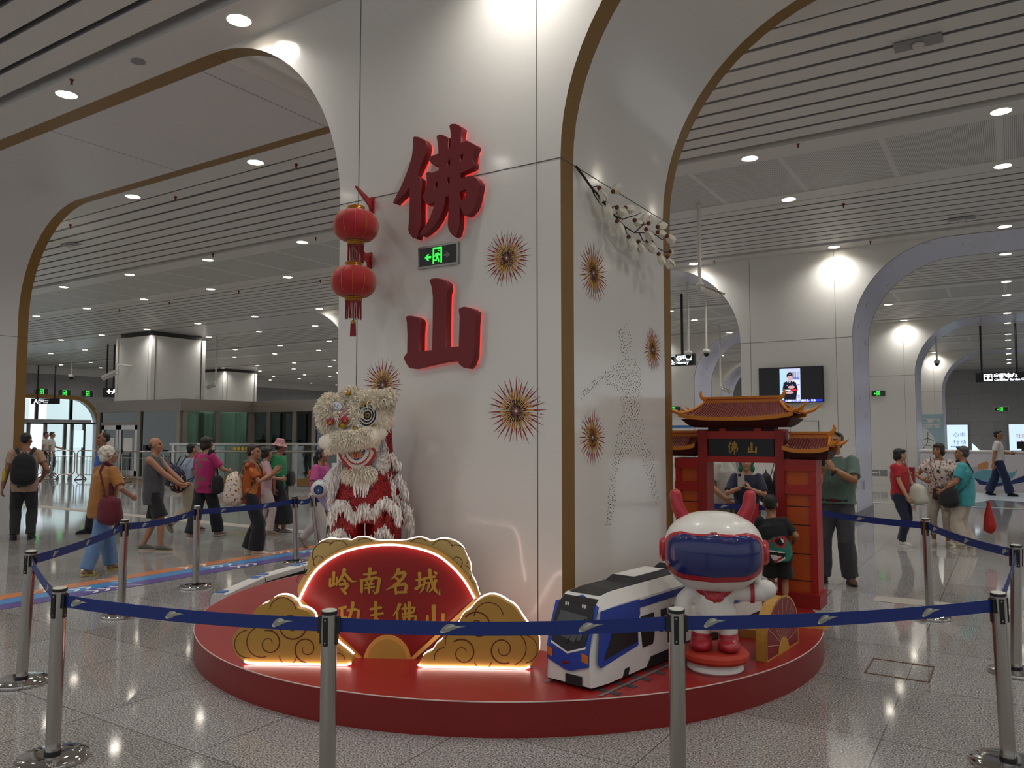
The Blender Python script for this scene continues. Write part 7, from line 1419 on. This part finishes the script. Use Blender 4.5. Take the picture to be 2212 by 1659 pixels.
# --- left group
p = person('man in beige T-shirt with black backpack, standing with his back turned at far left', gp(48, 1166), 176, 1.70, '96664e', 'm', 1.08, feet=((.11, 0, 0), (-.11, .0, 0)), footrot=(12, -12), hands=((.30, .0, .82), (-.24, -.16, .98)), hd_yaw=-25, hair='crop', top=cloth('a58672'), hem=-.13, legs=charc, legw=1.12, shoe=black, sole=black)
backpack(p, 'black backpack on the man in the beige T-shirt', cloth('141416'), black, (0, .245, 1.13), .34, .54, .2)
g = G(); c_ = loc(p, .27, .13, 1.06); g.lathe([(.028, -.1), (.032, -.06), (.03, .03), (.012, .06), (.012, .09), (.001, .09)], c_, 14); b_ = g.build('drink_bottle', mat('yellow_drink', 'b8a03a', .3), None); tag(b_, 'yellow drink bottle hanging beside the black backpack', 'bottle')
p = person('man in bright blue shirt with a flat-top haircut walking left, half hidden', gp(218, 1150), -85, 1.71, '96664e', 'm', 1.05, feet=((.08, -.20, 0), (-.08, .28, .07)), feettip=(0, 40), hands=((.24, -.10, .84), (-.24, .08, .82)), hair='crop', top=cloth('2a62b4'), sleeve=.7, legs=black, shoe=black, hd_pitch=5)
w3 = person('white curly-haired woman in a mustard top and blue trousers walking away', gp(216, 1238), 122, 1.53, 'a87a62', 'f', 1.12, lean=6, feet=((.07, -.20, 0), (-.07, .24, .0)), feettip=(0, 6), hands=((.22, -.02, .78), (-.26, -.26, 1.03)), elbow=((.6, .7, -.4), (-.8, .7, -.3)), curl=(25, 75), hd_yaw=-20, hair='curly', hairm='hairw', top=cloth('96622c'), sleeve=.85, hem=-.16, topw=1.12, legs=cloth('5f7fa6'), legw=1.12, flare=.02, shoe=cloth('a99a62'), sandal=True, vox=.0075)
sling(w3, 'dark red bag on the shoulder of the white-haired woman', cloth('5c1222'), cloth('52101e'), [(-.12, .06, 1.50), (-.14, -.04, 1.44), (-.22, .02, 1.2), (-.26, .04, .98)], (-.27, .06, .86), .30, .36, .17, rz=20, sw=.026)
g = G(); g.tube([loc(w3, -.12, .06, 1.50), loc(w3, -.15, .14, 1.38), loc(w3, -.24, .12, 1.1), loc(w3, -.26, .08, .98)], [(.026, .004)]*4, 8); k = g.build('bag_strap', cloth('52101e'), bpy.data.objects['shoulder_bag']); g = G(); g.tube([loc(w3, -.185, .165, 1.25)+Vector((.018*math.cos(t), 0, .018*math.sin(t))) for t in [q*.785 for q in range(9)]], .004, 6); g.build('buckle', 'lgold', k)
p = person('bald man in a grey sleeveless shirt and black shorts holding a phone', gp(328, 1190), 68, 1.63, 'a5755a', 'm', 1.05, feet=((.07, .16, 0), (-.07, -.15, 0)), hands=((.10, -.40, 1.02), (-.04, -.40, 1.0)), elbow=((.5, .8, -.5), (-.5, .8, -.5)), palm=((-.4, 0, .9), (.4, 0, .9)), curl=(40, 40), hd_pitch=3, hair='fringe_bald', hairm='hairs', top=cloth('48484d'), sleeve=0, hem=-.20, topw=1.08, legs=black, leglen=.47, legw=1.12, flare=.02, shoe=cloth('5d5b52'), sole=cloth('b5a58f'))
phone(p, (.02, -.50, 1.06), 'phone held by the bald man', n=(0, .5, .85), up_=(0, -1, .4))
p5 = person('person in a pale blue shirt and beige trousers walking behind the pink-shirted woman', gp(402, 1150), 118, 1.52, 'a5755a', 'f', 1.05, lean=8, feet=((.06, -.24, 0), (-.06, .36, .13)), feettip=(0, 55), hands=((.2, -.2, .95), (-.2, -.2, .95)), hair='short', top=cloth('9fb0c6'), legs=cloth('b3a78c'), legw=1.05, flare=.01, shoe=cloth('6a6252'), sole=cloth('8a8272'))
backpack(p5, 'plain navy backpack beside the bald man', cloth('1b2340'), cloth('161c34'), (.10, .27, 1.10), .30, .40, .18)
M['dino'] = patterned('printed_navy_cloth', '131a30', ['c0502a', '8a9a78'], 17, .8, .64)
p = person('woman in a magenta shirt with green squares and black trousers', gp(440, 1161), 132, 1.63, 'a5755a', 'f', 1.14, feet=((.07, .22, 0), (-.07, -.24, 0)), feettip=(6, 0), hands=((.2, -.18, .92), (-.20, -.34, 1.12)), elbow=((.6, .7, -.4), (-.8, .5, -.5)), curl=(30, 60), hd_yaw=-18, hair='bob', hairm='hairb', top=cloth('a01f5e'), sleeve=.75, hem=-.14, legs=cloth('15161f'), legw=1.12, flare=.03, shoe=cloth('a88a84'), sole=cloth('c8c0b8'),
           paint=[(lambda x, y, z, r=r: y > .02 and abs(x-r[0]) < r[2] and abs(z-r[1]) < r[3], cloth('5c5a3c') if i % 2 == 0 else cloth('3f6a40')) for i, r in enumerate(((.08, 1.30, .045, .04), (-.02, 1.22, .04, .02), (.09, 1.14, .035, .03), (.03, 1.06, .03, .018), (.10, .97, .035, .028), (.02, .88, .03, .015), (-.08, 1.00, .04, .025), (-.10, 1.34, .03, .02)))])
backpack(p5, 'navy backpack printed with orange and pale animals', M['dino'], cloth('161c34'), (-.22, .30, 1.02), .29, .42, .18, False)
sling(p, 'black bag at the hip of the woman in magenta', black, black, [(-.16, .10, 1.42), (-.18, 0, 1.50), (-.20, -.05, 1.3), (-.24, -.06, 1.0)], (-.25, -.04, .90), .20, .30, .10, rz=70)
g = G(); c_ = loc(p, -.15, .03, 1.42); g.tube([c_+Vector((0, 0, .06)), c_, c_-Zv*.10], [(.035, .03), (.05, .04), (.02, .015)], 10, rnd=True); g.build('bag_scarf', black, bpy.data.objects['shoulder_bag.001'])
M['tie'] = patterned('tie_dye_cloth', 'a85520', ['7a2a12', 'b8743a'], 6, .85, .58); M['floral'] = patterned('floral_canvas', 'cfc4b4', ['8a3028', 'a9793c', '5a4a3c'], 24, .8, .66)
p = person('woman in an orange tie-dyed top clapping her raised hands', gp(541, 1198), 76, 1.53, 'a5755a', 'f', 1.08, feet=((.08, .05, 0), (-.07, -.10, 0)), hands=((.04, -.34, 1.28), (-.05, -.32, 1.26)), elbow=((.7, .3, -.8), (-.7, .3, -.8)), fdir=((.05, -.62, .78), (.05, -.62, .78)), palm=((-1, 0, 0), (1, 0, 0)), curl=(6, 6), hd_pitch=-2, hair='short', hairm='hairb', top=M['tie'], sleeve=.75, hem=-.10, legs=black, legw=1.14, flare=.045, shoe=cloth('cfc6b8'))
backpack(p, 'white floral backpack on the woman in orange', M['floral'], cloth('6a5e48'), (0, .26, 1.02), .34, .50, .24)
p8 = person('person in a lilac top and pale trousers mostly hidden behind the woman in orange', gp(570, 1156), 95, 1.46, 'a5755a', 'f', 1.05, feet=((.07, .12, 0), (-.07, -.1, 0)), hands=((.2, -.3, 1.05), (-.22, -.28, 1.1)), hair='bob', top=cloth('b08f96'), sleeve=1.2, legs=cloth('b8a8a4'), shoe=cloth('8a7a6a'))
sling(p8, 'small black bag behind the shoulder of the woman in orange', black, black, None, (.05, .26, 1.2), .20, .16, .14)
M['hat'] = patterned('pink_printed_cotton', 'c08e92', ['8a5058', 'd8c0bc'], 30, .85, .66)
p = person('woman in a green T-shirt and pink bucket hat with wide black trousers', gp(600, 1152), 66, 1.58, '8e5f48', 'f', 1.06, feet=((.07, .08, 0), (-.07, -.14, 0)), hands=((.22, .0, .78), (-.27, -.03, .76)), hd_yaw=8, hair='bucket', hairm=M['hat'], top=cloth('1f7a4a'), sleeve=.7, hem=-.12, legs=black, leglen=.86, legw=1.3, flare=.07, shoe=cloth('7a7676'), sole=cloth('c4c0ba'))
sling(p, 'black bag with diagonal strap on the woman in green', black, black, [(.11, -.08, 1.46), (.0, .13, 1.36), (-.12, .17, 1.16), (-.19, .05, 1.02), (-.10, -.2, .98)], (.14, -.17, 1.0), .24, .26, .12)
p = person('woman with a ponytail in a magenta top behind the robot arm', gp(684, 1186), 60, 1.47, '8e5f48', 'f', 1.0, lean=8, feet=((.06, .3, .09), (-.06, -.12, 0)), feettip=(45, 0), hands=((.15, -.32, 1.1), (-.2, -.3, 1.05)), hair='pony', hd_pitch=6, top=cloth('b04a86'), sleeve=.8, legs=cloth('b8b0aa'), legw=1.1, shoe=cloth('8a8480'))
p11 = person('person in an orange-red top behind the woman with the ponytail', (p.location.x-.55, p.location.y+.62), 110, 1.46, 'a5755a', 'f', 1.0, hands=((.3, .05, .95), (-.2, -.2, 1.1)), feet=((.08, 0, 0), (-.08, 0, 0)), hair='bob', top=cloth('c43a20'), sleeve=.8, legs=cloth('5a4a44'), shoe=cloth('6a5a4a'))
sling(p11, 'red bag hanging behind the robot arm', cloth('b02a1c'), cloth('b02a1c'), None, (.10, .05, .88), .30, .42, .12, 0)
# guards far at the exit
for i, (px, lab, hy) in enumerate(((99, 'left one of two guards in white shirts by the exit doors', 0), (112, 'right one of two guards in white shirts by the exit doors', 0))):
    q = on_depth(px, 940, 33 if i else 33.6); pg = person(lab, (q.x, q.y), 70 if i == 0 else 78, 1.76, 'a5755a', 'm', .98, hands=((.2, -.3, 1.05), (-.22, -.02, .84)) if i else None, hair='short', top=cloth('c9c6c0'), sleeve=.7, legs=cloth('15161f'), shoe=black, vox=.014)
# --- right group
R1 = person('man in a green polo shirt taking a photo with a phone', gp(1812, 1258), -14, 1.70, 'a0714f', 'm', 1.12, feet=((.13, -.03, 0), (-.14, -.12, 0)), footrot=(28, -18), hands=((.05, -.31, 1.30), (-.12, -.33, 1.32)), elbow=((.8, .1, -.8), (-.8, .1, -.8)), fdir=((-.45, -.15, .85), (.25, -.2, .9)), palm=((-.55, .3, .2), (.8, .3, .1)), curl=(22, 55), hd_yaw=-6, hd_pitch=6, hair='recede', top=cloth('54685f'), sleeve=.8, hem=.02, topw=1.08, collar=cloth('b9bab2'), belt_=True, legs=cloth('37373a'), legw=1.13, flare=.02, shoe=cloth('4a2a1e'), sole=black, vox=.0065)
phone(R1, (-.055, -.40, 1.42), 'black phone held up by the man in the green polo shirt', n=(0, -1, .1), sz=(.08, .16))
for i, z in ((0, None),):
    g = G(); E_ = Vector(R1['wr'][0:3]); d = (Vector(R1['sh'][0:3])-E_).normalized(); g.tube([E_-Zv*.03-d*.0, E_-Zv*.03+Vector((.018, .0, -.018))], [.042, .042], 16); tag(g.build('wrist_watch', black, None), 'black watch on the wrist of the man in the green polo', 'watch')
cp = thing('cap', 'tan cap with a pale lining hanging from the hand of the man in green', 'cap', loc(R1, -.13, -.36, 1.18)); c_ = cp.location
T_ = Matrix.Translation(c_) @ wmat(R1).to_3x3().to_4x4() @ Matrix.Rotation(R(75), 4, 'X') @ Matrix.Rotation(R(15), 4, 'Y')
g = G(); g.lathe([(.072, 0), (.078, .02), (.074, .06), (.05, .10), (.001, .112)], n=28, T=T_ @ Matrix.Diagonal((1, 1.4, 1, 1))); g.build('crown', cloth('9a6a2e'), cp); g = G(); g.lathe([(.070, -.002), (.06, .03), (.03, .06), (.001, .07)], n=28, T=T_ @ Matrix.Diagonal((1, 1.4, 1, 1))); g.build('lining', cloth('c4b8a6'), cp)
g = G(); g.loft([[T_ @ Vector((.072*math.cos(a)*k+.0, .10*math.sin(a)*k+(.05 if k > 1 else 0), -.012*(k-1)*4)) for a in [R(20+140*j/14) for j in range(15)]] for k in (1, 1.45)], 0, False, False, loop=False); g.build('brim', cloth('9a6a2e'), cp)
q = on_depth(1613, 1040, 9.45); R2 = person('person in a navy shirt and green head scarf photographing through the gate', (q.x, q.y), 0, 1.44, 'b08468', 'f', 1.08, hands=((.05, -.30, 1.24), (-.09, -.32, 1.26)), elbow=((.9, .1, -.9), (-.9, .1, -.9)), fdir=((-.5, -.1, .8), (.3, -.1, .9)), palm=((-.7, .2, .1), (.8, .2, .1)), curl=(50, 55), hair='hood', hairm=cloth('1c6a4a'), top=cloth('1e2238'), sleeve=.85, legs=cloth('1a1d30'), shoe=black, vox=.0075)
phone(R2, (-.075, -.37, 1.37), 'pale phone held before the face under the green scarf', mat('pale_phone_case', 'a9aaa4', .3), n=(0, -1, 0), sz=(.078, .16))
tb = thing('tote_bag', 'red tote bag hanging from the hands of the green scarfed person', 'bag', loc(R2, .05, -.36, .95)); ax = wmat(R2).to_3x3(); X, Y = ax @ Vector((1, 0, 0)), ax @ Vector((0, 1, 0)); c_ = loc(R2, .05, -.36, .93)
g = G(); g.loft([[c_+X*a*.085+Y*b_*.03+Zv*z for a, b_ in ((-1, -1), (1, -1), (1, 1), (-1, 1))] for z in (-.13, .10)]); g.build('bag_body', cloth('a81e28'), tb, smooth=False)
for e in (-.03, .03): g = G(); g.tube([c_-X*.05+Y*e+Zv*.09, c_-X*.015+Y*e*.5+Zv*.27, c_+X*.015+Y*e*.5+Zv*.27, c_+X*.05+Y*e+Zv*.09], [(.012, .003)]*4, 6); g.build('handle', cloth('a81e28'), tb)
q = on_depth(1562, 1040, 10.0); R3 = person('man in a white polo behind the left of the gate opening', (q.x, q.y), 55, 1.60, 'a0714f', 'm', 1.12, hands=((.24, -.1, .82), (-.24, -.2, .95)), hair='short', top=cloth('b5b1a8'), sleeve=.75, hem=-.08, legs=cloth('6e6248'), legw=1.1, shoe=black)
sling(R3, 'dark shoulder bag behind the man in the white polo', black, black, [(-.12, -.12, 1.44), (-.06, .0, 1.53), (.05, .14, 1.38), (.16, .14, 1.1)], (.2, .15, .98), .22, .26, .1)
q = on_depth(1690, 1040, 10.2); R4 = person('person in dark clothes hidden behind the right gate post', (q.x, q.y), 90, 1.56, 'a0714f', 'f', 1.0, hands=((.2, -.3, 1.05), (-.2, -.3, 1.05)), hair='bob', top=cloth('222328'), legs=cloth('8f8f8c'), shoe=black)
backpack(R4, 'black backpack seen at the right edge of the gate opening', black, black, (0, .22, 1.08), .28, .42, .16)
p = person('woman in a red T-shirt and dark jeans, left one of three chatting', gp(1948, 1178), 62, 1.46, 'b08468', 'f', 1.14, feet=((.08, .06, 0), (-.08, -.05, 0)), hands=((.10, -.28, .93), (-.17, -.22, .86)), elbow=((.6, .7, -.4), (-.8, .7, -.4)), hd_yaw=6, hair='bob', top=cloth('a0141e'), sleeve=.6, hem=-.10, legs=cloth('1c2338'), legw=1.06, shoe=cloth('cfcac2'), sole=cloth('d8d4cc'))
sling(p, 'white slouchy shoulder bag of the woman in red', cloth('b5b3a6'), cloth('c4bdb2'), [(.12, .12, 1.42), (.11, -.03, 1.52), (.03, -.16, 1.3), (-.03, -.26, 1.08)], (-.02, -.33, .92), .30, .32, .15, 70, sag=.25)
M['blossomc'] = patterned('floral_blouse', 'c8b8ac', ['5a4048', '8a7278'], 26, .85, .62)
p = person('woman in a pale floral blouse and cream trousers, middle one of three chatting', gp(2035, 1178), -8, 1.54, 'a0714f', 'f', 1.16, feet=((.10, 0, 0), (-.12, .03, 0)), footrot=(35, -5), hands=((.16, -.28, 1.02), (-.20, -.22, 1.10)), elbow=((.9, .5, -.5), (-1, .4, -.5)), hd_yaw=-22, hair='bob', hairm='hairb', top=M['blossomc'], sleeve=.6, hem=-.14, legs=creamp, leglen=.86, legw=1.05, shoe=cloth('c9bfae'))
sling(p, 'brown crossbody bag of the woman in the floral blouse', cloth('3a2420'), cloth('3a1f24'), [(-.13, .02, 1.50), (-.12, -.15, 1.36), (-.04, -.20, 1.1), (.03, -.23, .98)], (.09, -.24, .88), .32, .22, .10, sw=.010)
g = G(); g.tube([loc(p, .06+.0, -.165, 1.47), loc(p, .03, -.19, 1.28), loc(p, -.02, -.19, 1.28), loc(p, -.06, -.165, 1.47)], .004, 6); g.sph(loc(p, .005, -.195, 1.255), .018, 10, 8); tag(g.build('necklace', black, None), 'dark pendant necklace on the floral blouse', 'necklace')
p = person('woman in a turquoise T-shirt and cream trousers facing left, right one of three chatting', gp(2088, 1188), -100, 1.50, '9a6a50', 'f', 1.16, feet=((.07, -.04, 0), (-.07, .05, 0)), hands=((.20, -.28, .98), (-.12, -.26, .98)), elbow=((.8, .8, -.4), (-.6, .8, -.4)), hair='short', hairm='hairg', top=cloth('3a9298'), sleeve=.7, hem=-.17, topw=1.06, legs=creamp, legw=1.12, flare=.03, shoe=cloth('d0c8ba'))
sling(p, 'black shoulder bag of the woman in turquoise', black, black, [(.06, -.10, 1.46), (-.02, .02, 1.52), (.12, .16, 1.3), (.20, .10, 1.1), (.22, -.08, .95)], (.20, -.20, .88), .32, .32, .12, 60)
c_ = loc(p, -.10, .33, .52); rbag = thing('carrier_bag', 'red plastic carrier bag behind the woman in turquoise', 'bag', c_-Zv*.2); M['rplas'] = mat('red_plastic_film', '9c1a14', .35)
g = G(); g.loft([[c_+Vector((w_*math.cos(t*.524), .6*w_*math.sin(t*.524), z)) for t in range(12)] for w_, z in ((.02, .26), (.035, .18), (.06, .06), (.085, -.08), (.08, -.16), (.03, -.20))]); rough_cloth(g.build('bag_body', 'rplas', rbag, ang=80), .012, (14, 14, 10), 3)
q = gp(2160, 1071); p = person('uniformed man in a white shirt and navy trousers walking by the counter', q, 84, 1.77, 'a0714f', 'm', 1.05, feet=((.07, .26, .0), (-.07, -.24, 0)), feettip=(12, 0), hands=((.22, -.25, 1.12), (-.24, .10, .84)), hair='short', glasses=True, top=cloth('c9c6c2'), sleeve=.7, hem=.0, legs=cloth('1b2547'), legw=1.15, flare=.03, shoe=black, vox=.012)
g = G(); [g.box(loc(p, e*.15, .0, 1.50), (.09, .05, .01), rz=R(32.5+84)) for e in (1, -1)]; g.build('shoulder_board', black, p)
phone(p, (.20, -.34, 1.14), 'papers in the hand of the uniformed man', 'white', n=(0, .3, 1), up_=(0, -1, 0), sz=(.15, .2))
# --- small boy on the platform
DP = lambda P: (lambda x, y, z: y > .0 and inpoly(x, z, P))
def dz(L): return [(-(a-1650)/240/ (.90/1.70), ((1.7-(b-937)/232)-.2)/(.90/1.70)) for a, b in L]
def zb(L): return dz([(1560+a*.1627, 1060+b*.1627) for a, b in L])
dg, dr2, dk, dw = cloth('1f6a58'), cloth('a02a30'), cloth('0b0b0c'), cloth('c9c4ba')
paint = [(DP(zb([(400,585),(395,640),(415,690),(650,690),(640,750),(580,800),(490,840),(500,885),(560,885),(640,820),(700,780),(728,700),(715,600),(670,540),(620,505),(520,520)])), dg), (DP(zb([(418,672),(600,690),(650,685),(640,720),(520,745),(430,720)])), dk), (DP(zb([(425,670),(640,690),(640,702),(425,685)])), dw), (DP(zb([(470,725),(600,735),(560,775),(500,790)])), dw), (DP(zb([(500,810),(600,735),(610,750),(560,800)])), dr2), (DP(zb([(490,835),(640,745),(645,760),(510,850)])), dw),
         (DP(zb([(385,560),(480,560),(540,520),(640,510),(665,540),(640,640),(560,635),(505,580),(430,575),(395,610)])), dr2), (DP(zb([(515,560),(560,535),(620,535),(628,600),(590,625),(545,600)])), dk), (DP(zb([(590,530),(625,545),(630,590),(610,580)])), dw)]
qb = at(1682, 1318, z=PH)
B1 = person('small boy in a black T-shirt with a dinosaur print leaning on the model train', (qb.x, qb.y), 180, .93, 'a0714f', 'm', 1.12, lean=8, side=9, z0=PH, feet=((.10, .02, 0), (-.10, .03, 0)), hands=((.20, -.32, 1.15), (-.26, -.20, 1.05)), hair='crop', head_s=1.42, top=black, sleeve=.8, hem=-.16, topw=1.12, legs=black, leglen=.46, legw=1.2, flare=.03, shoe=cloth('7a5a4a'), vox=.006, paint=paint)
